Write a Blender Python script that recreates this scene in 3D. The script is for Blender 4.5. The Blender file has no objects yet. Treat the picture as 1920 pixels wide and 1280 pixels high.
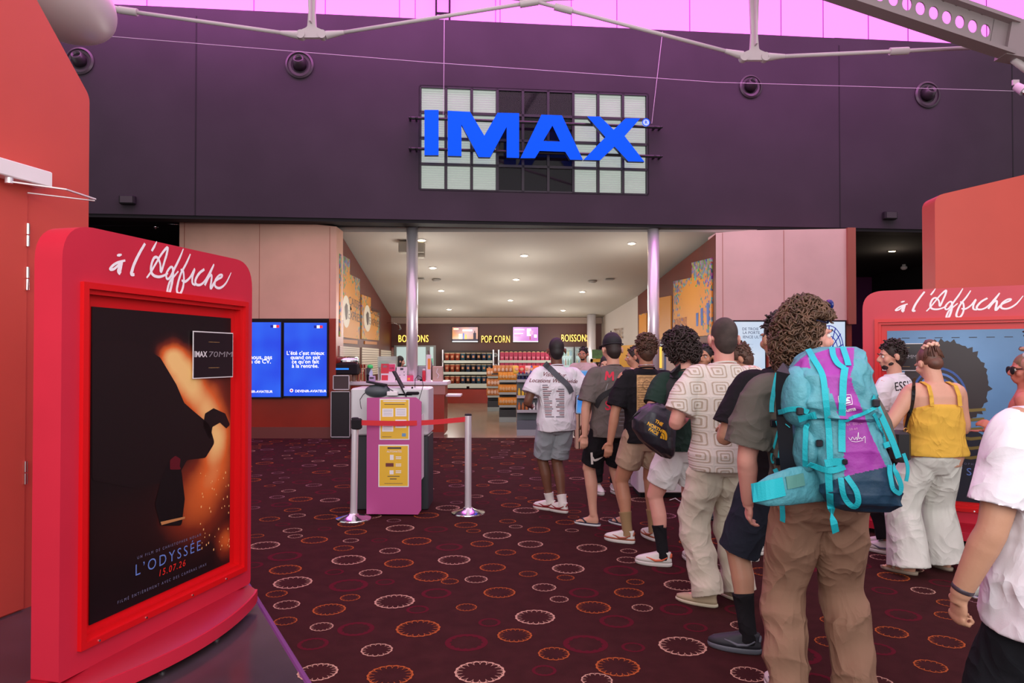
import bpy, bmesh, math, random
import numpy as np
from mathutils import Vector, Matrix, Quaternion
from mathutils.bvhtree import BVHTree
random.seed(7)
SC = bpy.context.scene
COL = SC.collection
PI = math.pi
# ------------------------------------------------------------------ camera
F = 1340.0; CAMZ = 1.59; PITCH = math.radians(0.8); CY = 650.3
cam_d = bpy.data.cameras.new('camera'); cam = bpy.data.objects.new('camera', cam_d); COL.objects.link(cam)
cam.location = (0, 0, CAMZ); cam.rotation_euler = (PI/2 + PITCH, 0, 0)
cam_d.sensor_width = 36; cam_d.lens = F/1920*36; cam_d.shift_y = (CY-640)/1920
cam_d.clip_start = 0.05; cam_d.clip_end = 200
SC.camera = cam
SC.view_settings.view_transform = 'Standard'; SC.view_settings.look = 'None'
SC.view_settings.gamma = 1.0; SC.view_settings.use_curve_mapping = False
SC.view_settings.exposure = 0.0
# ------------------------------------------------------------------ daylight from the glazed front behind the camera
wd = bpy.data.worlds.new('daylight'); SC.world = wd; wd.use_nodes = True
bg = wd.node_tree.nodes['Background']; bg.inputs[0].default_value = (1.0, 0.98, 0.98, 1); bg.inputs[1].default_value = 0.62
def area_light(name, loc, rot, sx, sy, power, color=(1,1,1)):
    l = bpy.data.lights.new(name, 'AREA'); l.shape = 'RECTANGLE'; l.size = sx; l.size_y = sy; l.energy = power; l.color = color
    o = bpy.data.objects.new(name, l); COL.objects.link(o); o.location = loc; o.rotation_euler = rot
    return o
area_light('entrance_daylight', (1.5, -3.0, 4.2), (math.radians(80), 0, 0), 12, 4.5, 640, (1.0, 0.97, 0.97))

area_light('clerestory_tint_lamp', (0.5, 12.6, 8.6), (math.radians(38), 0, 0), 18, 1.2, 330, (1.0, 0.22, 0.95))  # added magenta lamp in front of the bulkhead, tints it purple

def lin(r, g, b):
    f = lambda c: (c/255/12.92) if c/255 <= 0.04045 else ((c/255+0.055)/1.055)**2.4
    return (f(r), f(g), f(b), 1.0)
def W(px, py, d):
    """the point at depth d seen at pixel px, py of the photograph"""
    u = (px-960)/F; v = (CY-py)/F
    dx, dy, dz = u, math.cos(PITCH)-v*math.sin(PITCH), math.sin(PITCH)+v*math.cos(PITCH)
    t = d/dy
    return Vector((dx*t, d, CAMZ+dz*t))
def X(px, d): return (px-960)/F*d
def Z(py, d): return CAMZ+(669-py)/F*d
def G(px, py):
    """the floor point seen at a pixel"""
    d = CAMZ*F/(py-669)
    return Vector((X(px, d), d, 0))

# ------------------------------------------------------------------ materials
MATS = {}
def mat(name, c, rough=0.6, metal=0.0, emit=None, es=1.0, noise=None, bump=None, spec=0.5, coat=0.0, alpha=None, trans=0.0):
    """c, emit: sRGB 0-255; noise = (scale, amount[, c2]); bump = (scale, strength)"""
    if name in MATS: return MATS[name]
    m = bpy.data.materials.new(name); m.use_nodes = True; nt = m.node_tree; b = nt.nodes['Principled BSDF']
    cc = lin(*c); b.inputs['Base Color'].default_value = cc
    b.inputs['Roughness'].default_value = rough; b.inputs['Metallic'].default_value = metal
    b.inputs['Specular IOR Level'].default_value = spec
    if coat: b.inputs['Coat Weight'].default_value = coat; b.inputs['Coat Roughness'].default_value = 0.05
    if trans: b.inputs['Transmission Weight'].default_value = trans
    if alpha is not None: b.inputs['Alpha'].default_value = alpha
    if emit is not None:
        b.inputs['Emission Color'].default_value = lin(*emit); b.inputs['Emission Strength'].default_value = es
    tc = None
    if noise or bump:
        tc = nt.nodes.new('ShaderNodeTexCoord')
    if noise:
        n = nt.nodes.new('ShaderNodeTexNoise'); n.inputs['Scale'].default_value = noise[0]; n.inputs['Detail'].default_value = 5
        nt.links.new(tc.outputs['Object'], n.inputs['Vector'])
        r = nt.nodes.new('ShaderNodeValToRGB')
        k = noise[1]
        c2 = lin(*noise[2]) if len(noise) > 2 else tuple(min(1, x*(1+k)) for x in cc[:3])+(1,)
        c1 = cc if len(noise) > 2 else tuple(x*(1-k) for x in cc[:3])+(1,)
        r.color_ramp.elements[0].color = c1; r.color_ramp.elements[1].color = c2
        r.color_ramp.elements[0].position = 0.35; r.color_ramp.elements[1].position = 0.68
        nt.links.new(n.outputs['Fac'], r.inputs['Fac']); nt.links.new(r.outputs['Color'], b.inputs['Base Color'])
    if bump:
        n = nt.nodes.new('ShaderNodeTexNoise'); n.inputs['Scale'].default_value = bump[0]; n.inputs['Detail'].default_value = 6
        nt.links.new(tc.outputs['Object'], n.inputs['Vector'])
        bp = nt.nodes.new('ShaderNodeBump'); bp.inputs['Strength'].default_value = bump[1]; bp.inputs['Distance'].default_value = 0.02
        nt.links.new(n.outputs['Fac'], bp.inputs['Height']); nt.links.new(bp.outputs['Normal'], b.inputs['Normal'])
    MATS[name] = m
    return m

# ------------------------------------------------------------------ mesh builder
class MB:
    def __init__(s): s.v = []; s.f = []; s.m = []
    def add(s, verts, faces, mi=0):
        o = len(s.v); s.v += [tuple(p) for p in verts]; s.f += [tuple(i+o for i in f) for f in faces]; s.m += [mi]*len(faces)
        return s
    def box(s, c, size, mi=0, R=None):
        hx, hy, hz = size[0]/2, size[1]/2, size[2]/2; c = Vector(c)
        P = [Vector((sx*hx, sy*hy, sz*hz)) for sx in (-1,1) for sy in (-1,1) for sz in (-1,1)]
        if R is not None: P = [R @ p for p in P]
        s.add([c+p for p in P], [(0,1,3,2),(4,6,7,5),(0,4,5,1),(2,3,7,6),(0,2,6,4),(1,5,7,3)], mi); return s
    def bx(s, x0, x1, y0, y1, z0, z1, mi=0):
        return s.box(((x0+x1)/2,(y0+y1)/2,(z0+z1)/2), (abs(x1-x0),abs(y1-y0),abs(z1-z0)), mi)
    def cbox(s, x0, x1, y0, y1, z0, z1, ch=0.01, mi=0):
        """box with chamfered vertical and horizontal edges (two-step loft)"""
        cx, cy = (x0+x1)/2, (y0+y1)/2; hx, hy = (x1-x0)/2, (y1-y0)/2
        def ring(i, z):
            a, b = hx-i, hy-i; c = ch
            return [(cx+p, cy+q, z) for p, q in ((-a+c,-b),(a-c,-b),(a,-b+c),(a,b-c),(a-c,b),(-a+c,b),(-a,b-c),(-a,-b+c))]
        return s.loft([ring(ch, z0), ring(0, z0+ch), ring(0, z1-ch), ring(ch, z1)], mi)
    def loft(s, rings, mi=0, cap=True, closed=True):
        n = len(rings[0]); vs = [p for r in rings for p in r]; fs = []
        for i in range(len(rings)-1):
            for j in range(n if closed else n-1):
                a = i*n+j; b = i*n+(j+1) % n
                fs.append((a, b, b+n, a+n))
        if cap and closed:
            fs.append(tuple(range(n-1, -1, -1))); fs.append(tuple(range((len(rings)-1)*n, len(rings)*n)))
        return s.add(vs, fs, mi)
    def tube(s, pts, r, seg=10, mi=0, cap=True, flat=1.0):
        pts = [Vector(p) for p in pts]; n = len(pts); rr = r if isinstance(r, (list, tuple)) else [r]*n
        rings = []; u = None
        for i, p in enumerate(pts):
            t = (pts[min(i+1, n-1)]-pts[max(i-1, 0)])
            if t.length < 1e-9: t = Vector((0,0,1))
            t.normalize()
            if u is None:
                u = t.cross(Vector((0,0,1)));
                if u.length < 1e-3: u = t.cross(Vector((0,1,0)))
                u.normalize()
            else:
                u = (u - t*u.dot(t)); u.normalize()
            w = t.cross(u)
            rings.append([p+u*math.cos(2*PI*k/seg)*rr[i]+w*math.sin(2*PI*k/seg)*rr[i]*flat for k in range(seg)])
        return s.loft(rings, mi, cap)
    def cyl(s, a, b, r, seg=16, mi=0, r2=None): return s.tube([a, b], [r, r if r2 is None else r2], seg, mi)
    def lathe(s, prof, c=(0,0,0), seg=24, mi=0, M=None):
        rings = [[Vector((r*math.cos(2*PI*k/seg), r*math.sin(2*PI*k/seg), z)) for k in range(seg)] for r, z in prof]
        c = Vector(c)
        rings = [[(c+(M @ p if M else p)) for p in r] for r in rings]
        return s.loft(rings, mi)
    def ell(s, c, rad, mi=0, seg=16, rg=10, R=None):
        c = Vector(c); vs = [c+(R @ Vector((0,0,-rad[2])) if R else Vector((0,0,-rad[2])))]
        for i in range(1, rg):
            th = PI*i/rg
            for k in range(seg):
                p = Vector((rad[0]*math.sin(th)*math.cos(2*PI*k/seg), rad[1]*math.sin(th)*math.sin(2*PI*k/seg), -rad[2]*math.cos(th)))
                vs.append(c+(R @ p if R else p))
        vs.append(c+(R @ Vector((0,0,rad[2])) if R else Vector((0,0,rad[2]))))
        fs = [(0, 1+(k+1) % seg, 1+k) for k in range(seg)]
        for i in range(rg-2):
            for k in range(seg):
                a = 1+i*seg+k; b = 1+i*seg+(k+1) % seg
                fs.append((a, b, b+seg, a+seg))
        L = len(vs)-1; o = 1+(rg-2)*seg
        fs += [(L, o+k, o+(k+1) % seg) for k in range(seg)]
        return s.add(vs, fs, mi)
    def prism(s, poly, origin, ux, uz, un, t, mi=0, mside=None):
        """polygon (a, b) -> origin + ux*a + uz*b, extruded along un by t"""
        ux, uz, un, origin = Vector(ux), Vector(uz), Vector(un), Vector(origin)
        n = len(poly); A = [origin+ux*a+uz*b for a, b in poly]; B = [p+un*t for p in A]
        s.add(A+B, [tuple(range(n)), tuple(range(2*n-1, n-1, -1))], mi)
        s.add(A+B, [(i, (i+1) % n, n+(i+1) % n, n+i) for i in range(n)], mi if mside is None else mside)
        return s
    def ribbon(s, pts, normals, w, th=0.003, mi=0):
        pts = [Vector(p) for p in pts]; n = len(pts); rings = []
        if not isinstance(normals, list): normals = [Vector(normals)]*n
        for i, p in enumerate(pts):
            t = (pts[min(i+1, n-1)]-pts[max(i-1, 0)]).normalized(); nn = Vector(normals[i]).normalized()
            sd = t.cross(nn).normalized(); nn = sd.cross(t).normalized()
            ww = (w[i] if isinstance(w, list) else w)/2
            rings.append([p-sd*ww-nn*th/2, p+sd*ww-nn*th/2, p+sd*ww+nn*th/2, p-sd*ww+nn*th/2])
        return s.loft(rings, mi)
    def quad(s, a, b, c, d, mi=0): return s.add([a, b, c, d], [(0,1,2,3)], mi)
    def mesh(s, name='m'):
        me = bpy.data.meshes.new(name); me.from_pydata([tuple(p) for p in s.v], [], s.f)
        me.polygons.foreach_set('material_index', s.m); me.update(); return me
    def build(s, name, mats, parent=None, smooth=False, loc=None, fix=True, **kw):
        me = s.mesh(name)
        if fix:
            bm = bmesh.new(); bm.from_mesh(me); bmesh.ops.recalc_face_normals(bm, faces=bm.faces[:]); bm.to_mesh(me); bm.free()
        return link(name, me, mats, parent, smooth, loc, **kw)
def link(name, me, mats, parent=None, smooth=False, loc=None, label=None, cat=None, group=None, kind=None):
    if not isinstance(mats, (list, tuple)): mats = [mats]
    for m in mats: me.materials.append(m)
    if smooth: me.polygons.foreach_set('use_smooth', [True]*len(me.polygons))
    if smooth == 'auto':
        try: me.set_sharp_from_angle(angle=math.radians(38))
        except Exception: pass
    o = bpy.data.objects.new(name, me); COL.objects.link(o)
    if parent: o.parent = parent
    if loc is not None: o.location = loc
    return tag(o, label, cat, group, kind)
def tag(o, label=None, cat=None, group=None, kind=None):
    if label: o['label'] = label
    if cat: o['category'] = cat
    if group: o['group'] = group
    if kind: o['kind'] = kind
    return o
def thing(name, label, cat, loc=(0,0,0), rz=0, group=None):
    o = bpy.data.objects.new(name, None); COL.objects.link(o); o.location = loc; o.rotation_euler = (0,0,rz)
    o.empty_display_size = 0.1
    return tag(o, label, cat, group)
def copy_thing(o, parent=None):
    c = o.copy(); COL.objects.link(c)
    if parent: c.parent = parent
    for ch in list(o.children): copy_thing(ch, c)
    return c
def rounded(pts, r, n=6):
    """polygon with rounded corners; r one radius or one per corner"""
    out = []; N = len(pts)
    for i in range(N):
        p = Vector(pts[i]); a = Vector(pts[i-1]); b = Vector(pts[(i+1) % N]); rr = r[i] if isinstance(r, (list, tuple)) else r
        if rr <= 0: out.append((p.x, p.y)); continue
        d1 = (a-p).normalized(); d2 = (b-p).normalized(); ang = d1.angle(d2); t = rr/math.tan(ang/2)
        A = p+d1*t; B = p+d2*t
        for k in range(n+1):
            q = k/n; x = A*(1-q)**2+p*2*q*(1-q)+B*q*q
            out.append((x.x, x.y))
    return out
_TX = {}
def text2d(txt, size=1.0, align='CENTER', offset=0.0, shear=0.0, spacing=1.0, xs=1.0, res=3):
    """text as flat verts (x, y) and faces; size is the capital height"""
    key = (txt, offset, shear, spacing, align, res)
    if key not in _TX:
        c = bpy.data.curves.new('t', 'FONT'); c.body = txt; c.align_x = align; c.size = 1.0; c.offset = offset; c.shear = shear
        c.space_character = spacing; c.resolution_u = res; c.space_line = 1.0
        o = bpy.data.objects.new('t', c); COL.objects.link(o)
        dg = bpy.context.evaluated_depsgraph_get(); me = bpy.data.meshes.new_from_object(o.evaluated_get(dg))
        _TX[key] = ([(v.co.x, v.co.y) for v in me.vertices], [tuple(p.vertices) for p in me.polygons])
        bpy.data.objects.remove(o); bpy.data.meshes.remove(me); bpy.data.curves.remove(c)
    v, f = _TX[key]; k = size/0.73
    return [(x*k*xs, y*k) for x, y in v], f
def add_text(mb, txt, origin, ux, uz, size, mi=0, un=None, depth=0.0, **kw):
    v, f = text2d(txt, size, **kw); ux, uz, origin = Vector(ux), Vector(uz), Vector(origin)
    P = [origin+ux*a+uz*b for a, b in v]
    if depth:
        un = Vector(un); n = len(P); Q = [p+un*depth for p in P]
        ed = {}
        for q in f:
            for i in range(len(q)):
                e = (q[i], q[(i+1) % len(q)])
                if (e[1], e[0]) in ed: del ed[(e[1], e[0])]
                else: ed[e] = 1
        mb.add(P+Q, [tuple(q) for q in f]+[tuple(i+n for i in reversed(q)) for q in f]+[(a, b, b+n, a+n) for a, b in ed], mi)
    else: mb.add(P, f, mi)
def stroke2d(pts, w, n=5):
    """smooth Catmull-Rom stroke as strip verts/faces in 2D; w per point or scalar"""
    P = [Vector((p[0], p[1])) for p in pts]; ws = w if isinstance(w, list) else [w]*len(P)
    Q = []; Wd = []
    for i in range(len(P)-1):
        p0 = P[max(i-1,0)]; p1 = P[i]; p2 = P[i+1]; p3 = P[min(i+2, len(P)-1)]
        for k in range(n):
            t = k/n
            Q.append(0.5*((2*p1)+(p2-p0)*t+(2*p0-5*p1+4*p2-p3)*t*t+(3*p1-p0-3*p2+p3)*t**3)); Wd.append(ws[i]*(1-t)+ws[i+1]*t)
    Q.append(P[-1]); Wd.append(ws[-1])
    v = []; f = []
    for i, q in enumerate(Q):
        t = (Q[min(i+1, len(Q)-1)]-Q[max(i-1, 0)])
        if t.length < 1e-9: t = Vector((1, 0))
        t.normalize(); nn = Vector((-t.y, t.x))*Wd[i]/2
        v += [(q+nn)[:], (q-nn)[:]]
    for i in range(len(Q)-1): f.append((2*i, 2*i+1, 2*i+3, 2*i+2))
    return v, f
# ================================================================== structure
M_dark = mat('bulkhead paint', (60,51,60), 0.75, noise=(0.7, 0.12), spec=0.3)
M_seam = mat('seam black', (22,18,24), 0.8)
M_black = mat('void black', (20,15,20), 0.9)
M_orange = mat('orange paint', (204,78,64), 0.45, noise=(1.2, 0.05))
M_red = mat('red lacquer', (204,38,62), 0.38, noise=(2.0, 0.05))
M_redb = mat('bright red moulding', (214,12,20), 0.35)
M_white = mat('white paint', (235,232,232), 0.45)
M_trussw = mat('truss paint', (205,196,196), 0.4)
M_steel = mat('brushed steel', (236,230,236), 0.3, 0.5)
M_chrome = mat('chrome', (230,230,232), 0.12, 1.0)
M_copper = mat('copper laminate', (224,172,152), 0.42, 0.2, noise=(0.9, 0.10))
M_copperd = mat('copper edge', (165,92,76), 0.45, 0.2)
M_rust = mat('rust red laminate', (150,40,22), 0.32, noise=(1.5, 0.12))
M_shopwall = mat('shop red wall', (98,30,16), 0.5, noise=(0.8, 0.1))
M_backwall = mat('shop back wall', (80,37,30), 0.5, noise=(0.8, 0.1))
M_shopceil = mat('shop ceiling paint', (190,184,174), 0.8)
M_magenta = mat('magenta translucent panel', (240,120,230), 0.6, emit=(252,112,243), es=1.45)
M_roof = mat('roof glow fill', (235,205,225), 0.6, emit=(250,212,238), es=1.1)  # glow added to the unseen roof for pinkish light from above
M_purple = mat('purple wall', (92,22,84), 0.7)

def carpet():
    base = mat('carpet pile', (58,26,26), 0.95, noise=(9, 0.14), bump=(300, 0.25), spec=0.1)
    cs = [mat('carpet ring cream', (186,146,126), 0.95, spec=0.1), mat('carpet ring orange', (164,84,42), 0.95, spec=0.1),
          mat('carpet ring crimson', (84,18,31), 0.95, spec=0.1), mat('carpet ring pink', (150,108,112), 0.95, spec=0.1)]
    mb = MB()
    # floor outline: tile strip on the left, carpet elsewhere
    mb.add([(-0.2,2.1,0),(-.977,3.49,0),(-1.795,4.94,0),(-2.4,6.0,0),(-9,6.9,0),(-9,14.1,0),(12,14.1,0),(12,-3,0),(-0.2,-3,0)], [tuple(range(9))])
    pts = []
    def ring(x, y, D, c, rot, z):
        R = D/2; near = y < 7.5
        if c == 2:      # soft crimson ring: a band with a ragged inside
            n = 40; v = []; 
            for k in range(n):
                a = 2*PI*k/n; r1 = R*(0.74+0.06*math.cos(14*a)); 
                v += [(x+R*math.cos(a), y+R*math.sin(a), z), (x+r1*math.cos(a), y+r1*math.sin(a), z)]
            mb.add(v, [(2*k, (2*k+2) % (2*n), (2*k+3) % (2*n), 2*k+1) for k in range(n)], 3); return
        N = 18 if D > .2 else 14; sub = 8 if near else 4; n = N*sub; v = []
        t = 0.04*R if near else .045*R
        for k in range(n):
            a = rot+2*PI*k/n; ph = (k % sub)/sub
            pr = (math.sin(PI*ph))**0.45 if ph > 0 else 0
            rr = R*(0.70+0.25*pr)
            v += [(x+(rr+t)*math.cos(a), y+(rr+t)*math.sin(a), z), (x+(rr-t*1.3)*math.cos(a), y+(rr-t*1.3)*math.sin(a), z)]
        mi = {0:1, 1:2, 3:4}[c]
        mb.add(v, [(2*k, (2*k+2) % (2*n), (2*k+3) % (2*n), 2*k+1) for k in range(n)], mi)
        v = []; n = N*2
        for k in range(n):
            a = rot+2*PI*(k)/n; o = 1.0 if k % 2 else 0.955
            v += [(x+R*o*math.cos(a), y+R*o*math.sin(a), z+.0002), (x+R*(o-.05)*math.cos(a), y+R*(o-.05)*math.sin(a), z+.0002)]
        mb.add(v, [(2*k, (2*k+2) % (2*n), (2*k+3) % (2*n), 2*k+1) for k in range(n)], mi)
    # measured rings: px, py, width in px, colour (0 cream 1 orange 2 crimson 3 pale pink)
    L = [(900,1256,96,0),(733,1262,88,1),(598,1256,76,0),(708,1215,60,0),(785,1175,84,1),(669,1176,68,2),(605,1172,44,0),
         (741,1125,76,0),(619,1140,62,1),(784,1140,42,2),(875,1201,80,2),(965,1188,66,1),(918,1164,42,2),(875,1136,40,1),(819,1110,56,2),
         (551,1090,72,0),(521,1111,40,1),(658,1118,38,1),(655,1095,72,2),(723,1089,36,2),(893,1084,44,0),(844,1088,34,1),(809,1078,66,1),
         (696,1072,44,0),(749,1054,56,1),(655,1048,64,0),(537,1066,60,1),(852,1048,62,0),(924,1062,50,1),(948,1034,40,1),(904,1018,44,1),
         (732,1031,40,0),(782,1013,56,1),(659,1012,30,0),(591,1011,50,1),(555,1004,28,0),(668,996,42,1),(751,989,54,0),(550,993,36,0),
         (498,1021,56,0),(536,1041,62,2),(843,1024,50,2),(888,994,28,1),(874,983,44,1),(840,951,46,0),(800,965,48,1),(932,1002,54,0),
         (952,976,32,1),(967,986,26,0),(986,956,50,0),(958,946,38,1),(905,941,26,2),(612,968,44,1),(610,990,26,2),
         (565,935,44,1),(564,935,0,1),(550,955,32,1),(529,945,38,2),(507,972,38,1),(565,936,44,1),
         (1003,1154,76,0),(1097,1204,84,2),(1118,1256+15,60,0),(1157,1246,84,1),(1278,1208,90,0),(1038,1222,60,1),(1020,1253,46,2),(1400,1260,66,0),
         (1112,1136,66,1),(1155,1162,64,2),(1186,1210,44,2),(1203,1137,40,0),(1266,1140,60,2),(1178,1109,56,1),(1190,1089,34,1),
         (1094,1109,56,2),(1048,1121,36,0),(1020,1099,46,0),(1065,1064,62,0),(1060,1081,34,1),(1023,1042,54,1),(1109,1026,58,0),
         (1176,1048,42,0),(1163,1068,64,2),(1275,1095,64,0),(1010,992,44,1),(1072,993,26,0),(1060,978,38,1),(1100,1010,0,0),
         (1012,957,34,0),(1075,968,22,1),(1140,972,32,0),(1390,1170,46,0),(1045,930,40,1),(1345,1100,44,0),
         (1740,1080+165,58,1),(1705,1235,74,1),(1668,1182,58,1),(1770,1200,62,1),(1690,1150,62,2),(1727,1105,42,0),(1655,1105,44,2),(1672,1079,56,1),
         (1642,1106,0,0),(1560,1120,44,0),(1555,1160,40,1),(1640,1275,60,0),(1550,1200,50,1)]
    for px, py, w, c in L:
        if w < 10: continue
        g = G(px, py); D = w*g.y/F
        pts.append((g.x, g.y, D, c))
    keep = []
    for p in pts:
        if all(math.hypot(p[0]-q[0], p[1]-q[1]) > (p[2]+q[2])/2*0.96 for q in keep): keep.append(p)
    rnd = random.Random(3)
    tries = 0
    while len(keep) < 1500 and tries < 26000:
        tries += 1
        x = rnd.uniform(-8.5, 8.5); y = rnd.uniform(2.3, 13.9)
        if abs(x) > y*.85+.6: continue
        if x < -0.977-(y-3.49)*.564+.05: continue
        D = rnd.choice([.14,.17,.2,.22,.25,.26])
        if all(math.hypot(x-q[0], y-q[1]) > (D+q[2])/2+.085 for q in keep):
            keep.append((x, y, D, rnd.choice([0,1,1,2,2,2,3])))
    for x, y, D, c in keep:
        ring(x, y, D, c, rnd.random(), .0012 if c != 2 else .0008)
    o = mb.build('floor', [base, cs[0], cs[1], cs[2], cs[3]], kind='structure', fix=False)
    return o
carpet()
M_tilef = mat('dark stone floor', (70,60,66), 0.18, noise=(1.5, 0.25))
mb = MB(); mb.add([(-0.2,-3,0),(-0.2,2.1,0),(-.977,3.49,0),(-1.795,4.94,0),(-2.4,6.0,0),(-9,6.9,0),(-9,-3,0)], [tuple(range(7))])
mb.build('floor_stone', M_tilef, kind='structure')
mb = MB(); e = [(-0.2,2.1),(-.977,3.49),(-1.795,4.94),(-2.4,6.0)]
for a, b in zip(e, e[1:]):
    mb.add([(a[0]-.025,a[1],.0),(a[0]+.012,a[1],.0),(b[0]+.012,b[1],.0),(b[0]-.025,b[1],.0),(a[0]-.015,a[1],.006),(a[0]+.006,a[1],.006),(b[0]+.006,b[1],.006),(b[0]-.015,b[1],.006)],
           [(4,5,6,7),(0,1,5,4),(1,2,6,5),(2,3,7,6),(3,0,4,7)])
mb.build('trim_1', mat('purple carpet strip', (110,60,115), 0.5), kind='structure')
# shop floor
M_shopfl = mat('shop vinyl floor', (142,118,96), 0.22, noise=(2.2, 0.18))
mb = MB(); mb.bx(-9, 12, 14.1, 27, -.05, 0.0); mb.build('floor_shop', M_shopfl, kind='structure')

# ---- bulkhead wall (a true plane: 1/depth is linear across the picture)
def WD(px): return 14.0/(1+(960-px)*7.5e-5)
def WP(px, py, off=0.0):
    p = W(px, py, WD(px)); return p + WN*off
a0 = W(0, 400, WD(0)); a1 = W(1920, 400, WD(1920)); WX = Vector((a1.x-a0.x, a1.y-a0.y, 0)).normalized(); WN = Vector((WX.y, -WX.x, 0))
def ws(px): p = W(px, 400, WD(px)); return (p-a0).dot(WX)
def wz(px, py): return W(px, py, WD(px)).z
zb = 4.36; 
zt1 = wz(900, 40)
s_l, s_r = ws(787), ws(1215); z_b, z_t = wz(1000, 360), wz(1000, 169)
def wallbox(mb, s0, s1, z0, z1, n0=0.0, n1=-0.4, mi=0):
    P = [a0+WX*s+WN*n for s in (s0, s1) for n in (n0, n1)]
    v = [(p.x, p.y, z) for p in P for z in (z0, z1)]
    mb.add(v, [(0,1,3,2),(4,6,7,5),(0,4,5,1),(2,3,7,6),(0,2,6,4),(1,5,7,3)], mi)
mb = MB(); zlow = wz(900, 414); 
sA, sB, s15 = ws(-900), ws(2400), ws(1567)
wallbox(mb, sA, s_l, zlow, zt1); wallbox(mb, s_r, s15, zlow, zt1); wallbox(mb, s_l, s_r, zlow, z_b); wallbox(mb, s_l, s_r, z_t, zt1)
wallbox(mb, s15, sB, zlow, wz(1600, 72))
for px in (366, 1575, 1900): wallbox(mb, ws(px)-.012, ws(px)+.012, zlow, zt1-.15, .004, -.01, 1)
wallbox(mb, sA, sB, zlow-.06, zlow, -.03, -.4, 1)
mb.build('wall_bulkhead', [M_dark, M_seam], kind='structure')
# clerestory of magenta panels above the bulkhead
mb = MB(); zc = zt1+4.2
wallbox(mb, sA, sB, zt1-.6, zc, -.55, -.6)
for px in (745,776,933,942,1081,1170,1312,1490,1572,1660,1737,1890,460,250,600): wallbox(mb, ws(px)-.006, ws(px)+.006, zt1-.6, zc, -.535, -.56, 1)
mb.build('window_1', [M_magenta, mat('magenta joint', (130,60,130), .6)], kind='structure')
mb = MB(); mb.bx(-13, 15, -3.2, 16.5, zc, zc+.1); mb.build('ceiling', M_roof, kind='structure')
mb = MB(); 
for k in range(12): mb.bx(-13+k*2.4, -12.9+k*2.4, -3.2, 16, zc-.25, zc)
mb.build('ceiling_rafter_grid', M_trussw, kind='structure')
# ladder frame silhouetted on the clerestory
t = thing('access_ladder', 'thin dark ladder frame against the pink clerestory panels above the bulkhead', 'ladder')
mb = MB()
for px in (817, 843):
    wallbox(mb, ws(px)-.02, ws(px)+.02, zt1-.02, zt1+2.2, -.40, -.44)
mb.build('stile', M_seam, t)
for k in range(5):
    mb = MB(); wallbox(mb, ws(817), ws(843), zt1+.30+k*.42, zt1+.34+k*.42, -.40, -.44); mb.build('rung', M_seam, t)

# ---- window behind the sign: 9 x 4 panes
mb = MB(); room = mat('dark room', (26,20,30), .8)
wallbox(mb, s_l-.05, s_r+.05, z_b-.05, z_t+.05, -1.6, -1.7)
wallbox(mb, s_l-.1, s_l-.05, z_b-.1, z_t+.1, -.41, -1.7); wallbox(mb, s_r+.05, s_r+.1, z_b-.1, z_t+.1, -.41, -1.7)
wallbox(mb, s_l-.1, s_r+.1, z_b-.1, z_b-.05, -.41, -1.7); wallbox(mb, s_l-.1, s_r+.1, z_t+.05, z_t+.1, -.41, -1.7)
mb.build('wall_projection_room', room, kind='structure')
fr = MB(); fm = mat('window bar', (40,34,44), .5)
nx, nz = 9, 4; cw = (s_r-s_l)/nx; chh = (z_t-z_b)/nz
for i in range(nx+1): fr_s = s_l+cw*i; wallbox(fr, fr_s-.025, fr_s+.025, z_b, z_t, .0, -.06)
for j in range(nz+1): zz = z_b+chh*j; wallbox(fr, s_l, s_r, zz-.025, zz+.025, .0, -.06)
w2 = fr.build('window_2', fm, kind='structure')
gm = mat('window glass', (30,24,34), 0.04, trans=0.0, alpha=0.35, spec=0.8)
g = MB(); wallbox(g, s_l, s_r, z_b, z_t, -.035, -.04); g.build('pane', gm, w2)
bl = mat('blind slats painted glow', (225,232,222), .7, emit=(225,238,228), es=0.95)  # slats only reflect light; their brightness is put in as emission
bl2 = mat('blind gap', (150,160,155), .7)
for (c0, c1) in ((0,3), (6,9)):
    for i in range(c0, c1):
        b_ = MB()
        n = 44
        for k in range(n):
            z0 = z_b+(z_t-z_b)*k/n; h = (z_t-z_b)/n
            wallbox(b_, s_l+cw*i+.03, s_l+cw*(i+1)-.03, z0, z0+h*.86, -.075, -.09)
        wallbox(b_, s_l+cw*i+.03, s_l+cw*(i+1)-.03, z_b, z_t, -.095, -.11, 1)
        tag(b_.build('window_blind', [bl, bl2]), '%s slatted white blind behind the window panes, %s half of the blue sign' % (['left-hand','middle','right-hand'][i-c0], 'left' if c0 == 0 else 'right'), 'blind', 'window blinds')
t = thing('projector', 'small lit white and cyan equipment seen through the dark middle window panes under the sign', 'projector', a0+WX*(s_l+cw*4.45)+WN*(-.9)+Vector((0,0,z_b-.04)))
pm = MB(); pm.cbox(-.2,.2,-.15,.15,0,.25,.02); pm.build('body', mat('projector grey', (90,90,100),.4), t)
pm = MB(); pm.bx(-.3,-.02,-.19,-.17,.1,.42); pm.build('control_screen', mat('lit panel', (230,230,235),.4, emit=(230,232,240), es=.9), t)
pm = MB(); pm.bx(.04,.5,-.19,-.17,.12,.3); pm.build('status_screen', mat('cyan panel', (80,180,220),.4, emit=(70,190,230), es=.8), t)
pm = MB(); pm.ell((.22,-.24,.24),(.18,.05,.1)); pm.build('lens', M_black, t, True)

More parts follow.
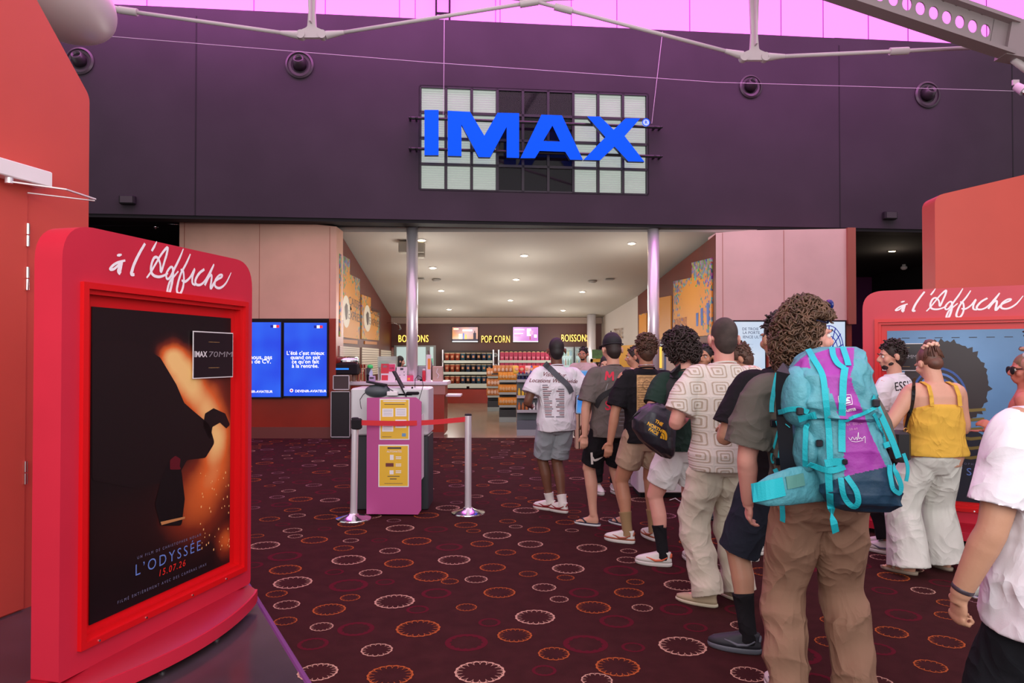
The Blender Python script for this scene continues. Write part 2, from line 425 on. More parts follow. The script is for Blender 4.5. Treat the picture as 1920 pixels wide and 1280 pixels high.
# ---- IMAX letters on rails
M_blue = mat('blue letter face', (0,70,215), .6, spec=.1, emit=(0,90,255), es=.55)
M_blues = mat('letter return', (8,26,90), .4)
sg = thing('cinema_sign', 'large blue IMAX letter sign on dark rails in front of the gridded window', 'sign', a0+Vector((0,0,0)))
def sz(px, py, off=0.0):
    # pixel of zoom2 (scale 2.976 from x 640) -> along the wall, height, on a plane off in front
    p = W(640+px/2.977, py/2.977, WD(640+px/2.977)); return ((p-a0).dot(WX), p.z)
L = {'letter_i': ([(466,643),(543,643),(543,890),(466,890)], None),
     'letter_m': ([(593,647),(715,653),(793,783),(865,658),(983,660),(983,905),(915,903),(915,735),(825,901),(762,900),(668,722),(668,895),(593,893)], None),
     'letter_a': ([(1105,668),(1217,672),(1332,915),(1262,914),(1235,871),(1095,866),(1070,906),(990,906)], [(1165,728),(1115,812),(1207,815)]),
     'letter_x': ([(1355,678),(1425,678),(1500,750),(1565,688),(1645,688),(1560,785),(1668,925),(1580,923),(1505,842),(1425,917),(1335,915),(1455,790)], None)}
for nm, (poly, hole) in L.items():
    P = [sz(*p) for p in poly]; mb = MB(); N1 = .30; N0 = .20
    if hole:
        H = [sz(*p) for p in hole]
        bm = bmesh.new(); ov = [bm.verts.new(a0+WX*a+WN*N1+Vector((0,0,b-a0.z))) for a, b in P]; hv = [bm.verts.new(a0+WX*a+WN*N1+Vector((0,0,b-a0.z))) for a, b in H]
        es = [bm.edges.new((ov[i], ov[(i+1) % len(ov)])) for i in range(len(ov))]+[bm.edges.new((hv[i], hv[(i+1) % 3])) for i in range(3)]
        bmesh.ops.triangle_fill(bm, use_beauty=True, edges=es)
        bm.verts.ensure_lookup_table(); bm.verts.index_update()
        mb.add([v.co[:] for v in bm.verts], [tuple(v.index for v in f.verts) for f in bm.faces], 0); bm.free()
        for Q in (P, H):
            n = len(Q); A = [a0+WX*a+WN*N1+Vector((0,0,b-a0.z)) for a, b in Q]; B = [a0+WX*a+WN*N0+Vector((0,0,b-a0.z)) for a, b in Q]
            mb.add(A+B, [(i, (i+1) % n, n+(i+1) % n, n+i) for i in range(n)], 1)
    else:
        mb.prism([(a, b-a0.z) for a, b in P], a0+WN*N1, WX, (0,0,1), -WN, N1-N0, 0, 1)
    # the empty sits at a0, so store local coordinates
    mb.v = [(x-a0.x, y-a0.y, z-a0.z) for x, y, z in mb.v]
    mb.build(nm, [M_blue, M_blues], sg)
mb = MB(); 
p = sz(1676, 711); c = a0+WX*p[0]+WN*.28+Vector((0,0,p[1]-a0.z))-a0
Rw = Matrix((WX, WN*-1, Vector((0,0,1)))).transposed()
mb.cyl(c, c+WN*.03, .075, 24); mb.build('registered_disc', mat('disc pale blue', (170,200,245), .4, emit=(150,190,255), es=.5), sg)
mb = MB(); mb2 = MB()
rr = [(c+WX*math.cos(k/24*2*PI)*.07+Vector((0,0,1))*math.sin(k/24*2*PI)*.07+WN*.034) for k in range(25)]
mb.tube(rr, .008, 6); add_text(mb, 'R', c+WN*.036+Vector((0,0,-.03)), WX, (0,0,1), .065, offset=.02); mb.build('registered_mark', M_blue, sg)
rb = mat('sign rail', (24,20,28), .4)
for (l0, l1, r0, r1) in (((440,674),None,(1700,726),None), ((440,843),None,(1700,887),None)):
    p = sz(385, l0[1]); q = sz(1770, r0[1]); mb = MB()
    A = WX*p[0]+WN*.17+Vector((0,0,p[1]-a0.z)); B = WX*q[0]+WN*.17+Vector((0,0,q[1]-a0.z))
    mb.tube([A, B], .03, 8)
    for (E, s) in ((A, 1), (B, -1)):
        for k in (0, .12): mb.cyl(E+WX*s*k, E+WX*s*k-WN*.16, .022, 8); mb.ell(E+WX*s*k+WN*.02, (.03,.03,.03), 0, 8, 6)
    mb.build('rail', rb, sg)

# ---- wall fittings: round air nozzles, small speaker boxes
M_noz = mat('nozzle dark metal', (72,62,70), .35, .3)
for i, (px, py, r) in enumerate(((150,115,26), (562,122,26), (1407,163,22), (1738,178,25))):
    c = WP(px, py); R_ = r/F*WD(px)
    t = thing('air_nozzle', ['round dark ventilation nozzle by the white capsule at the left end of the bulkhead','round dark ventilation nozzle under the left truss node','round dark ventilation nozzle under the right truss node','round dark ventilation nozzle at the right end of the bulkhead'][i], 'nozzle', c, 0, 'air nozzles on the bulkhead')
    rot = WN.to_track_quat('Z', 'Y').to_matrix()
    mb = MB(); mb.lathe([(R_*1.0,0.0),(R_,.03),(R_*.86,.05),(R_*.8,.02),(R_*.62,.015),(R_*.62,.0)], (0,0,0), 32, 0, rot); mb.build('flange', M_noz, t, 'auto')
    tl = (Matrix.Rotation(math.radians(-25), 3, WX) @ rot)
    mb = MB(); mb.lathe([(R_*.5,-.02),(R_*.46,.10),(R_*.36,.17),(R_*.3,.18),(R_*.28,.12),(R_*.05,.1)], (0,0,0), 28, 0, tl); mb.build('spout', M_noz, t, True)
    mb = MB(); mb.lathe([(R_*.27,.12),(R_*.27,.125),(.001,.125)], (0,0,0), 20, 0, tl); mb.build('bore', M_black, t)
for i, (px, py) in enumerate(((242,376), (1665,405))):
    c = WP(px, py, .06)
    t = thing('wall_speaker', ['small black speaker box low on the bulkhead beside the orange wall','small black speaker box low on the bulkhead above the right corridor'][i], 'speaker', c, math.atan2(WX.y, WX.x), 'speakers on the bulkhead')
    mb = MB(); mb.cbox(-.14,.14,-.06,.06,-.085,.085,.02); mb.build('cabinet', M_seam, t); mb = MB(); mb.bx(-.11,.11,-.066,-.061,-.06,.06); mb.build('grille', M_noz, t)
# guy wires
def wire(name, pts, r, label, cat='wire', group=None, m=None):
    mb = MB(); mb.tube(pts, r, 6); return tag(mb.build(name, m or mat('steel wire', (190,180,190), .4, .3)), label, cat, group)
wire('tension_wire', [WP(135,112,1.2), WP(800,164,1.2), WP(1300,197,1.2), WP(1920,213,1.2)], .006, 'long thin wire stretched across the whole bulkhead through the sign')
wire('guy_wire', [WP(833,38,.25), WP(832,168,.25), WP(831,226,.22)], .005, 'thin vertical guy wire holding the blue sign at its left end', group='sign guy wires')
wire('guy_wire', [WP(1235,70,.25), WP(1216,238,.22)], .005, 'thin slanting guy wire holding the blue sign at its right end', group='sign guy wires')

# ---- truss in front of the bulkhead, about 10 m away
TD = 10.0
def tp(px, py, d=TD): return W(px, py, d)
def rod(name, a, b, r, label, col=None, coup=None, group='truss tie rods'):
    a = tp(*a); b = tp(*b); t = thing(name, label, 'tie rod', a, 0, group)
    mb = MB(); mb.tube([Vector((0,0,0)), b-a], r, 10); mb.build('rod', M_trussw, t, True)
    if coup is not None:
        c = (b-a)*coup; dr = (b-a).normalized(); mb = MB(); mb.tube([c-dr*.13, c+dr*.13], r*1.9, 10); mb.build('turnbuckle', M_trussw, t, 'auto')
    dr = (b-a).normalized()
    for E, s in ((Vector((0,0,0)), 1), (b-a, -1)): mb = MB(); mb.tube([E, E+dr*s*.25], [r*2.2, r*1.1], 10); mb.build('end_fork', M_trussw, t, 'auto')
rod('tie_rod', (205,16), (560,66), .027, 'pale tie rod between the white capsule and the left truss node', coup=.1)
rod('tie_rod', (612,66), (1075,-8), .027, 'tie rod rising from the left truss node to the middle crossing', coup=.82)
rod('tie_rod', (962,-8), (1392,104), .027, 'tie rod falling from the middle crossing to the right truss node', coup=.22)
rod('tie_rod', (1438,107), (1905,86), .027, 'pale tie rod between the right truss node and the perforated beam', coup=.53)
for i, (px, py, top) in enumerate(((585,62,-60), (1414,104,-60))):
    c = tp(px, py); t = thing('truss_post', ['white truss post with flared foot holding the left tie rods','white truss post with flared foot holding the right tie rods'][i], 'post', c, 0, 'truss posts')
    k = TD/F
    pr = rounded([(-28*k,-10*k),(28*k,-10*k),(26*k,2*k),(8*k,10*k),(6*k,40*k),(9*k,120*k),(9*k,260*k),(-9*k,260*k),(-9*k,120*k),(-6*k,40*k),(-8*k,10*k),(-26*k,2*k)], 6*k, 4)
    mb = MB(); mb.prism(pr, (0,.03,0), (1,0,0), (0,0,1), (0,-1,0), .06); mb.build('post_plate', M_trussw, t)
    mb = MB(); mb.bx(-.012,.012,-.12,.12,.12,1.9); mb.build('web', M_trussw, t)
    for s in (-1, 1):
        mb = MB(); mb.cyl((s*20*k,-.05,-4*k), (s*20*k,.05,-4*k), .06, 16); mb.build('pin', M_trussw, t, 'auto')
# perforated beam, upper right
A = tp(1560,-40,9.0); B = tp(1895,74,9.6); t = thing('perforated_beam', 'grey steel roof beam with a row of round holes at the upper right', 'beam', A)
d = (B-A); Ln = d.length; ux = d/Ln; un = Vector((0,-1,0)); un = (un-ux*un.dot(ux)).normalized(); uz = ux.cross(un)*-1
if uz.z < 0: uz = -uz
hw = .24; mb = MB()
def strip(a, b, n0, n1):
    P = [ux*x_+uz*a+un*n for x_ in (-1.2, Ln) for n in (n0, n1)]; Q = [ux*x_+uz*b+un*n for x_ in (-1.2, Ln) for n in (n0, n1)]
    mb.add(P+Q, [(0,1,3,2),(4,5,7,6),(0,2,6,4),(1,3,7,5),(0,1,5,4),(2,3,7,6)])
strip(-hw, -hw+.05, -.1, .12); strip(hw-.05, hw, -.1, .12)
mb.build('flange', mat('beam grey paint', (150,138,138), .5), t)
# web with holes: one tile per hole
mb = MB(); pitch = .208; nh = int((Ln+1.0)/pitch)
for k in range(nh):
    cx = Ln-.42-k*pitch; 
    n = 24; ring_ = [(cx+.075*math.cos(2*PI*j/n), .085*math.sin(2*PI*j/n)) for j in range(n)]
    sq = []
    for j in range(n):
        a = 2*PI*j/n; c_, s_ = math.cos(a), math.sin(a); m_ = max(abs(c_)/(pitch/2), abs(s_)/(hw-.04)); sq.append((cx+c_/m_, s_/m_))
    for nn in (0.01, -.01): mb.add([ux*p[0]+uz*p[1]+un*nn for p in ring_]+[ux*p[0]+uz*p[1]+un*nn for p in sq], [(j, (j+1) % n, n+(j+1) % n, n+j) for j in range(n)])
    mb.add([ux*p[0]+uz*p[1]+un*.01 for p in ring_]+[ux*p[0]+uz*p[1]-un*.01 for p in ring_], [(j, (j+1) % n, n+(j+1) % n, n+j) for j in range(n)])
mb.prism([(Ln-.33,-hw+.04),(Ln,-hw+.04),(Ln,hw-.04),(Ln-.33,hw-.04)], un*.01, ux, uz, -un, .02)
mb.build('web', mat('beam grey paint', (150,138,138)), t)
E = tp(1925,84,9.7)-A
mb = MB(); mb.box(ux*(Ln+.15), (.45,.25,.5), 0, Matrix.Rotation(-math.asin(-ux.z) if 0 else math.asin(-ux.z)*1, 3, 'Y')); mb.build('end_block', mat('beam grey paint', (150,138,138)), t)
mb = MB(); mb.tube([ux*(Ln+.1)-uz*.25, tp(1950,150,9.7)-A], .05, 10); mb.build('strut', M_trussw, t, True)
# white capsule, upper left
c = tp(84, -24, 5.6); t = thing('white_capsule', 'big rounded white capsule hanging above the orange wall at top left', 'lamp', c)
Rr = Matrix.Rotation(math.radians(8), 3, 'Y') @ Matrix.Rotation(math.radians(0), 3, 'Z')
mb = MB(); mb.ell((0,0,0), (.40,.75,.33), 0, 40, 26, Rr); mb.build('shell', mat('capsule white', (225,215,212), .35), t, True)
mb = MB(); mb.tube([(0,0,.25),(0,0,3.6)], .04, 12); mb.build('hanger', M_trussw, t, True)
# spotlight at right edge
t = thing('spotlight', 'small white spotlight clamped at the right edge of the bulkhead', 'spotlight', W(1908,168,12.5))
mb = MB(); mb.tube([(-.03,0,.06),(.04,-.1,-.06)], [.07,.085], 16); mb.build('can', M_trussw, t, 'auto')
mb = MB(); mb.bx(-.09,.02,-.02,.02,.08,.17); mb.build('clamp', M_trussw, t)
mb = MB(); mb.ell((.05,-.12,-.08), (.07,.04,.07)); mb.build('bulb', M_chrome, t, True)

# ---- side walls added to limit the world light, and back corridors
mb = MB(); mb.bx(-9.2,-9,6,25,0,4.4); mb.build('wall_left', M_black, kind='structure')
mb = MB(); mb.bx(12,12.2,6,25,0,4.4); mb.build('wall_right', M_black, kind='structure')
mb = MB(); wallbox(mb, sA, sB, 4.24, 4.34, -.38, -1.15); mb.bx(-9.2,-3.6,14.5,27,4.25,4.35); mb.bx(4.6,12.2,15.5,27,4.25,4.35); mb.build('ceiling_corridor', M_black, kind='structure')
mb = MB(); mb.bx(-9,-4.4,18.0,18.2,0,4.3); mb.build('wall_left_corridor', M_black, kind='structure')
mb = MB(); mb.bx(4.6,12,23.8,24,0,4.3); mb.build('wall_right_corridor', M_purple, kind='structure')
# ---- copper faced blocks either side of the shop opening
def block(name, x0, x1, zl, zr, y0, y1, seams, cap_r=None):
    mb = MB()
    mb.add([(x0,y0,1.0),(x1,y0,1.0),(x1,y0,zr),(x0,y0,zl),(x0,y1,1.0),(x1,y1,1.0),(x1,y1,zr),(x0,y1,zl)], [(0,1,2,3),(7,6,5,4),(0,3,7,4),(1,5,6,2),(3,2,6,7),(0,4,5,1)])
    return mb
xl0, xl1 = X(335,14), X(630,14)
zcut = 1.59+(669-597)/F*14
mb = MB(); y0 = 14.0
def poly_front(mb, pts, y0, y1, mi=0): mb.prism(pts, (0,y0,0), (1,0,0), (0,0,1), (0,1,0), y1-y0, mi)
poly_front(mb, [(xl0,zcut),(xl1,zcut),(xl1,Z(424,14)),(X(600,14),Z(421,14)),(X(480,14),Z(411,14)),(xl0,Z(405,14))], 14.0, 14.55)
mb.bx(X(345,14)-.01, X(345,14), 13.994, 14.0, zcut, Z(408,14), 1); mb.bx(X(486,14)-.008, X(486,14), 13.994, 14.0, zcut, Z(414,14), 1); mb.bx(X(618,14)-.008, X(618,14), 13.994, 14.0, zcut, Z(425,14), 1)
mb.build('wall_copper_left', [M_copper, M_copperd], kind='structure')
mb = MB(); mb.bx(xl0, xl1, 14.06, 14.6, 0.0, zcut, 0); mb.bx(xl0, xl1, 13.99, 14.06, 0, .22, 1); mb.bx(X(617,14), xl1, 13.995, 14.06, .22, zcut, 0)
mb.bx(xl0, xl1, 14.0, 14.06, .22, Z(748,14), 0); mb.bx(xl0, X(617,14), 14.0, 14.06, zcut-.05, zcut, 2)
mb.build('wall_base_left', [M_rust, mat('dull skirting', (118,62,56), .4), M_black], kind='structure')
xr0, xr1 = X(1343,14), X(1600,14)
zcr = 1.59+(669-600)/F*14
mb = MB(); poly_front(mb, [(xr0,zcr),(X(1588,14),zcr),(X(1588,14),Z(428,14)),(X(1470,14),Z(430,14)),(X(1405,14),Z(431,14)),(xr0,Z(436,14))], 14.0, 14.55)
mb.bx(X(1356,14)-.008, X(1356,14), 13.994, 14.0, zcr, Z(436,14), 1); mb.bx(X(1471,14)-.008, X(1471,14), 13.994, 14.0, zcr, Z(431,14), 1)
mb.bx(X(1588,14), xr1+.03, 13.93, 14.55, zcr-.08, Z(428,14)+.01, 1)
mb.build('wall_copper_right', [mat('copper laminate pale', (226,190,182), .42, .2, noise=(0.9, 0.08)), M_copperd], kind='structure')  # right block's paler copper is partly reflection put into the colour
mb = MB(); mb.bx(xr0, xr1, 14.06, 14.6, 0, zcr); mb.build('wall_base_right', M_rust, kind='structure')

# ---- shop interior: slanted side walls, sloping ceiling
def cz(d): return 4.2-.1118*(d-14)
P0, P1 = (X(630,14), 14.0), (X(734,25), 25.0)
mb = MB(); mb.add([(P0[0],14,0),(P0[0],14,4.14),(P1[0],25,cz(25)),(P1[0],25,0),(P0[0]-.3,14.3,0),(P0[0]-.3,14.3,4.14),(P1[0]-.3,25,cz(25)),(P1[0]-.3,25,0)], [(0,1,2,3),(7,6,5,4),(1,5,6,2),(0,4,5,1)])
mb.build('wall_shop_left', M_shopwall, kind='structure')
Q0, Q1, Q2 = (X(1343,14), 14.0), (X(1196,21.2), 21.2), (X(1128,25), 25.0)
mb = MB(); mb.add([(Q0[0],14,0),(Q0[0],14,4.0),(Q1[0],21.2,cz(21.2)),(Q1[0],21.2,0),(Q0[0]+.3,14.3,0),(Q0[0]+.3,14.3,4.0),(Q1[0]+.3,21.2,cz(21.2)),(Q1[0]+.3,21.2,0)], [(0,1,2,3),(7,6,5,4),(1,5,6,2),(0,4,5,1)])
mb.build('wall_shop_right', M_shopwall, kind='structure')
mb = MB(); mb.add([(Q1[0],21.2,0),(Q1[0],21.2,cz(21.2)),(Q2[0],25,cz(25)),(Q2[0],25,0)], [(0,1,2,3)])
mb.build('wall_shop_right_white', mat('white shop wall', (200,190,182), .7), kind='structure')
mb = MB(); mb.bx(P1[0]-.3, Q2[0]+1, 25, 25.2, 0, cz(25)); mb.build('wall_back', M_backwall, kind='structure')
mb = MB(); mb.bx(P1[0], Q2[0], 24.85, 25.0, cz(25)-.22, cz(25)); mb.build('trim_2', mat('fascia beige', (150,128,116), .7), kind='structure')
mb = MB(); mb.add([(-4.8,14.55,cz(14.55)),(5,14.55,cz(14.55)),(5,25.1,cz(25.1)),(-4.8,25.1,cz(25.1)),(-4.8,14.55,cz(14.55)+.1),(5,14.55,cz(14.55)+.1),(5,25.1,cz(25.1)+.1),(-4.8,25.1,cz(25.1)+.1)],
                  [(0,1,2,3),(4,5,6,7),(0,1,5,4),(2,3,7,6),(1,2,6,5),(3,0,4,7)])
mb.build('ceiling_shop', M_shopceil, kind='structure')
# columns
for i, (px, d, r, ztop) in enumerate(((772.5,14.5,.115,4.4), (1225.5,14.5,.115,4.4), (1109,24.4,.15,cz(24.4)-.003))):
    x = X(px, d); t = thing('column', ['slim round steel column rising through the left counter','slim round steel column behind the queue on the right','round steel column beside the last drinks sign at the back wall'][i], 'column', (x,d,0))
    mb = MB(); mb.lathe([(r,.0),(r,ztop)], (0,0,0), 32); mb.build('shaft', M_steel, t, True)
    mb = MB(); mb.lathe([(r*1.3,0),(r*1.3,.02),(r*1.01,.05)], (0,0,0), 32); mb.build('foot_ring', M_steel, t, 'auto')
# ceiling downlights
M_lamp = mat('lamp glow', (255,240,215), .5, emit=(255,226,180), es=14)
def cpt(px, py): 
    h = 669-py; d = 5594.5/(h+149.8); return Vector((X(px, d), d, cz(d)-.004)), d
tilt = math.atan(.1118)
DL = [(790,449,'nearest the left column'),(811,501,'beside the left column, second from the front'),(827,544,'third from the front in the left row'),(842,579,'at the back of the left row'),(983,478,'nearest the front in the middle row'),(968,523,'second in the middle row'),(957,562,'third in the middle row'),(1092,546,'in the right half, mid depth'),(1056,581,'in the right half, near the back'),(1185,455,'by the right column, with a loose cable')]
for px, py, lb in DL:
    c, d = cpt(px, py); t = thing('downlight', 'glowing round ceiling downlight '+lb, 'ceiling light', c, 0, 'downlights in the shop ceiling'); t.rotation_euler = (-tilt, 0, 0)
    mb = MB(); mb.lathe([(.10,.0),(.10,-.012),(.075,-.014),(.07,.0)], (0,0,0), 24); mb.build('rim', M_white, t, 'auto')
    mb = MB(); mb.lathe([(.072,-.004),(.06,-.02),(.02,-.028),(.001,-.028)], (0,0,0), 20); mb.build('bulb', M_lamp, t, True)
    l = bpy.data.lights.new('downlight_beam', 'POINT'); l.energy = 36; l.color = (1,.95,.88); l.shadow_soft_size = .3
    o = bpy.data.objects.new('downlight_beam', l); COL.objects.link(o); o.location = c+Vector((0,0,-1.1))
for px, py, nm, lb in ((818,523,'smoke_detector','round white smoke detector left of the middle downlights'),(1143,523,'ceiling_vent','small square vent in the ceiling right of the downlights'),(1111,526,'smoke_detector','round white smoke detector beside the square vent'),(787,522,'ceiling_vent','small grey vent behind the left column')):
    c, d = cpt(px, py); mb = MB()
    if nm == 'smoke_detector': mb.lathe([(.12,0),(.12,-.02),(.08,-.05),(.001,-.055)], (0,0,0), 20)
    else: mb.cbox(-.12,.12,-.12,.12,-.02,0,.01)
    o = mb.build(nm, mat('detector grey', (150,145,138), .6), None, True if nm == 'smoke_detector' else False, c); tag(o, lb, 'detector' if nm[0] == 's' else 'vent')
for px, py, d, z in ((1674,466,17.9,4.25),(1713,502,21.7,4.25)):
    c = Vector((X(px,d), d, z)); t = thing('downlight', 'glowing downlight in the dark right corridor, '+('nearer one' if d < 20 else 'farther one'), 'ceiling light', c, 0, 'corridor downlights')
    mb = MB(); mb.lathe([(.12,.0),(.12,-.012),(.09,-.014),(.085,.0)], (0,0,0), 24); mb.build('rim', M_seam, t)
    mb = MB(); mb.lathe([(.086,-.004),(.07,-.02),(.001,-.026)], (0,0,0), 20); mb.build('bulb', M_lamp, t, True)
    l = bpy.data.lights.new('downlight_beam', 'POINT'); l.energy = 12; l.color = (1,.8,.6); l.shadow_soft_size = .15
    o = bpy.data.objects.new('downlight_beam', l); COL.objects.link(o); o.location = c+Vector((0,0,-.4))
c = Vector((X(1696,20.5), 20.5, 4.25)); mb = MB(); mb.lathe([(.05,0),(.05,-.05),(.09,-.07),(.09,-.12),(.04,-.16),(.001,-.16)], (0,0,0), 16); tag(mb.build('camera_dome', M_white, None, True, c), 'small white dome camera on the dark corridor ceiling', 'camera')
c = W(293, 418, 14.2); mb = MB(); mb.tube([(0,0,.12),(0,0,-.03)], .02, 8); mb.ell((0,-.02,-.08), (.05,.06,.05)); mb.tube([(0,0,.1),(.25,0,-.02),(.5,0,-.03)], .008, 6)
tag(mb.build('wall_spot', M_chrome, None, True, c), 'tiny chrome spot with a looping cable left of the copper panel', 'spotlight')
# box lamp behind left column
t = thing('box_spot', 'square beige box lamp behind the top of the left column', 'spotlight', Vector((X(772,15.2),15.2,cz(15.2)-.16)))
mb = MB(); mb.cbox(-.27,.27,-.12,.12,-.11,.13,.015); mb.build('housing', mat('beige housing', (150,142,128), .6), t)
mb = MB(); mb.lathe([(.09,-.11),(.09,-.2),(.07,-.21),(.001,-.2)], (.19,0,0), 16); mb.build('lamp', mat('beige housing', (150,142,128)), t, True)

# ---- orange walls
wdv = Vector((.333,1.39,0)).normalized(); wn = Vector((wdv.y,-wdv.x,0)); wo = Vector((-2.97,5.0,0))
def owl(s, z, n=0.0): p = wo+wdv*s+wn*n; return (p.x, p.y, z)
prof = rounded([(0,0),(0,3.42),(-.45,3.92),(-1.2,4.9),(-3.6,6.8),(-3.6,0)], [0,.12,0,0,0,0], 6)
mb = MB(); mb.prism(prof, wo, wdv, (0,0,1), -wn, .28)
ow = mb.build('wall_orange_left', M_orange, kind='structure')
# door leaf line + hinges + closer on it
def plane_at(px, o=wo, dv=wdv):
    u = (px-960)/F; # (o.x+dv.x*s) = u*(o.y+dv.y*s)
    return (u*o.y-o.x)/(dv.x-u*dv.y)
d1 = MB(); sh = plane_at(46)
P = [owl(-2.6,0.01,.012), owl(sh,0.01,.012), owl(sh,2.62,.012), owl(-2.6,2.62,.012)]; Q_ = [owl(-2.6,0.01,-.01), owl(sh,0.01,-.01), owl(sh,2.62,-.01), owl(-2.6,2.62,-.01)]
d1.add(P+Q_, [(0,1,2,3),(0,1,5,4),(1,2,6,5),(2,3,7,6)])
dr = d1.build('door_1', M_orange, kind='structure')
for k, py in enumerate((440, 522, 885, 1245)):
    p = wo+wdv*sh; zz = Z(py, p.y); mb = MB()
    c = Vector((p.x, p.y, zz))+wn*.018
    for s in (-1, 1):
        mb.tube([c+Vector((0,0,s*.004)), c+Vector((0,0,s*.072))], .011, 10)
        mb.box(c+wdv*-.02+Vector((0,0,s*.038))-wn*.012, (.006,.03,.066), 0, Matrix.Rotation(math.atan2(wdv.y, wdv.x)-PI/2, 3, 'Z'))
    mb.build('hinge', M_chrome, dr, 'auto')
ang = math.atan2(wdv.y, wdv.x)-PI/2; Rz = Matrix.Rotation(ang, 3, 'Z')
p = wo+wdv*plane_at(36); t = thing('door_closer', 'white door closer box with a folded arm high on the orange door', 'door closer', Vector((p.x,p.y,Z(330,p.y)))+wn*.07, ang)
mb = MB(); mb.cbox(-.05,.05,-.34,.12,-.05,.05,.006); mb.build('body', M_white, t)
mb = MB(); mb.cyl((.02,-.16,-.05),(.02,-.16,-.085),.022,12); mb.build('spindle', M_steel, t)
mb = MB(); mb.ribbon([(.02,-.16,-.075),(.22,.05,-.085),(.16,.34,-.08)], (0,0,1), .022, .008); mb.ribbon([(.16,.34,-.092),(-.04,.02,-.1)], (0,0,1), .018, .006); mb.build('arm', M_white, t)
# right orange wall facing the camera behind the second showcase
ro = Vector((X(1755,7.9),7.9,0)); rd = Vector((1,-.10,0)).normalized(); rn = Vector((rd.y,-rd.x,0))
def rz_(px, py):
    u = (px-960)/F; s = (u*ro.y-ro.x)/(rd.x-u*rd.y); p = ro+rd*s; return s, Z(py, p.y)
prof = rounded([(0,0), rz_(1755,366), rz_(1921,327), (2.5,rz_(1921,327)[1]+.55), (2.5,0)], [0,.12,0,0,0], 6)
mb = MB(); mb.prism(prof, ro, rd, (0,0,1), -rn, .3); mb.build('wall_orange_right', M_orange, kind='structure')
# ================================================================== showcases "à l'Affiche"
def blob_mat(name, blobs, stops, dist=.35, nscale=3.0, rough=.35, emit=None):
    m = bpy.data.materials.new(name); m.use_nodes = True; nt = m.node_tree; b = nt.nodes['Principled BSDF']; b.inputs['Roughness'].default_value = rough
    N = nt.nodes.new; K = nt.links.new
    tc = N('ShaderNodeTexCoord'); no = N('ShaderNodeTexNoise'); no.inputs['Scale'].default_value = nscale; no.inputs['Detail'].default_value = 5
    K(tc.outputs['Object'], no.inputs['Vector'])
    sub = N('ShaderNodeVectorMath'); sub.operation = 'SUBTRACT'; K(no.outputs['Color'], sub.inputs[0]); sub.inputs[1].default_value = (.5,.5,.5)
    sc = N('ShaderNodeVectorMath'); sc.operation = 'SCALE'; K(sub.outputs[0], sc.inputs[0]); sc.inputs['Scale'].default_value = dist
    ad = N('ShaderNodeVectorMath'); ad.operation = 'ADD'; K(tc.outputs['Object'], ad.inputs[0]); K(sc.outputs[0], ad.inputs[1])
    prev = None
    for (x, z, rx, rz, amp) in blobs:
        s = N('ShaderNodeVectorMath'); s.operation = 'SUBTRACT'; K(ad.outputs[0], s.inputs[0]); s.inputs[1].default_value = (x, 0, z)
        mu = N('ShaderNodeVectorMath'); mu.operation = 'MULTIPLY'; K(s.outputs[0], mu.inputs[0]); mu.inputs[1].default_value = (1/rx, 0, 1/rz)
        le = N('ShaderNodeVectorMath'); le.operation = 'LENGTH'; K(mu.outputs[0], le.inputs[0])
        mr = N('ShaderNodeMapRange'); mr.interpolation_type = 'SMOOTHSTEP'; mr.inputs['From Min'].default_value = 1; mr.inputs['From Max'].default_value = 0
        mr.inputs['To Max'].default_value = amp; K(le.outputs['Value'], mr.inputs['Value'])
        if prev is None: prev = mr.outputs[0]
        else:
            a = N('ShaderNodeMath'); K(prev, a.inputs[0]); K(mr.outputs[0], a.inputs[1]); prev = a.outputs[0]
    r = N('ShaderNodeValToRGB'); els = r.color_ramp.elements
    while len(els) < len(stops): els.new(.5)
    for e, (p, c) in zip(els, stops): e.position = p; e.color = lin(*c)
    K(prev, r.inputs['Fac']); K(r.outputs['Color'], b.inputs['Base Color'])
    return m
AFF = [  # strokes measured on the showcase header, in header pixels: points, widths
 ([(232,268),(262,264),(298,256)],[12,26,12]),
 ([(345,335),(250,360),(180,400),(140,452),(190,450),(250,400),(298,352),(278,420),(262,480),(282,510)],[18,22,22,24,22,20,22,40,48,34]),
 ([(612,108),(540,230),(470,370),(436,470),(430,520),(468,524)],[24,28,30,32,34,24]),
 ([(770,80),(735,150),(700,210)],[8,24,22]),
 ([(632,570),(690,490),(760,370),(840,240),(912,162),(905,240),(870,360),(825,490),(815,380),(780,300),(735,300),(700,380),(692,470),(720,530),(790,555),(860,540),(920,505)],[16,20,20,22,26,26,24,26,22,26,26,26,28,28,26,22,18]),
 ([(1128,180),(1080,300),(1010,440),(950,560),(905,580),(900,510),(950,430),(985,440),(985,560),(960,700),(925,800),(912,740),(945,620),(1010,540),(1060,480)],[12,24,26,24,22,24,22,26,30,30,28,28,22,18,16]),
 ([(1222,250),(1170,370),(1100,500),(1060,620),(1040,740),(1075,785),(1115,720),(1135,600),(1125,480),(1090,460)],[14,24,24,26,28,28,26,24,24,18]),
 ([(1105,600),(1150,620),(1220,560),(1280,450),(1250,560),(1250,640),(1290,665)],[20,26,22,22,24,26,20]),
 ([(1410,455),(1340,510),(1290,600),(1300,655),(1360,660),(1430,590),(1540,385),(1480,530),(1415,670),(1470,560),(1510,540),(1495,710),(1560,610),(1640,560),(1650,530),(1610,535),(1560,600),(1555,680),(1620,705),(1700,640),(1770,500)],[26,28,28,28,24,22,14,24,26,24,26,32,24,24,22,22,26,28,26,22,10])]
kA = Vector((-1.986,3.15,0)); kB = Vector((-1.653,4.54,0)); kd = (kB-kA).normalized(); kn = Vector((kd.y,-kd.x,0)); KW = (kB-kA).length
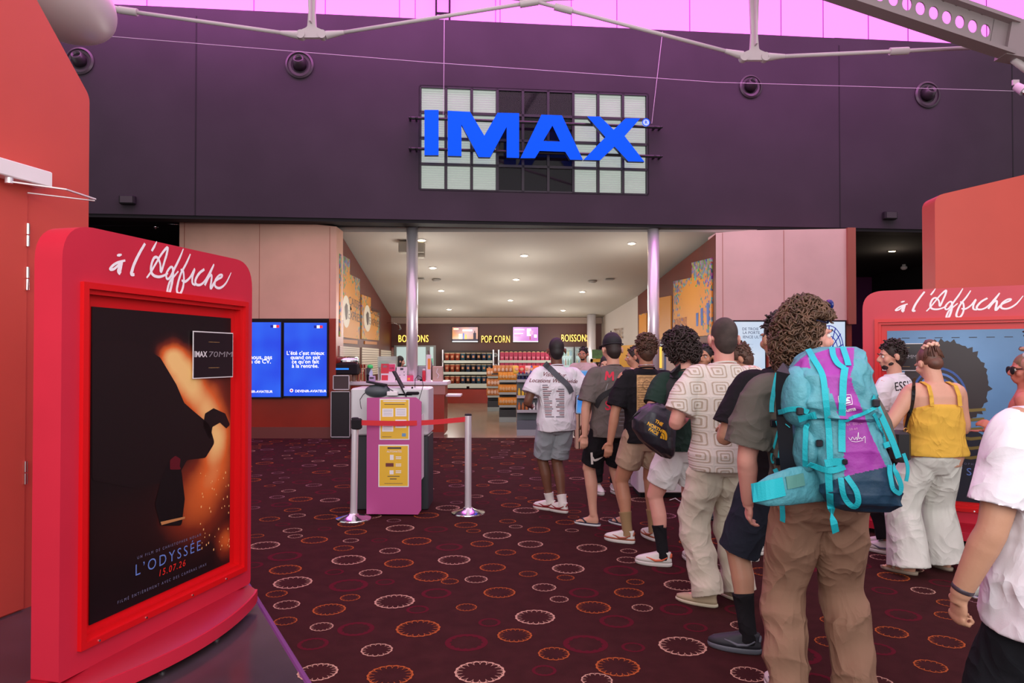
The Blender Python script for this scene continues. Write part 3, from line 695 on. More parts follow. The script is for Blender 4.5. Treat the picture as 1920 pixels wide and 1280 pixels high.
def k1(px, py, n=0.0):
    o = kA+kn*n; u = (px-960)/F; s = (u*o.y-o.x)/(kd.x-u*kd.y); p = o+kd*s; v = (CY-py)/F
    dy = math.cos(PITCH)-v*math.sin(PITCH); dz = math.sin(PITCH)+v*math.cos(PITCH)
    # exact: scale so that y matches
    u2 = u/dy; s = (u2*o.y-o.x)/(kd.x-u2*kd.y); p = o+kd*s
    return s, CAMZ+dz/dy*p.y
M_poster_in = mat('showcase inner red', (190,14,26), .35)
def showcase(label, loc, rz, poster_fn, which):
    t = thing('poster_showcase', label, 'showcase', loc, rz, 'poster showcases')
    p0, p1 = k1(160, 600)[0], k1(455, 600)[0]; zt_ = k1(300, 557)[1]; zb_ = k1(152, 1205)[1]; ztop = 2.19; zbt = .16
    # front slab with an opening
    out = rounded([(0,zbt),(KW,zbt),(KW,ztop),(0,ztop)], [.01,.03,.17,.17], 8)
    bm = bmesh.new(); ov = [bm.verts.new((a,0,b)) for a, b in out]; hv = [bm.verts.new(q) for q in ((p0,0,zb_),(p1,0,zb_),(p1,0,zt_),(p0,0,zt_))]
    es = [bm.edges.new((L_[i], L_[(i+1) % len(L_)])) for L_ in (ov, hv) for i in range(len(L_))]
    bmesh.ops.triangle_fill(bm, use_beauty=True, edges=es)
    mb = MB(); bm.verts.index_update(); mb.add([v.co[:] for v in bm.verts], [tuple(v.index for v in f.verts) for f in bm.faces]); bm.free()
    n = len(out); mb.add([(a,0,b) for a, b in out]+[(a,.15,b) for a, b in out], [(i, (i+1) % n, n+(i+1) % n, n+i) for i in range(n)]+[tuple(range(2*n-1, n-1, -1))])
    mb.build('case', M_red, t, 'auto')
    # stepped moulding round the opening
    mb = MB(); w = .035
    for k, (w0, w1, y0, y1) in enumerate(((-.022,.006,-.022,.0), (0,.012,0,.04))):
        a0_, a1_ = p0-(.03 if k == 0 else -.0), p1+(.03 if k == 0 else 0); b0, b1 = zb_-(.03 if k == 0 else 0), zt_+(.03 if k == 0 else 0); q = .03 if k == 0 else .022
        mb.bx(a0_, a0_+q, y0, y1, b0, b1); mb.bx(a1_-q, a1_, y0, y1, b0, b1); mb.bx(a0_+q, a1_-q, y0, y1, b1-q, b1); mb.bx(a0_+q, a1_-q, y0, y1, b0, b0+q)
    mb.build('moulding', M_redb, t)
    mb = MB(); mb.bx(p0, p1, .038, .05, zb_, zt_); mb.build('backboard', M_redb, t)
    mb = MB()
    s0 = k1(180+15, 440+260)[0]
    for pts, w in AFF:
        Q = [k1(180+x/7.11, 440+y/7.11, .001) for x, y in pts]
        v, f = stroke2d(Q, [q*1.4/7.11/F*3.9 for q in w], 6)
        mb.add([(a+.02,-.0025-random.random()*.0008,b) for a, b in v], f)
    mb.build('script_lettering', mat('white vinyl', (250,244,248), .4), t)
    # curved plinth rim, recess and feet
    mb = MB(); n = 20; rim = [(-.02+(KW+.05)*k/n, -.03-.15*math.sin(PI*k/n)**.8) for k in range(n+1)]+[(KW+.03,.2),(-.02,.2)]
    mb.loft([[(a,b,.045) for a, b in rim], [(a,b,.115) for a, b in rim]]); mb.build('plinth_rim', M_red, t, 'auto')
    mb = MB(); mb.loft([[(a*.995+.003,b+.012,.115) for a, b in rim], [(a*.99+.006,min(b+.10,.15) if b < .15 else .15,.162) for a, b in rim]]); mb.build('plinth', mat('plinth shaded red', (160,16,36), .4), t, 'auto')  # shade below the case is put into the plinth's darker red
    for s in (.56-.01, .985, .15):
        mb = MB(); mb.lathe([(.018,0),(.018,.05)], (s,-.075,0), 12); mb.build('foot', M_chrome, t, True)
    for s in (.2,.5,.85,1.15):
        mb = MB(); mb.cyl((s,-.026,zb_-.018),(s,-.018,zb_-.018),.006,8); mb.build('screw', M_chrome, t)
    poster_fn(t, p0, p1, zb_, zt_)
    return t
M_glosspaper = dict(rough=.3)
def poster_fire(t, p0, p1, zb_, zt_):
    a0_, z0 = k1(168,1172,-.03); a1_, z1 = k1(433,600,-.03)
    z1 = k1(168,574,-.03)[1]
    B = lambda px, py, rx, rz, a: (*[k1(px,py,-.03)[i] for i in (0,1)], rx, rz, a)
    m = blob_mat('fire poster', [B(345,700,.28,.22,.95), B(378,755,.26,.22,.75), B(400,810,.22,.22,.6), B(318,662,.16,.14,.6), B(410,860,.3,.3,.35), B(385,930,.46,.42,.46), B(425,1020,.16,.16,.5), B(330,960,.5,.4,.12), B(205,1000,.3,.3,.05), B(425,760,.3,.5,.25)],
                 [(0,(20,13,15)),(.12,(42,18,18)),(.32,(120,42,24)),(.58,(225,105,45)),(.9,(252,205,130))], .10, 4.0)
    mb = MB(); mb.bx(a0_, a1_, .030, .036, z0, z1); p = mb.build('poster', m, t)
    y = .0285
    def sil(pts, r, m_, off=0):
        q = rounded([k1(x,yy,-.03) for x, yy in pts], r, 4); mb = MB(); mb.add([(a,y-off,b) for a, b in q], [tuple(range(len(q)))]); return mb.build('print', m_, p)
    dk = mat('poster dark ink', (24,15,17), .35); 
    # a dark hill-like mass with one jutting spur, and a small standing figure: a plain stand-in picture
    sil([(172,640),(250,640),(300,670),(330,720),(345,755),(362,770),(392,795),(402,830),(385,858),(350,862),(330,900),(250,915),(172,900)], .03, dk)
    sil([(380,800),(384,775),(400,765),(422,775),(431,796),(424,803),(412,792),(398,800),(394,826)], .012, dk)
    sil([(300,905),(312,872),(330,860),(340,885),(346,935),(340,985),(300,985),(290,945)], .02, mat('poster dark figure', (14,12,15), .35), .0006)
    sil([(318,880),(318,862),(328,854),(338,860),(336,874),(342,880)], .01, mat('poster crimson ink', (92,18,30), .35), .0012)
    sil([(300,978),(346,968),(346,972),(302,984)], 0, mat('poster ochre ink', (190,130,80), .35), .0015)
    mb = MB(); rnd = random.Random(5)
    for k in range(46):
        x_ = rnd.uniform(375, 430); y_ = rnd.uniform(880, 1030); a, b = k1(x_, y_, -.03); s = rnd.uniform(.002,.0045)
        mb.add([(a-s,y-.001,b-s*1.5),(a+s,y-.001,b-s*1.5),(a+s,y-.001,b+s*1.5),(a-s,y-.001,b+s*1.5)], [(0,1,2,3)])
    mb.build('spark_print', mat('spark ink', (250,190,120), .4), p)
    def tx(s, px, py, h, m_, **kw):
        a, b = k1(px, py, -.03); mb = MB(); add_text(mb, s, (a,y-.001,b-h/2), (1,0,0), (0,0,1), h, **kw); mb.build('lettering', m_, p)
    lb = mat('poster blue ink', (104,134,205), .4); gr = mat('poster grey ink', (118,118,150), .4)
    tx("L\u2019ODYSS\u00c9E", 318, 1043, .060, lb, spacing=1.35, offset=-.004)
    tx("15.07.26", 322, 1064, .036, mat('poster red ink', (235,48,38), .4), spacing=1.25, shear=.15)
    tx("UN FILM DE CHRISTOPHER NOLAN", 320, 1022, .015, gr, spacing=1.6)
    tx("FILM\u00c9 ENTI\u00c8REMENT AVEC DES CAM\u00c9RAS IMAX", 310, 1090, .015, gr, spacing=1.6)
    st_t = thing('poster_sticker', 'square black IMAX 70MM sheet with white border stuck over the corner of the fire poster', 'sticker', t.location, t.rotation_euler.z)
    c0, c1 = k1(361,622,-.02)[0], k1(436,622,-.02)[0]; zz1, zz0 = k1(361,620,-.02)[1], k1(361,710,-.02)[1]
    mb = MB(); mb.bx(c0, c1, .016, .019, zz0, zz1); mb.build('sheet', M_white, st_t)
    mb = MB(); mb.bx(c0+.006, c1-.006, .0145, .016, zz0+.006, zz1-.006); mb.build('black_print', mat('sheet black', (30,22,28), .3), st_t)
    cx = (c0+c1)/2; ww = c1-c0; zm = (zz0+zz1)/2
    mb = MB(); add_text(mb, 'IMAX', (c0+.008,.0135,zm-.012), (1,0,0), (0,0,1), .034, align='LEFT', offset=.02, xs=.98); mb.build('lettering', M_white, st_t)
    x2 = max(v[0] for v in mb.v)+.008
    mb = MB(); add_text(mb, '70MM', (0,.0135,zm-.012), (1,0,0), (0,0,1), .034, align='LEFT', shear=.1); wv = max(v[0] for v in mb.v)
    k_ = (c1-.008-x2)/wv; mb.v = [(x2+a*k_, b, c) for a, b, c in mb.v]; mb.build('outline_lettering', mat('sheet grey', (140,135,140), .4), st_t)
    for s in (-1, 1):
        mb = MB(); mb.bx(cx-.05, cx+.05, .0138, .0142, zm+s*.075-.001, zm+s*.075+.001); mb.build('gold_line', mat('gold ink', (190,150,90), .4), st_t)
def poster_blue(t, p0, p1, zb_, zt_):
    a0_, z0 = k1(168,1172,-.03); a1_ = k1(433,600,-.03)[0]; z1 = k1(168,574,-.03)[1]
    m = blob_mat('blue poster', [(a0_+.5,z1-.3,.6,.6,.5),(a0_+.9,z0+.5,.4,.5,.4),(a0_+.1,z0+.1,.5,.5,.3)], [(0,(86,130,172)),(.5,(112,160,205)),(1,(140,185,225))], .5, 2.5)
    mb = MB(); mb.bx(a0_, a1_, .030, .036, z0, z1); p = mb.build('poster', m, t); y = .0285; H = z1-z0; Wp = a1_-a0_
    def fx(u, v): return (a0_+u*Wp, z0+v*H)
    def sil(pts, r, m_, off=0):
        q = rounded([fx(*u) for u in pts], r, 5); mb = MB(); mb.add([(a,y-off,b) for a, b in q], [tuple(range(len(q)))]); return mb.build('print', m_, p)
    dk = mat('poster charcoal ink', (48,40,42), .4)
    rnd = random.Random(9); out = []
    for k in range(60):
        a = PI*1.05-PI*1.35*k/59; r_ = 1+ (0.06 if k % 2 else 0)*rnd.random()*2
        out.append((.42+.30*r_*math.cos(a), .68+.25*r_*math.sin(a)))
    sil(out+[(.5,.42),(.30,.5)], .003, dk)
    sil([(0.02,0.0),(.98,0.0),(.98,.16),(.8,.34),(.62,.42),(.3,.42),(.1,.3),(.02,.2)], .04, mat('poster navy ink', (34,36,50), .4), .0004)
    bl_ = mat('poster deep blue ink', (50,88,160), .4)
    for k in range(4):
        r0, r1 = .20-.035*k, .185-.035*k; n = 18; mb = MB(); v = []
        for j in range(n+1):
            a = PI*1.0-PI*1.1*j/n
            for r_ in (r0, r1): q = fx(.38+r_*math.cos(a), .60+r_*.9*math.sin(a)); v.append((q[0], y-.001, q[1]))
        mb.add(v, [(2*j,2*j+1,2*j+3,2*j+2) for j in range(n)]); mb.build('arc_print', bl_ if k % 2 == 0 else mat('poster light blue', (90,130,200), .4), p)
    for k in range(6):
        v_ = .54-.055*k; sil([(.50-.02*k,v_+.012),(.60,v_),(.70-.01*k,v_+.008),(.705-.01*k,v_-.008),(.60,v_-.018),(.50-.02*k,v_-.004)], .006, mat('poster bronze ink', (125,108,50), .4), .0014+.0001*k)
    mb = MB(); a, b = fx(.5,.155); add_text(mb, "L\u2019ODYSS\u00c9E", (a,y-.002,b), (1,0,0), (0,0,1), .066, spacing=1.55); mb.build('lettering', mat('poster blue ink', (104,134,205)), p)
    mb = MB(); a, b = fx(.5,.215); add_text(mb, "UN FILM DE CHRISTOPHER NOLAN", (a,y-.002,b), (1,0,0), (0,0,1), .018, spacing=1.7); mb.build('lettering', mat('poster grey ink', (118,118,150)), p)
    for k in range(7):
        mb = MB(); a, b = fx(.14+.12*k,.955); mb.add([(a-.03,y-.001,b-.003),(a+.03,y-.001,b-.003),(a+.03,y-.001,b+.003),(a-.03,y-.001,b+.003)], [(0,1,2,3)]); mb.build('credit_print', mat('poster navy ink', (34,36,50)), p)
    st_t = thing('poster_sticker', 'black IMAX 70MM sheet with white border stuck over the corner of the blue poster', 'sticker', t.location, t.rotation_euler.z)
    c0 = a0_-.04; c1 = a0_+.30; zz1 = z1-.115; zz0 = zz1-.245
    mb = MB(); mb.bx(c0, c1, .016, .019, zz0, zz1); mb.build('sheet', M_white, st_t)
    mb = MB(); mb.bx(c0+.006, c1-.006, .0145, .016, zz0+.006, zz1-.006); mb.build('black_print', mat('sheet black', (30,22,28)), st_t)
    zm = (zz0+zz1)/2; mb = MB(); add_text(mb, 'IMAX', (c0+.03,.0135,zm-.012), (1,0,0), (0,0,1), .034, align='LEFT', offset=.02); mb.build('lettering', M_white, st_t); x2 = max(v[0] for v in mb.v)+.008
    mb = MB(); add_text(mb, '70MM', (x2,.0135,zm-.012), (1,0,0), (0,0,1), .034, align='LEFT', shear=.1); mb.build('outline_lettering', mat('sheet grey', (140,135,140)), st_t)
    for s in (-1, 1):
        mb = MB(); mb.bx((c0+c1)/2-.05, (c0+c1)/2+.05, .0138, .0142, zm+s*.085-.001, zm+s*.085+.001); mb.build('gold_line', mat('gold ink', (190,150,90)), st_t)
showcase('large red poster showcase with the dark fiery poster, in front of the orange door', kA, math.atan2(kd.y, kd.x), poster_fire, 1)
showcase('red poster showcase with the light blue poster, behind the woman in yellow', Vector((3.22,6.56,0)), math.atan2(-.496,.868), poster_blue, 2)

# ================================================================== belt barrier and ticket podium
def stanchion(label, loc, tilt=0.0, h=.99, disc=.175):
    t = thing('barrier_post', label, 'barrier post', loc, 0, 'steel barrier posts')
    mb = MB(); mb.lathe([(disc,0),(disc,.006),(disc*.97,.014),(.06,.045),(.045,.06)], (0,0,0), 40); mb.build('base', M_chrome, t, 'auto')
    mb = MB(); mb.tube([(0,0,.04),(tilt,0,h-.01)], .034, 28); mb.build('pole', M_steel, t, 'auto')
    mb = MB(); mb.lathe([(.036,0),(.036,.012),(.028,.018)], (tilt,0,h-.012), 24); mb.build('cap', M_seam, t, 'auto')
    return t
gl = G(664,972); gr_ = G(878,961)
tl_ = stanchion('steel barrier post with black belt head at the left end of the red belt', gl, .012)
mb = MB(); mb.cbox(-.02,.075,-.045,.045,.88,.985,.012); mb.build('belt_head', M_black, tl_)
stanchion('steel barrier post at the right end of the red belt', gr_, 0, 1.005)
a = gl+Vector((.07,0,.945)); b = gr_+Vector((-.03,0,.955))
mb = MB(); n = 16; mb.ribbon([a.lerp(b, k/n)+Vector((0,0,-.022*math.sin(PI*k/n))) for k in range(n+1)], (0,-1,0), .05, .003)
tag(mb.build('barrier_belt', mat('red belt webbing', (214,24,40), .5)), 'red retractable belt stretched between the two steel posts', 'barrier belt')
gc = G(1850,1112); stanchion('steel barrier post half hidden behind the forearm of the person in white at right', Vector((gc.x+.02, gc.y, 0)), 0, .6, .19)

t = thing('ticket_podium', 'pink-fronted ticket podium with yellow notices behind the red belt', 'podium', (X(737,7.6),7.6,0))
pw = .40
mb = MB(); mb.cbox(-.395,.395,-.15,.32,.0,.775,.012); mb.build('base_cabinet', mat('podium charcoal', (52,56,60), .5), t)
mb = MB(); mb.cbox(-.41,.395,-.17,.34,.775,1.265,.015); mb.build('white_cover', mat('podium white', (212,212,214), .4), t)
xl_, xr_ = (688-960)/F*7.17-X(737,7.6), (790-960)/F*7.17-X(737,7.6)
po = rounded([(xl_,.02),(xr_-.03,.015),(xr_,.06),(xr_,1.14),(xr_-.055,1.185),(xl_,1.18)], .004, 2)
mb = MB(); mb.prism(po, (0,-.43,0), (1,0,0), (0,0,1), (0,1,0), .03); mb.build('pink_panel', mat('pink laminate', (186,76,142), .42), t)
mb = MB(); mb.bx(xl_+.02, xr_-.03, -.40,-.17,.03,1.12); mb.build('panel_support', M_seam, t)
mb = MB(); mb.bx(xr_-.02, xr_-.004, -.395,-.17,.35,1.0); mb.build('side_strip', M_white, t)
Mny = mat('notice yellow', (232,186,52), .5); Mnp = mat('notice paper', (238,236,240), .5); Mink = mat('notice ink', (70,60,70), .6)
def notice(label, px0, px1, py0, py1, kind):
    d = 7.165; x0, x1, z1, z0 = X(px0,d), X(px1,d), Z(py0,d), Z(py1,d); n = thing('paper_notice', label, 'notice', (x0,d,z0), 0, 'yellow notices')
    w, h = x1-x0, z1-z0; mb = MB(); mb.bx(0,w,0,.002,0,h); mb.build('margin', Mnp, n); mb = MB(); mb.bx(.01,w-.01,-.001,0,.01,h-.012); mb.build('yellow_print', Mny, n)
    def bxx(u0,u1,v0,v1,m_,nm,o=.002): mb = MB(); mb.bx(u0*w,u1*w,-o,-o+.0008,v0*h,v1*h); mb.build(nm, m_, n)
    if kind == 1:
        for (u0, v0) in ((.09,.56),(.53,.57),(.09,.20),(.53,.29)):
            bxx(u0, u0+.37, v0, v0+.20, Mnp, 'box_print')
            for k in range(4): bxx(u0+.04, u0+.33, v0+.04+.04*k, v0+.048+.04*k, mat('notice lilac ink', (150,140,170), .6), 'text_line', .003)
        mb = MB(); add_text(mb, 'SUIVANT MENU INTERDIT', (w/2,-.003,h*.90), (1,0,0), (0,0,1), .012) if 0 else None
        bxx(.12,.88,.925,.95,Mnp,'heading_print'); bxx(.16,.84,.855,.87,Mink,'text_line'); bxx(.08,.4,.07,.08,Mink,'text_line'); bxx(.75,.88,.08,.16,mat('notice blue', (110,150,190), .5),'emblem_print')
    else:
        bxx(.3,.75,.90,.94,Mink,'heading_band'); mb = MB(); add_text(mb, 'AUTOMATES', (w*.52,-.003,h*.815), (1,0,0), (0,0,1), .021, xs=.9); mb.build('lettering', Mnp, n)
        bxx(.38,.5,.64,.76,Mnp,'icon_print'); bxx(.24,.5,.48,.565,mat('notice maroon', (110,50,50), .5),'icon_print'); bxx(.37,.5,.30,.395,Mnp,'icon_print')
        for v in (.7,.66,.53,.49,.37,.33): bxx(.57,.75,v,v+.02,Mnp,'text_line')
        bxx(.3,.7,.245,.26,Mink,'text_line'); bxx(.38,.6,.18,.2,Mink,'text_line'); bxx(.2,.8,.08,.09,Mink,'text_line')
notice('upper yellow notice with four white boxes on the pink podium', 712,768,747,824,1)
notice('lower yellow notice with white icons on the pink podium', 710,767,833,912,2)
D = 7.45; ox = lambda px: X(px, D)
t = thing('ticket_scanner', 'rounded grey ticket scanner lying on top of the podium at the left', 'scanner', (ox(712),D,1.2))
mb = MB(); mb.ell((-.02,0,.035), (.135,.09,.07), 0, 24, 14); mb.build('body', mat('scanner grey', (76,84,88), .5), t, True)
mb = MB(); mb.box((-.03,.0,.115), (.20,.14,.018), 0, Matrix.Rotation(.18,3,'Y')); mb.build('screen_lid', M_seam, t)
t = thing('tablet', 'thin black tablet standing steeply on the podium top', 'tablet', (ox(750),D+.05,1.22))
mb = MB(); mb.box((0,0,.09), (.012,.19,.30), 0, Matrix.Rotation(-.5,3,'Y')); mb.build('slab', M_seam, t); mb = MB(); mb.bx(-.02,.13,-.07,.07,-.03,-.012); mb.build('stand', M_black, t)
t = thing('card_reader', 'small black card reader on the podium right of the tablet', 'card reader', (ox(776),D,1.2))
mb = MB(); mb.cbox(-.075,.06,-.05,.05,0,.03,.01); mb.build('body', M_black, t); mb = MB(); mb.tube([(-.02,0,.02),(-.015,0,.08)], [.018,.008], 8); mb.build('stub', M_black, t)
mb = MB(); mb.cbox(-.055,.055,-.04,.04,0,.045,.006); tag(mb.build('ticket_box', M_white, None, False, (ox(738),D-.05,1.19)), 'small white box between scanner and tablet on the podium', 'box')
wire('power_cable', [(ox(778),D,1.27),(ox(779),D-.02,1.36),(ox(785),D-.05,1.40),(ox(793),D-.1,1.38),(ox(797),D-.15,1.30),(ox(794),D-.2,1.22),(ox(791),D-.24,1.15),(ox(792),D-.25,1.02)], .0035, 'thin black cable looping off the right side of the podium', 'cable', 'podium cables', M_black)
wire('power_cable', [(ox(690),D,1.24),(ox(683),D-.05,1.2),(ox(679),D-.1,1.15),(ox(684),D-.2,1.1),(ox(688),D-.27,1.07)], .0035, 'thin black cable hanging at the left edge of the podium', 'cable', 'podium cables', M_black)
wire('power_cable', [(ox(722),D,1.31),(ox(732),D-.05,1.26),(ox(742),D,1.22),(ox(748),D,1.26),(ox(756),D,1.25)], .004, 'short black cable tangled behind the white box on the podium', 'cable', 'podium cables', M_black)

# white desk behind the queue
t = thing('service_desk', 'white service desk partly hidden behind the legs of the queue', 'desk', (X(1248,8.3),8.3,0))
mb = MB(); mb.cbox(-.36,.36,-.23,.3,.06,.95,.01); mb.build('cabinet', M_white, t); mb = MB(); mb.bx(-.33,.33,-.18,.28,0,.06); mb.build('kick_base', M_black, t)
wire('floor_cable', [G(1255,938)+Vector((0,0,.01)), G(1265,935)+Vector((0,0,.012)), G(1275,941)+Vector((0,0,.01)), G(1287,935)+Vector((0,0,.01)), G(1296,940)+Vector((0,0,.01))], .006, 'pale cable curled on the carpet by the white desk', 'cable', None, M_white)

# ================================================================== blue advertising screens
def add_on(mb, pts, y, r=0): mb.add([(a, y, b) for a, b in pts], [tuple(range(len(pts)))])
M_scr = blob_mat('x', [(0,0,1,1,1)], [(0,(0,0,0)),(1,(0,0,0))])
def screen_mat(name, c1, c2, es):
    m = bpy.data.materials.new(name); m.use_nodes = True; nt = m.node_tree; b = nt.nodes['Principled BSDF']; b.inputs['Roughness'].default_value = .15
    tc = nt.nodes.new('ShaderNodeTexCoord'); n = nt.nodes.new('ShaderNodeTexNoise'); n.inputs['Scale'].default_value = 1.6; n.inputs['Detail'].default_value = 1
    r = nt.nodes.new('ShaderNodeValToRGB'); r.color_ramp.elements[0].position = .35; r.color_ramp.elements[1].position = .7
    r.color_ramp.elements[0].color = lin(*c1); r.color_ramp.elements[1].color = lin(*c2)
    nt.links.new(tc.outputs['Object'], n.inputs['Vector']); nt.links.new(n.outputs['Fac'], r.inputs['Fac'])
    nt.links.new(r.outputs['Color'], b.inputs['Emission Color']); b.inputs['Emission Strength'].default_value = es; b.inputs['Base Color'].default_value = (.01,.01,.02,1)
    return m
M_bs = screen_mat('blue screen', (8,66,235), (30,100,250), .95); M_ws = screen_mat('pale screen', (200,220,245), (225,235,250), .9)
M_txt = mat('screen white text', (255,255,255), .5, emit=(255,255,255), es=1.0); M_tr = mat('screen red', (220,40,50), .5, emit=(220,40,50), es=.9); M_tn = mat('screen navy', (10,20,120), .5, emit=(10,20,130), es=.9)
M_tink = mat('screen ink', (60,70,90), .5, emit=(60,72,95), es=.9)
def lcd(label, px0, px1, py0, py1, d, m, lines, extra=None, group='advertising screens', nm='advertising_screen'):
    x0, x1, z1, z0 = X(px0,d), X(px1,d), Z(py0,d), Z(py1,d); t = thing(nm, label, 'screen', (x0,d,z0), 0, group); w, h = x1-x0, z1-z0
    mb = MB(); mb.bx(-.025,w+.025,-.012,.05,-.025,h+.025); mb.build('casing', M_black, t)
    mb = MB(); mb.bx(0,w,-.016,-.012,0,h); mb.build('display', m, t)
    for s, px, py, th, al, mm in lines:
        mb = MB(); add_text(mb, s, (X(px,d)-x0,-.018,Z(py,d)-z0), (1,0,0), (0,0,1), th, align=al, offset=.008); mb.build('lettering', mm, t)
    if extra: extra(t, w, h)
    return t
def flag(u):
    def f(t, w, h):
        for k, (m_, dx, hh) in enumerate(((M_tn,-.055,.05),(M_txt,0,.055),(M_tr,.055,.05))):
            mb = MB(); mb.add([(u*w+dx-.03,-.0185,h*.945-hh/2),(u*w+dx+.03,-.0185,h*.945-hh/2),(u*w+dx+.03,-.0185,h*.945+hh/2),(u*w+dx-.03,-.0185,h*.945+hh/2)], [(0,1,2,3)]); mb.build('flag_print', m_, t)
        mb = MB(); c = (w*.10 if u > .8 else w*.18, h*.075); n = 20
        for r0, r1, mi in ((.034,.022,0),(.014,0,1)): mb.add([(c[0]+r*math.cos(2*PI*k/n),-.0185,c[1]+r*math.sin(2*PI*k/n)) for k in range(n) for r in (r0, r1)], [(2*k,2*k+1,(2*k+3) % (2*n),(2*k+2) % (2*n)) for k in range(n)], mi)
        if u < .86: mb.build('roundel_print', [M_txt, M_tr], t)
    return f
d = 13.95
lcd('blue portrait advertising screen half hidden behind the red showcase', 446,527,604,744,d,M_bs,[('Chez nous, pas',511,673,.085,'RIGHT',M_txt),('besoin de CV.',509,681,.085,'RIGHT',M_txt),('DEVENIR-AVIATEUR',512,736,.05,'RIGHT',M_txt)],flag(.86))
lcd('blue portrait advertising screen fully in view on the rust red wall', 533,613,605,742,d,M_bs,[("L\u2019\u00e9t\u00e9 c\u2019est mieux",573,665,.078,'CENTER',M_txt),('quand on sait',573,673,.078,'CENTER',M_txt),('ce qu\u2019on fait',573,681,.078,'CENTER',M_txt),('\u00e0 la rentr\u00e9e.',573,689,.078,'CENTER',M_txt),('DEVENIR-AVIATEUR',554,735,.05,'LEFT',M_txt)],flag(.8))
lcd('pale blue portrait screen with grey capitals right of the crochet-shirt head', 1358,1434,603,740,d,M_ws,[('DE TROIE',1391,619,.055,'LEFT',M_tink),('LA PORTE',1392,626,.055,'LEFT',M_tink),('IENCE ULTIME.',1392,634,.055,'LEFT',M_tink)]+[('________',1396,645+k*6,.03,'LEFT',M_tink) for k in range(4)])
def lattice(t, w, h):
    mb = MB(); c = (w*.62, h*.70)
    for k in range(7):
        a = PI*(.05+.9*k/6); mb.add(*[(lambda v, f: ([(x,-.0185,z) for x, z in v], f))(*stroke2d([(c[0]+.28*math.cos(a)*q, c[1]-.15+.5*math.sin(a)**.7*q) for q in (.2,.6,1)], .018))][0])
    for q in (.35,.6,.85,1): mb.add(*[(lambda v, f: ([(x,-.019,z) for x, z in v], f))(*stroke2d([(c[0]+.28*q*math.cos(PI*k/10), c[1]-.15+.5*q*math.sin(PI*k/10)) for k in range(11)], .016))][0])
    mb.build('lattice_print', M_tn, t)
lcd('pale screen with a dark lattice drawing beside the curly hair of the backpacker', 1505,1584,603,740,d,M_ws,[],lattice)
# ================================================================== left counter and what stands on it
M_top = mat('counter top white', (225,215,222), .35)
dC = 14.2; xc0, xc1 = X(658,dC), X(833,dC); ztc = Z(722,dC)
t = thing('sales_counter', 'long dark red sales counter with a white top under the left column', 'counter', ((xc0+xc1)/2,dC,0)); cw_ = (xc1-xc0)/2
mb = MB(); mb.bx(-cw_,cw_,0,.75,.06,ztc); mb.build('body', M_rust, t)
mb = MB(); mb.bx(-cw_+.35,cw_+.02,-.012,.0,Z(739,dC),ztc-.01); mb.build('upper_panel', mat('counter dusty pink', (168,112,104), .4), t)
mb = MB(); mb.bx(-cw_+.01,cw_,-.01,.0,.0,.10); mb.build('skirting', mat('dull skirting', (118,62,56)), t)
mb = MB(); mb.cbox(-cw_-.06,cw_+.06,-.03,.85,ztc,ztc+.075,.012); mb.build('top', M_top, t)
mb = MB(); mb.cbox(cw_+.02,cw_+.32,.1,.6,Z(744,dC),Z(740,dC),.006); mb.build('side_shelf', M_top, t)
zt = ztc+.075
def item(nm, label, cat, px, build, d=14.35, z=None, group=None, rz=0):
    t = thing(nm, label, cat, (X(px,d), d, zt if z is None else z), rz, group); build(t); return t
def P(t, nm, m, fn, smooth=False): mb = MB(); fn(mb); return mb.build(nm, m, t, smooth)
s_ = 14.35/F
def card(nm, label, cat, px0, px1, ht, m, prints=(), lean=.12, d=14.35, group=None):
    w = (px1-px0)/F*d; h = ht/F*d; t = thing(nm, label, cat, (X(px0,d), d, zt), 0, group)
    P(t, 'board', m, lambda q: q.prism([(0,0),(w,0),(w,h),(0,h)], (0,0,0), (1,0,0), Vector((0,lean,1)).normalized(), (0,1,0), .012))
    P(t, 'back_leg', M_black, lambda q: q.bx(w*.4,w*.6,.1,.13,0,h*.5))
    up = Vector((0,lean,1)).normalized()
    for (u0,u1,v0,v1,mm,n_) in prints:
        q = MB(); q.prism([(u0*w,v0*h),(u1*w,v0*h),(u1*w,v1*h),(u0*w,v1*h)], (0,-.002,0), (1,0,0), up, (0,-1,0), .001); q.build(n_, mm, t)
    return t
R_ = mat('ad red', (214,44,66), .4); Wt = mat('card white', (232,220,226), .5); Pk = mat('ad pink', (222,60,110), .5); Gn = mat('green plastic', (60,220,110), .4); Gy = mat('ad dark', (70,66,72), .5)
card('menu_card', 'red and white menu card standing on the counter left of the staff woman', 'menu card', 714,741,33,Wt,[(0,.55,.45,1,R_,'red_print'),(.05,.5,.05,.35,R_,'red_print'),(.55,.97,.55,.97,Pk,'pink_print'),(.6,.9,.7,.8,Wt,'white_print'),(.12,.42,.78,.9,Wt,'white_print')])
card('menu_card', 'white card with small black emblem standing on the counter in front of the staff woman', 'menu card', 743,763,27,Wt,[(.35,.65,.78,.92,Gy,'emblem_print'),(.28,.36,.4,.45,Gy,'dot_print'),(.7,.78,.4,.46,Gy,'dot_print'),(.28,.38,.2,.26,R_,'dot_print'),(.68,.76,.62,.68,Gy,'dot_print')])
card('price_card', 'small pink price card on the counter against the column', 'price card', 763,775,11,Pk,[(.1,.5,.2,.6,mat('ad orange',(240,150,60),.5),'orange_print')])
card('flyer', 'tall narrow white and orange flyer leaning on the counter right of the column', 'flyer', 799,808,50,Wt,[(.3,.9,.45,.85,mat('ad orange',(240,150,60)),'orange_print')], .05)
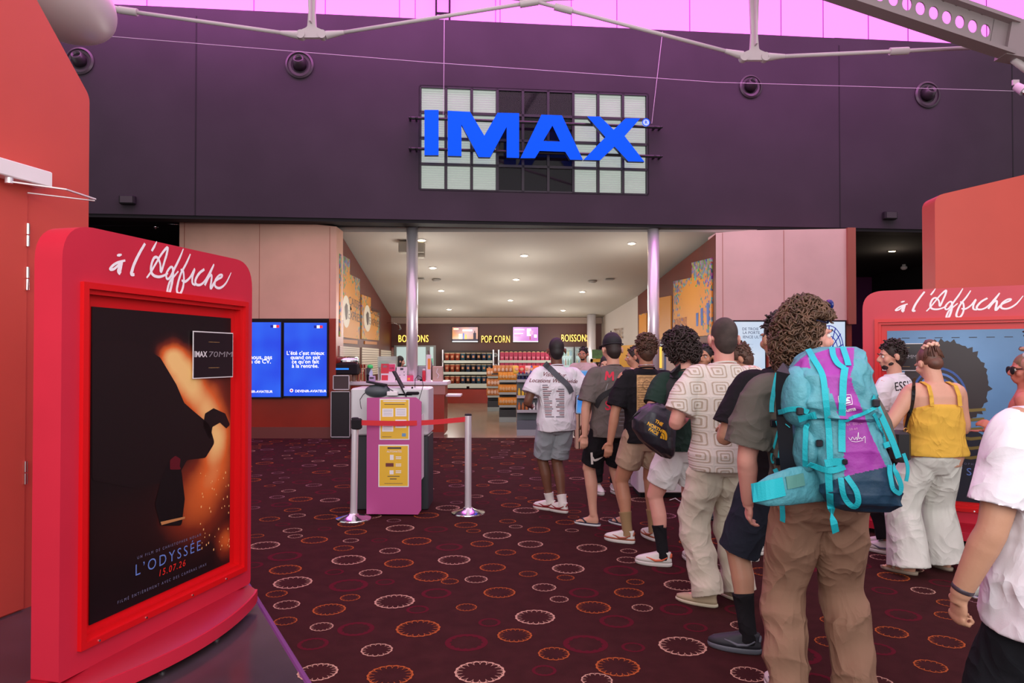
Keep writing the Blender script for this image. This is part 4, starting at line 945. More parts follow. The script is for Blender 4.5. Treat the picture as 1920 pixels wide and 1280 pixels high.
item('display_box', 'pale wooden box with white squiggle at the right end of the counter', 'box', 821, lambda t: (P(t,'box',mat('pale wood',(198,168,152),.6),lambda q: q.cbox(-.1,.1,-.08,.1,0,.30,.01)), P(t,'squiggle',Wt,lambda q: q.tube([(0,-.083,.06),(.03,-.083,.12),(-.02,-.083,.18),(.01,-.083,.26)],.01,6))))
item('payment_terminal', 'grey till screen back on the counter right of the column', 'till', 792, lambda t: (P(t,'screen_back',mat('till grey',(150,150,158),.4),lambda q: q.cbox(-.09,.09,-.02,.04,.03,.30,.01)), P(t,'foot',M_black,lambda q: q.bx(-.05,.05,-.03,.08,0,.03))), 14.55)
item('drink_can', 'red cylinder with white top on the counter behind the flyer', 'can', 795, lambda t: (P(t,'can',R_,lambda q: q.lathe([(.03,0),(.035,.01),(.035,.2),(.028,.215)],(0,0,0),16),True), P(t,'lid',Wt,lambda q: q.lathe([(.03,.215),(.03,.24),(.02,.25)],(0,0,0),16),True)), 14.3)
item('long_tube', 'brown rod sticking up slanted behind the counter at the right end', 'rod', 812, lambda t: P(t,'rod',mat('rod brown',(110,84,84),.4),lambda q: q.tube([(.04,0,.02),(-.10,.05,.62)],.02,8)), 14.6)
item('bottle', 'bottle with bright green cap among the clutter on the left of the counter', 'bottle', 694, lambda t: (P(t,'body',mat('bottle pale',(190,205,230),.3),lambda q: q.lathe([(.05,0),(.055,.02),(.055,.18),(.03,.25),(.03,.27)],(0,0,0),16),True), P(t,'cap',Gn,lambda q: q.lathe([(.055,.26),(.06,.27),(.055,.32),(.02,.335)],(0,0,0),16),True)))
item('payment_terminal', 'black card terminal standing upright on the left of the counter', 'till', 688, lambda t: (P(t,'stand',M_black,lambda q: q.cbox(-.05,.05,-.05,.05,0,.14,.01)), P(t,'screen',Gy,lambda q: q.box((.0,0,.2),(.11,.03,.16),0,Matrix.Rotation(.35,3,'Y')))), 14.3)
item('napkin_box', 'small lilac dispenser on the counter beside the black card terminal', 'dispenser', 698, lambda t: (P(t,'box',mat('lilac plastic',(190,170,205),.5),lambda q: q.cbox(-.06,.06,-.05,.05,0,.11,.01)), P(t,'slot',M_black,lambda q: q.bx(-.04,.04,-.052,-.05,.06,.08))), 14.25)
for k, (px, lb, c) in enumerate(((664,'leftmost beige paper cup stack on the counter',(205,165,150)),(673,'second beige paper cup stack on the counter',(190,140,120)),(681,'pale yellow bottle on the counter left of the black terminal',(225,215,150)))):
    item('cup_stack' if k < 2 else 'bottle', lb, 'cups' if k < 2 else 'bottle', px, lambda t: (P(t,'body',mat('cup tint %d'%k,c,.5),lambda q: q.lathe([(.035,0),(.045,.14),(.045,.16),(.03,.17)] if k < 2 else [(.035,0),(.04,.1),(.015,.15),(.015,.18)],(0,0,0),14),True), P(t,'rim',Wt,lambda q: q.lathe([(.02,.17),(.02,.19)],(0,0,0),12))))
item('display_case', 'low glass case of green and white packs on the counter behind the red menu card', 'display case', 727, lambda t: (P(t,'case',mat('case glass',(205,220,210),.1,alpha=.5),lambda q: q.cbox(-.19,.19,-.1,.1,.27,.50,.01)), P(t,'legs',M_steel,lambda q: (q.bx(-.18,-.17,-.1,.1,0,.27))), P(t,'pack',mat('pack green',(120,200,150),.5),lambda q: q.bx(-.17,0,-.05,.05,.28,.40)), P(t,'pack',mat('pack beige',(205,190,160),.5),lambda q: q.bx(.02,.17,-.05,.05,.28,.42))), 14.6)

# black cabinets and roller grill at the left
dk_ = 14.0
t = thing('storage_cabinet', 'tall black cabinet with thin silver frame left of the sales counter', 'cabinet', (X(641,dk_),dk_-.1,0))
hw = (661-625)/2/F*dk_; zc_ = Z(733,dk_)
P(t,'body',mat('cabinet black',(40,36,40),.35),lambda q: q.bx(-hw,hw,0,.22,0.0,zc_))
P(t,'frame_edge',M_steel,lambda q: (q.bx(-hw,-hw+.012,-.006,0,.03,zc_), q.bx(hw-.012,hw,-.006,0,.03,zc_), q.bx(-hw,hw,-.006,0,zc_-.012,zc_), q.bx(-hw,hw,-.006,0,.03,.045)))
P(t,'notice_frame',M_steel,lambda q: (q.bx(-.15,.17,.0,.02,zc_+.03,zc_+.045), q.bx(-.15,.17,.0,.02,zc_+.30,zc_+.315), q.bx(-.15,-.137,.0,.02,zc_+.03,zc_+.315), q.bx(.157,.17,.0,.02,zc_+.03,zc_+.315)))
P(t,'notice_panel',mat('dark grey panel',(74,58,60),.4),lambda q: q.bx(-.137,.157,.01,.02,zc_+.045,zc_+.30))
t = thing('hot_food_warmer', 'black food warmer with chrome hood and blue glow on the black cabinet', 'food warmer', (X(647,14.2),14.1,zc_+.32))
P(t,'case',M_black,lambda q: q.cbox(-.22,.28,-.1,.3,0,.22,.02)); P(t,'hood',M_chrome,lambda q: q.tube([(-.2,.05,.26),(.27,.05,.26)],.10,20),True)
P(t,'blue_lamp',mat('blue lamp',(30,110,220),.3,emit=(30,120,230),es=1.2),lambda q: q.bx(-.15,.12,-.105,-.1,.10,.13))
for k in range(9):
    x0_ = X(668+k*2.2, 14.2); mb = MB(); mb.tube([(0,0,0),(random.uniform(-.05,.05),0,random.uniform(.28,.4))], .006, 6); mb.box((0,0,.3),(.04,.004,.07))
    tag(mb.build('skewer_flag', mat('straw tint %d' % (k % 3), ((190,120,60),(205,70,50),(210,190,150))[k % 3], .6), None, False, (x0_, 14.25, zt)), '%s straw, %s from the left in the bunch beside the food warmer' % ('tan' if k % 3 == 0 else 'red' if k % 3 == 1 else 'pale', ('first','second','third','fourth','fifth','sixth','seventh','eighth','ninth')[k]), 'skewer', 'skewers beside the food warmer')

# ================================================================== shop side walls: candy posters, shutters
def wframe(p, q):
    o = Vector((p[0],p[1],0)); dv = (Vector((q[0],q[1],0))-o).normalized(); return o, dv
def confetti(name, ground, z0, z1, edge=.25):
    """orange board with a dense multicoloured confetti garland that thins downwards"""
    m = bpy.data.materials.new(name); m.use_nodes = True; nt = m.node_tree; b = nt.nodes['Principled BSDF']; b.inputs['Roughness'].default_value = .5; N = nt.nodes.new; K = nt.links.new
    tc = N('ShaderNodeTexCoord'); vo = N('ShaderNodeTexVoronoi'); vo.inputs['Scale'].default_value = 16; K(tc.outputs['Object'], vo.inputs['Vector'])
    hs = N('ShaderNodeHueSaturation'); hs.inputs['Saturation'].default_value = 1.0; hs.inputs['Value'].default_value = .5; K(vo.outputs['Color'], hs.inputs['Color'])
    sx = N('ShaderNodeSeparateXYZ'); K(tc.outputs['Object'], sx.inputs[0])
    mr = N('ShaderNodeMapRange'); mr.inputs['From Min'].default_value = z0; mr.inputs['From Max'].default_value = z1; K(sx.outputs['Z'], mr.inputs['Value'])
    ax = N('ShaderNodeMath'); ax.operation = 'ABSOLUTE'; K(sx.outputs['X'], ax.inputs[0])
    ad = N('ShaderNodeMath'); ad.operation = 'MULTIPLY_ADD'; K(ax.outputs[0], ad.inputs[0]); ad.inputs[1].default_value = edge*1.6; mr.inputs['To Min'].default_value = -.25; mr.inputs['To Max'].default_value = 1.1; K(mr.outputs[0], ad.inputs[2])
    s2 = N('ShaderNodeSeparateXYZ'); K(vo.outputs['Color'], s2.inputs[0])
    gt = N('ShaderNodeMath'); gt.operation = 'GREATER_THAN'; K(ad.outputs[0], gt.inputs[0]); K(s2.outputs['X'], gt.inputs[1])
    mx = N('ShaderNodeMix'); mx.data_type = 'RGBA'; K(gt.outputs[0], mx.inputs['Factor']); mx.inputs['A'].default_value = lin(*ground); K(hs.outputs[0], mx.inputs['B']); K(mx.outputs['Result'], b.inputs['Base Color'])
    return m
def wall_board(label, p, q, pts, side, m, nm='wall_poster', cat='poster', group=None, th=.03, lift=0.0, extra=None):
    """pts in pixels on the wall through p, q; side = +1 if the room lies on the wall's +normal"""
    o, dv = wframe(p, q); nn = Vector((dv.y,-dv.x,0))*side
    L_ = []
    for px, py in pts:
        u = (px-960)/F; s = (u*o.y-o.x)/(dv.x-u*dv.y); pt = o+dv*s; L_.append((s, Z(py, pt.y)))
    cs = sum(a for a, b in L_)/len(L_); zb0 = min(b for a, b in L_)
    t = thing(nm, label, cat, o+dv*cs+nn*lift+Vector((0,0,zb0)), math.atan2(dv.y, dv.x), group)
    ly = 1 if (Vector((-dv.y,dv.x,0)).dot(nn) > 0) else -1
    LL = [(a-cs, b-zb0) for a, b in L_]
    mb = MB(); mb.prism(LL, (0,0,0), (1,0,0), (0,0,1), (0,ly,0), th); mb.build('board', m, t)
    if extra: extra(t, LL, ly, th)
    return t
og = (216,140,34)
def express(t, LL, ly, th):
    s0 = min(a for a, b in LL); s1 = max(a for a, b in LL); w = s1-s0; y = ly*(th+.004); sg_ = 1 if ly < 0 else -1
    n = 24; c = (s0+w*(.28 if ly < 0 else .30), .55); r = (.17*w/.9, .34)
    mb = MB(); mb.add([(c[0]+r[0]*math.cos(2*PI*k/n), y, c[1]+r[1]*math.sin(2*PI*k/n)) for k in range(n)], [tuple(range(n))]); mb.build('oval_print', mat('poster cream',(235,225,205),.5), t)
    mb = MB(); mb.add([(c[0]+r[0]*.5*math.cos(2*PI*k/7)*(1 if k%2 else .7), y*1.06, c[1]+r[1]*.55*math.sin(2*PI*k/7)) for k in range(7)], [tuple(range(7))]); mb.build('figure_print', mat('poster brown ink',(80,60,50),.5), t)
    for j, s in enumerate(('CAISSES','EXPRESS')):
        mb = MB(); add_text(mb, s, (c[0]+.46*w,y,.72-.30*j), (1,0,0), (0,0,1), .2, xs=w*.75); mb.build('lettering', mat('poster brown ink',(80,60,50)), t)
lw = (P0, P1)
wall_board('tall stepped orange candy poster nearest the front on the left shop wall', P0, P1, [(634,475),(653,486),(653,514),(672,523),(672,636),(634,631)], 1, confetti('candy poster a', og, 1.0, 2.0), group='candy posters on the left wall', extra=express)
wall_board('narrower stepped orange candy poster farther along the left shop wall', P0, P1, [(676,552),(693,558),(693,582),(709,587),(709,638),(676,635)], 1, confetti('candy poster b', og, 1.05, 1.7), group='candy posters on the left wall', extra=express)
for k, pts in enumerate(([(640,636),(668,638),(668,645),(640,643)],[(682,639),(705,641),(705,646),(682,645)])):
    wall_board('thin framed orange name strip under the %s candy poster on the left wall' % ('nearer','farther')[k], P0, P1, pts, 1, mat('strip orange',(196,120,52),.5), 'name_strip', 'name strip', 'name strips')
def slats(t, LL, ly, th):
    s0 = min(a for a, b in LL); s1 = max(a for a, b in LL); h = max(b for a, b in LL); n = 12; mb = MB()
    for k in range(n): mb.bx(s0, s1, ly*th, ly*(th+.012), h*k/n, h*(k+.72)/n)
    mb.build('slats', mat('shutter cream',(236,222,204),.5), t)
for k, pts in enumerate(([(634,648),(671,651),(671,690),(634,690)],[(676,651),(708,653),(708,700),(676,700)],[(712,655),(731,657),(731,700),(712,700)])):
    wall_board('cream roller shutter, %s of three on the left shop wall' % ('nearest','middle','farthest')[k], P0, P1, pts, 1, mat('shutter joint',(150,130,115),.6), 'roller_shutter', 'shutter', 'roller shutters on the left wall', extra=slats)
rw = (Q0, Q1)
def bonbons(t, LL, ly, th):
    s0 = min(a for a, b in LL); s1 = max(a for a, b in LL); y = ly*(th+.004)
    mb = MB(); add_text(mb, 'BONBONS!', (0,0,0), (1,0,0), (0,0,1), .2, xs=.8); w = max(v[0] for v in mb.v); mb.v = [(-a+s1-.62, y, b+.28) for a, b, c in [(v[0], v[2], 0) for v in mb.v]]; mb.build('lettering', mat('poster red brown',(160,60,30),.5), t)
    for k, (u, h) in enumerate(((.95,.28),(.62,.36),(.22,.44))):
        x_ = s0+u; mb = MB(); mb.add([(x_-.07,y,.22),(x_+.07,y,.22),(x_+.09,y,.22+h),(x_-.09,y,.22+h)], [(0,1,2,3)]); mb.build('cup_print', mat('cup blue',(40,90,170),.5), t)
wall_board('large stepped orange candy poster with blue cups on the right shop wall', Q0, Q1, [(1265,527),(1300,520),(1300,492),(1337,483),(1337,628),(1265,635)], -1, confetti('candy poster c', og, .95, 1.7), group='candy posters on the right wall', extra=bonbons)
wall_board('plain orange poster between the right column and the large candy poster', Q0, Q1, [(1238,558),(1260,554),(1260,633),(1238,636)], -1, mat('poster orange',og,.5), group='candy posters on the right wall')
wall_board('narrow candy poster left of the right column on the right shop wall', Q0, Q1, [(1200,590),(1214,586),(1214,636),(1200,638)], -1, confetti('candy poster d', og, .55, 1.3), group='candy posters on the right wall')
# letters on the white wall, yellow panel below it
o, dv = wframe(Q1, Q2); 
mb = MB(); add_text(mb, 'VERS SALLE', (0,0,0), (1,0,0), (0,0,1), .34, offset=.01); wv = max(v[0] for v in mb.v)
s1 = .9; mb.v = [tuple(o+dv*(1.9-a*.42)+Vector((-.03,-.03,Z(634,23)+b))) for a, _, b in mb.v]
tag(mb.build('wall_letters', mat('dull gold letters',(170,140,120),.35,.5)), 'dull gold SALLE wall lettering on the white back corner wall', 'lettering')
mb = MB(); p_ = o+dv*.25; q_ = o+dv*1.9; mb.add([(p_.x-.02,p_.y-.03,.4),(q_.x-.02,q_.y-.03,.4),(q_.x-.02,q_.y-.03,Z(647,22)),(p_.x-.02,p_.y-.03,Z(647,22)),(p_.x-.05,p_.y-.06,.4),(q_.x-.05,q_.y-.06,.4),(q_.x-.05,q_.y-.06,Z(647,22)),(p_.x-.05,p_.y-.06,Z(647,22))], [(0,1,2,3),(4,5,6,7),(0,1,5,4),(1,2,6,5),(2,3,7,6),(3,0,4,7)])
tag(mb.build('yellow_panel', mat('panel yellow',(224,160,40),.5)), 'plain yellow panel at the foot of the white wall at the back right', 'panel')

# ================================================================== back wall: signs, screens, shelves
M_neon = mat('warm sign letters', (255,220,120), .4, emit=(255,206,90), es=1.5)
def neon(label, txt, px0, px1, pyb, pyt, d=24.75):
    x0, x1, zb_, zt__ = X(px0,d), X(px1,d), Z(pyb,d), Z(pyt,d); t = thing('wall_sign', label, 'sign', ((x0+x1)/2,d,zb_), 0, 'lit wall signs')
    tmp = MB(); add_text(tmp, txt, (0,0,0), (1,0,0), (0,0,1), zt__-zb_, align='LEFT', offset=-.004, spacing=1.08); w = max(v[0] for v in tmp.v)
    mb = MB(); add_text(mb, txt, (-(x1-x0)/2,0,0), (1,0,0), (0,0,1), zt__-zb_, align='LEFT', offset=-.004, spacing=1.08, xs=(x1-x0)/w, un=(0,1,0), depth=.05); mb.build('letters', M_neon, t)
    mb = MB(); mb.bx(-(x1-x0)/2,(x1-x0)/2,.05,.10,.06,.09); mb.bx(-(x1-x0)/2,(x1-x0)/2,.05,.10,zt__-zb_-.1,zt__-zb_-.07); mb.build('mounting_rail', M_seam, t)
neon('lit yellow BOISSONS sign split by the left column', 'BOISSONS', 746,803,641,627)
neon('lit yellow POP CORN sign between the two menu screens', 'POP CORN', 902,956,642,628)
neon('lit yellow BOISSONS sign at the back right beside the third column', 'BOISSONS', 1052,1104,640,626)
def tv(label, px0, px1, m, art):
    d = 24.93; x0, x1, z1, z0 = X(px0,d), X(px1,d), Z(613,d), Z(641,d); t = thing('menu_screen', label, 'screen', ((x0+x1)/2,d,z0), 0, 'menu screens'); w, h = x1-x0, z1-z0
    P(t,'casing',M_black,lambda q: q.bx(-w/2-.02,w/2+.02,0,.06,-.02,h+.02)); P(t,'display',m,lambda q: q.bx(-w/2,w/2,-.004,0,0,h))
    for k, (u0,u1,v0,v1,c) in enumerate(art): P(t,'display_print',mat('tv tint %d %d %d'%c,c,.4,emit=c,es=.95),lambda q: q.bx(-w/2+u0*w,-w/2+u1*w,-.006-.0005*k,-.005-.0005*k,v0*h,v1*h))
tv('menu screen with an orange dusk picture left of the POP CORN sign', 848,896, screen_mat('dusk screen',(240,150,60),(120,90,160),.95), [(0,1,0,.06,(240,240,245)),(.0,1,.06,.2,(40,30,50)),(.25,.38,.2,.55,(245,225,190)),(.42,.46,.2,.6,(60,110,200)),(.5,.56,.2,.5,(235,190,90)),(.4,.78,.72,.84,(240,240,250)),(.82,.93,.2,.62,(40,30,50)),(.86,.89,.62,.75,(40,30,50)),(.05,.25,.82,.92,(250,220,180))])
tv('menu screen with a pink ice cream advert right of the POP CORN sign', 962,1009, screen_mat('pink screen',(205,90,200),(230,150,235),.95), [(0,1,0,.06,(250,240,250)),(.05,.45,.8,.86,(250,230,250)),(.05,.4,.55,.6,(250,230,250)),(.05,.3,.4,.45,(235,120,170)),(.55,.72,.4,.9,(245,225,240)),(.66,.8,.5,.75,(235,150,190)),(.66,.70,.15,.4,(150,70,60)),(.84,.95,.3,.5,(250,250,255))])
# pass-through window and poster at the back left
d = 24.8
t = thing('pass_through_window', 'grey framed serving window with bright panes behind the left column', 'window', (X(778,d),d,Z(685,d))); w = (823-745)/F*d/2; h = 35/F*d
P(t,'frame',mat('frame grey',(130,130,128),.4,.3),lambda q: (q.bx(-w,w,0,.06,-.03,0),q.bx(-w,w,0,.06,h,h+.05),q.bx(-w,-w+.08,0,.06,0,h),q.bx(w-.08,w,0,.06,0,h),q.bx(-.1,.06,0,.06,0,h),q.bx(.38,.52,0,.06,0,h)))
P(t,'pane',mat('bright pane',(170,190,190),.2,emit=(190,210,208),es=.6),lambda q: q.bx(-w+.08,w-.08,.04,.05,0,h))
P(t,'lower_print',mat('pane green',(110,180,150),.4,emit=(110,180,150),es=.35),lambda q: q.bx(.55,w-.1,.03,.035,.05,.25))
mb = MB(); mb.bx(X(733,d),X(745,d),24.9,24.93,Z(671,d),Z(651,d)); tag(mb.build('food_poster', mat('food poster red',(190,60,60),.5,noise=(6,.5,(225,190,175)))), 'small red and white food poster beside the serving window', 'poster')
# popcorn shelf units
def shelf_unit(label, px0, px1, tiers, pytop, pybot, dd=24.9):
    x0, x1 = X(px0,dd-.35), X(px1,dd-.35); t = thing('shelf_unit', label, 'shelf', ((x0+x1)/2, dd-.35, 0), 0, 'wall shelf units'); w = (x1-x0)/2; zt__, zb_ = Z(pytop,dd-.35), Z(pybot,dd-.35)
    P(t,'back_panel',mat('shelf back brown',(48,30,28),.6),lambda q: q.bx(-w,w,.32,.35,zb_,zt__))
    for s in (-1,1): P(t,'upright',M_steel,lambda q: q.bx(s*w-.02,s*w+.02,0,.35,zb_-.1,zt__+.03))
    for z in tiers: P(t,'tier',mat('shelf edge pale',(200,205,195),.4),lambda q: q.bx(-w,w,0,.32,z-.09,z))
    P(t,'base',M_rust,lambda q: q.bx(-w-.02,w+.02,.0,.35,0,zb_-.1)); P(t,'drawer_front',mat('shelf edge pale',(200,205,195)),lambda q: (q.bx(-w+.05,-.05,-.01,0,zb_-.06,zb_+.02), q.bx(.05,w-.05,-.01,0,zb_-.06,zb_+.02)))
    return t, x0, x1, dd-.35
dS = 24.55
tz = [Z(y, dS) for y in (675.5, 697, 719)]
_, sx0, sx1, sy = shelf_unit('wall shelf unit of dark popcorn buckets left of the pink boxes', 830, 925, tz, 657, 724)
ordn = ['first','second','third','fourth','fifth','sixth','seventh','eighth','ninth','tenth','eleventh','twelfth']
def bucket(m, h=.26, r=.09):
    t = thing('popcorn_bucket', 'x', 'popcorn bucket')
    P(t,'tub',m,lambda q: q.lathe([(r*.78,0),(r,h*.9)],(0,0,0),18),True); P(t,'rim',mat('bucket rim',(210,190,160),.5),lambda q: q.lathe([(r,h*.9),(r*1.06,h*.93),(r*1.02,h)],(0,0,0),18),True)
    P(t,'label_print',mat('bucket label tan',(190,130,90),.5),lambda q: q.box((0,-r*.93,h*.5),(r*.8,.01,h*.3)))
    return t
bm_ = [mat('bucket rust',(150,62,40),.45),mat('bucket navy',(38,52,78),.45),mat('bucket black',(40,36,42),.45),mat('bucket teal',(50,82,98),.45)]
protos = [bucket(m) for m in bm_]; used = [False]*4
tn = ['top','middle','bottom']
for r_, z in enumerate(tz):
    for k in range(9):
        ci = 0 if k < 3 else (1,2,1,3,2,1,2,1,3)[(k+r_) % 9]
        o_ = protos[ci] if not used[ci] else copy_thing(protos[ci]); used[ci] = True
        o_.location = (sx0+.14+(sx1-sx0-.28)*k/8, sy+.12, z+.001); o_['group'] = 'popcorn buckets on the wall shelf'
        o_['label'] = '%s popcorn bucket, %s from the left on the %s tier' % (('rust red','navy','black','dark teal')[ci], ordn[k], tn[r_])
tz2 = [Z(y, dS) for y in (675, 692)]
_, sx0, sx1, sy = shelf_unit('wall shelf unit of pink popcorn boxes under the pink menu screen', 935, 1041, tz2+[Z(709,dS)], 657, 724)
pb = thing('popcorn_box', 'x', 'popcorn box')
P(pb,'carton',mat('box magenta',(190,40,84),.45),lambda q: q.loft([[(-.06,-.045,0),(.06,-.045,0),(.06,.045,0),(-.06,.045,0)],[(-.075,-.055,.27),(.075,-.055,.27),(.075,.055,.27),(-.075,.055,.27)]]))
P(pb,'print',mat('box print pink',(225,130,150),.5),lambda q: q.add([(-.04,-.0525,.06),(.04,-.0525,.06),(.045,-.056,.12),(-.045,-.056,.12)],[(0,1,2,3)])); P(pb,'popcorn_top',mat('popcorn cream',(225,200,150),.8),lambda q: q.ell((0,0,.27),(.065,.045,.03),0,10,6),True)
first = True
for r_, z in enumerate(tz2):
    for k in range(12):
        o_ = pb if first else copy_thing(pb); first = False
        o_.location = (sx0+.12+(sx1-sx0-.24)*k/11, sy+.1, z+.001); o_['group'] = 'pink popcorn boxes'; o_['label'] = 'pink popcorn box, %s from the left on the %s tier of the right wall shelf' % (ordn[k], ('top','second')[r_])
for k, py in enumerate((665, 686)):
    mb = MB(); mb.cyl((0,-.02,0),(0,0,0),.07,20); mb.cyl((0,-.025,0),(0,-.02,0),.045,16,1); tag(mb.build('round_badge', [M_white, mat('badge grey',(130,140,140),.5)], None, False, (X(929,24.9),24.95,Z(py,24.9))), '%s round white badge on the wall between the two shelf units' % ('upper','lower')[k], 'badge', 'round badges')
# drinks fridges
for k, (p0_, p1_) in enumerate(((1047,1076),(1078,1104))):
    d = 24.4; x0, x1 = X(p0_,d), X(p1_,d); t = thing('drinks_fridge', ('glass door drinks fridge at the back right, left one','glass door drinks fridge beside the third column')[k], 'fridge', ((x0+x1)/2,d,0), 0, 'drinks fridges'); w = (x1-x0)/2; h = Z(650,d)
    P(t,'cabinet',mat('fridge grey',(120,125,128),.4),lambda q: (q.bx(-w,w,.04,.5,.0,.2),q.bx(-w,w,.04,.5,h-.12,h),q.bx(-w,-w+.04,.04,.5,.2,h-.12),q.bx(w-.04,w,.04,.5,.2,h-.12),q.bx(-w,w,.45,.5,.2,h-.12)))
    P(t,'door',mat('fridge glass',(200,230,230),.05,alpha=.22),lambda q: q.bx(-w+.03,w-.03,.0,.01,.15,h-.06)); P(t,'light_panel',mat('fridge light',(220,240,240),.5,emit=(215,240,238),es=.5),lambda q: q.bx(-w+.05,w-.05,.42,.44,.25,h-.15))
    for j in range(5):
        zz = .35+j*.32; P(t,'fridge_shelf',M_steel,lambda q: q.bx(-w+.04,w-.04,.1,.4,zz-.015,zz))
        for i in range(5):
            c = ((60,120,70),(220,190,60),(70,130,180),(200,80,50),(60,120,70))[(i+j*2) % 5]; mb = MB(); mb.lathe([(.03,0),(.032,.01),(.032,.14),(.012,.2),(.012,.23)], (0,0,0), 10)
            tag(mb.build('drink_bottle', mat('drink tint %d'%c[0], c, .2), None, True, ((x0+x1)/2-w+.09+(2*w-.18)*i/4, d+.2, zz)), '%s drink bottle, %s from the left on shelf %s up in the %s fridge' % ({60:'green',220:'yellow',70:'blue',200:'red'}[c[0]], ordn[i], ordn[j], ('left','right')[k]), 'bottle', 'bottles in the fridges')

# ================================================================== snack gondolas
M_gon = mat('gondola black', (38,36,42), .4); M_gong = mat('gondola grey', (92,100,106), .35)
def bag(mb, w, h, d, mi=0):
    n = 8
    def ring(z, a, b): return [(w/2*a*math.cos(2*PI*k/n+PI/8)*1.05, d/2*b*math.sin(2*PI*k/n+PI/8), z) for k in range(n)]
    mb.loft([ring(0,.95,.15), ring(h*.1,1,.7), ring(h*.5,.96,1.0), ring(h*.9,1,.5), ring(h,.98,.1)], mi)
def snack(m, m2, w=.10, h=.16, d=.06, nm='snack_bag'):
    t = thing(nm, 'x', 'snack bag'); P(t,'pouch',m,lambda q: bag(q,w,h,d),True); P(t,'front_label',m2,lambda q: q.ell((0,-d*.46,h*.45),(w*.3,d*.12,h*.22),0,10,6),True); return t
def gondola(label, px0, px1, d, pyt, tiers, m, depth=.5, foot=None):
    x0, x1 = X(px0,d), X(px1,d); w = (x1-x0)/2; t = thing('snack_stand', label, 'display stand', ((x0+x1)/2,d,0), 0, 'snack stands')
    P(t,'back_panel',m,lambda q: q.bx(-w,w,depth*.6,depth*.7,0,Z(pyt,d)-.05)); P(t,'base',m,lambda q: q.bx(-w,w,-.02,depth*.6,.03,.30)); P(t,'kick_strip',mat('kick grey',(150,160,160),.4),lambda q: q.bx(-w,w,-.025,-.02,.0,.12))
    for z in tiers: P(t,'tray',m,lambda q: (q.bx(-w,w,.0,depth*.6,z-.03,z))); 
    for z in tiers: P(t,'price_rail',mat('rail pale',(170,175,172),.4),lambda q: q.bx(-w,w,-.012,0,z-.045,z+.012))
    return x0, x1
zA = [Z(y,21.0) for y in (705.5,724.5,742)]; zB = [Z(y,17.5) for y in (713,736,760)]; zD = [Z(y,14.5) for y in (712,742,769)]
g1 = gondola('farthest black snack stand with peach coloured bags', 914,937,21.0,694,zA,M_gon)
g2 = gondola('middle black snack stand full of orange bags', 936,968,17.5,699,zB,M_gon)
g3 = gondola('nearest grey snack stand left of the man in the white tee', 969,1012,14.5,701,zD,M_gong)
pO = snack(mat('bag orange',(236,146,36),.4), mat('bag label beige',(220,170,120),.5)); pP = snack(mat('bag peach',(222,140,84),.4), mat('bag label pink',(235,190,170),.5)); uo = up = False
def fill(proto, n, x0, x1, y, z, lab, grp, usedf, sc=1.0, jit=.0):
    for k in range(n):
        o_ = copy_thing(proto) if usedf[0] else proto; usedf[0] = True
        o_.location = (x0+(x1-x0)*(k+.5)/n, y+random.uniform(-jit,jit), z+.001); o_.rotation_euler.z = random.uniform(-.25,.25); o_.scale = (sc,sc,sc)
        o_['group'] = grp; o_['label'] = lab % ordn[k]
uO, uP = [False], [False]
for j, z in enumerate(zB):
    fill(pO, 6, g2[0], g2[1], 17.56, z, 'orange snack bag, %s from the left in the '+tn[j]+' tray of the middle stand', 'orange snack bags', uO, 1.25)
for j, z in enumerate(zA):
    fill(pP, 4, g1[0], g1[1], 21.08, z, 'peach snack bag, %s from the left in the '+tn[j]+' tray of the farthest stand', 'peach snack bags', uP, 1.5)
fill(pP, 6, X(925,18.2), X(968,18.2), 18.2, Z(700,18.2), 'peach snack bag, %s along the top of the middle stand', 'peach snack bags', uP, 1.3, .05)
mb = MB(); mb.bx(X(922,18.2),X(969,18.2),18.1,18.5,Z(702,18.2),Z(700,18.2)); mb.bx(X(940,18.2),X(950,18.2),18.2,18.4,0,Z(702,18.2)); tag(mb.build('top_ledge', M_gon), 'narrow black ledge behind the middle snack stand', 'ledge')
cols = [((236,196,70),'yellow'),((60,80,170),'blue'),((214,44,40),'red'),((240,130,40),'orange'),((240,210,190),'cream')]
for k in range(10):
    c, nm_ = cols[k % 5]; m = mat('top bag '+nm_, c, .4); t = snack(m, mat('bag label beige',(220,170,120)), .14, .18, .08); t.location = (X(969+k*4.6,14.7), 14.6+.05*(k % 2), Z(700,14.6)+.0); t.rotation_euler = (-.5,0,random.uniform(-.3,.3)); t['group'] = 'mixed snack bags'; t['label'] = '%s snack bag, %s from the left on top of the grey stand' % (nm_, ordn[k])
mb = MB(); mb.bx(X(969,14.6),X(1014,14.6),14.5,14.85,Z(702,14.6)-.02,Z(701,14.6)); tag(mb.build('top_ledge', M_gong), 'grey top board of the nearest snack stand carrying mixed bags', 'ledge')
for j, z in enumerate(zD):
    for k in range(6):
        if j == 0 and k > 3: continue
        c = [((232,232,228),'white'),((236,196,60),'yellow'),((190,110,60),'amber')][(j+(k//3)) % 3] if j else ((50,50,110),'navy')
        mb = MB(); mb.lathe([(.026,0),(.028,.01),(.028,.09),(.014,.13),(.016,.15),(.001,.155)], (0,0,0), 12)
        tag(mb.build('sauce_bottle', mat('small bottle '+c[1], c[0], .35), None, True, (g3[0]+.05+k*.075, 14.58, z+.001)), '%s small bottle, %s from the left on the %s shelf of the grey stand' % (c[1], ordn[k], tn[j]), 'bottle', 'small bottles on the grey stand')

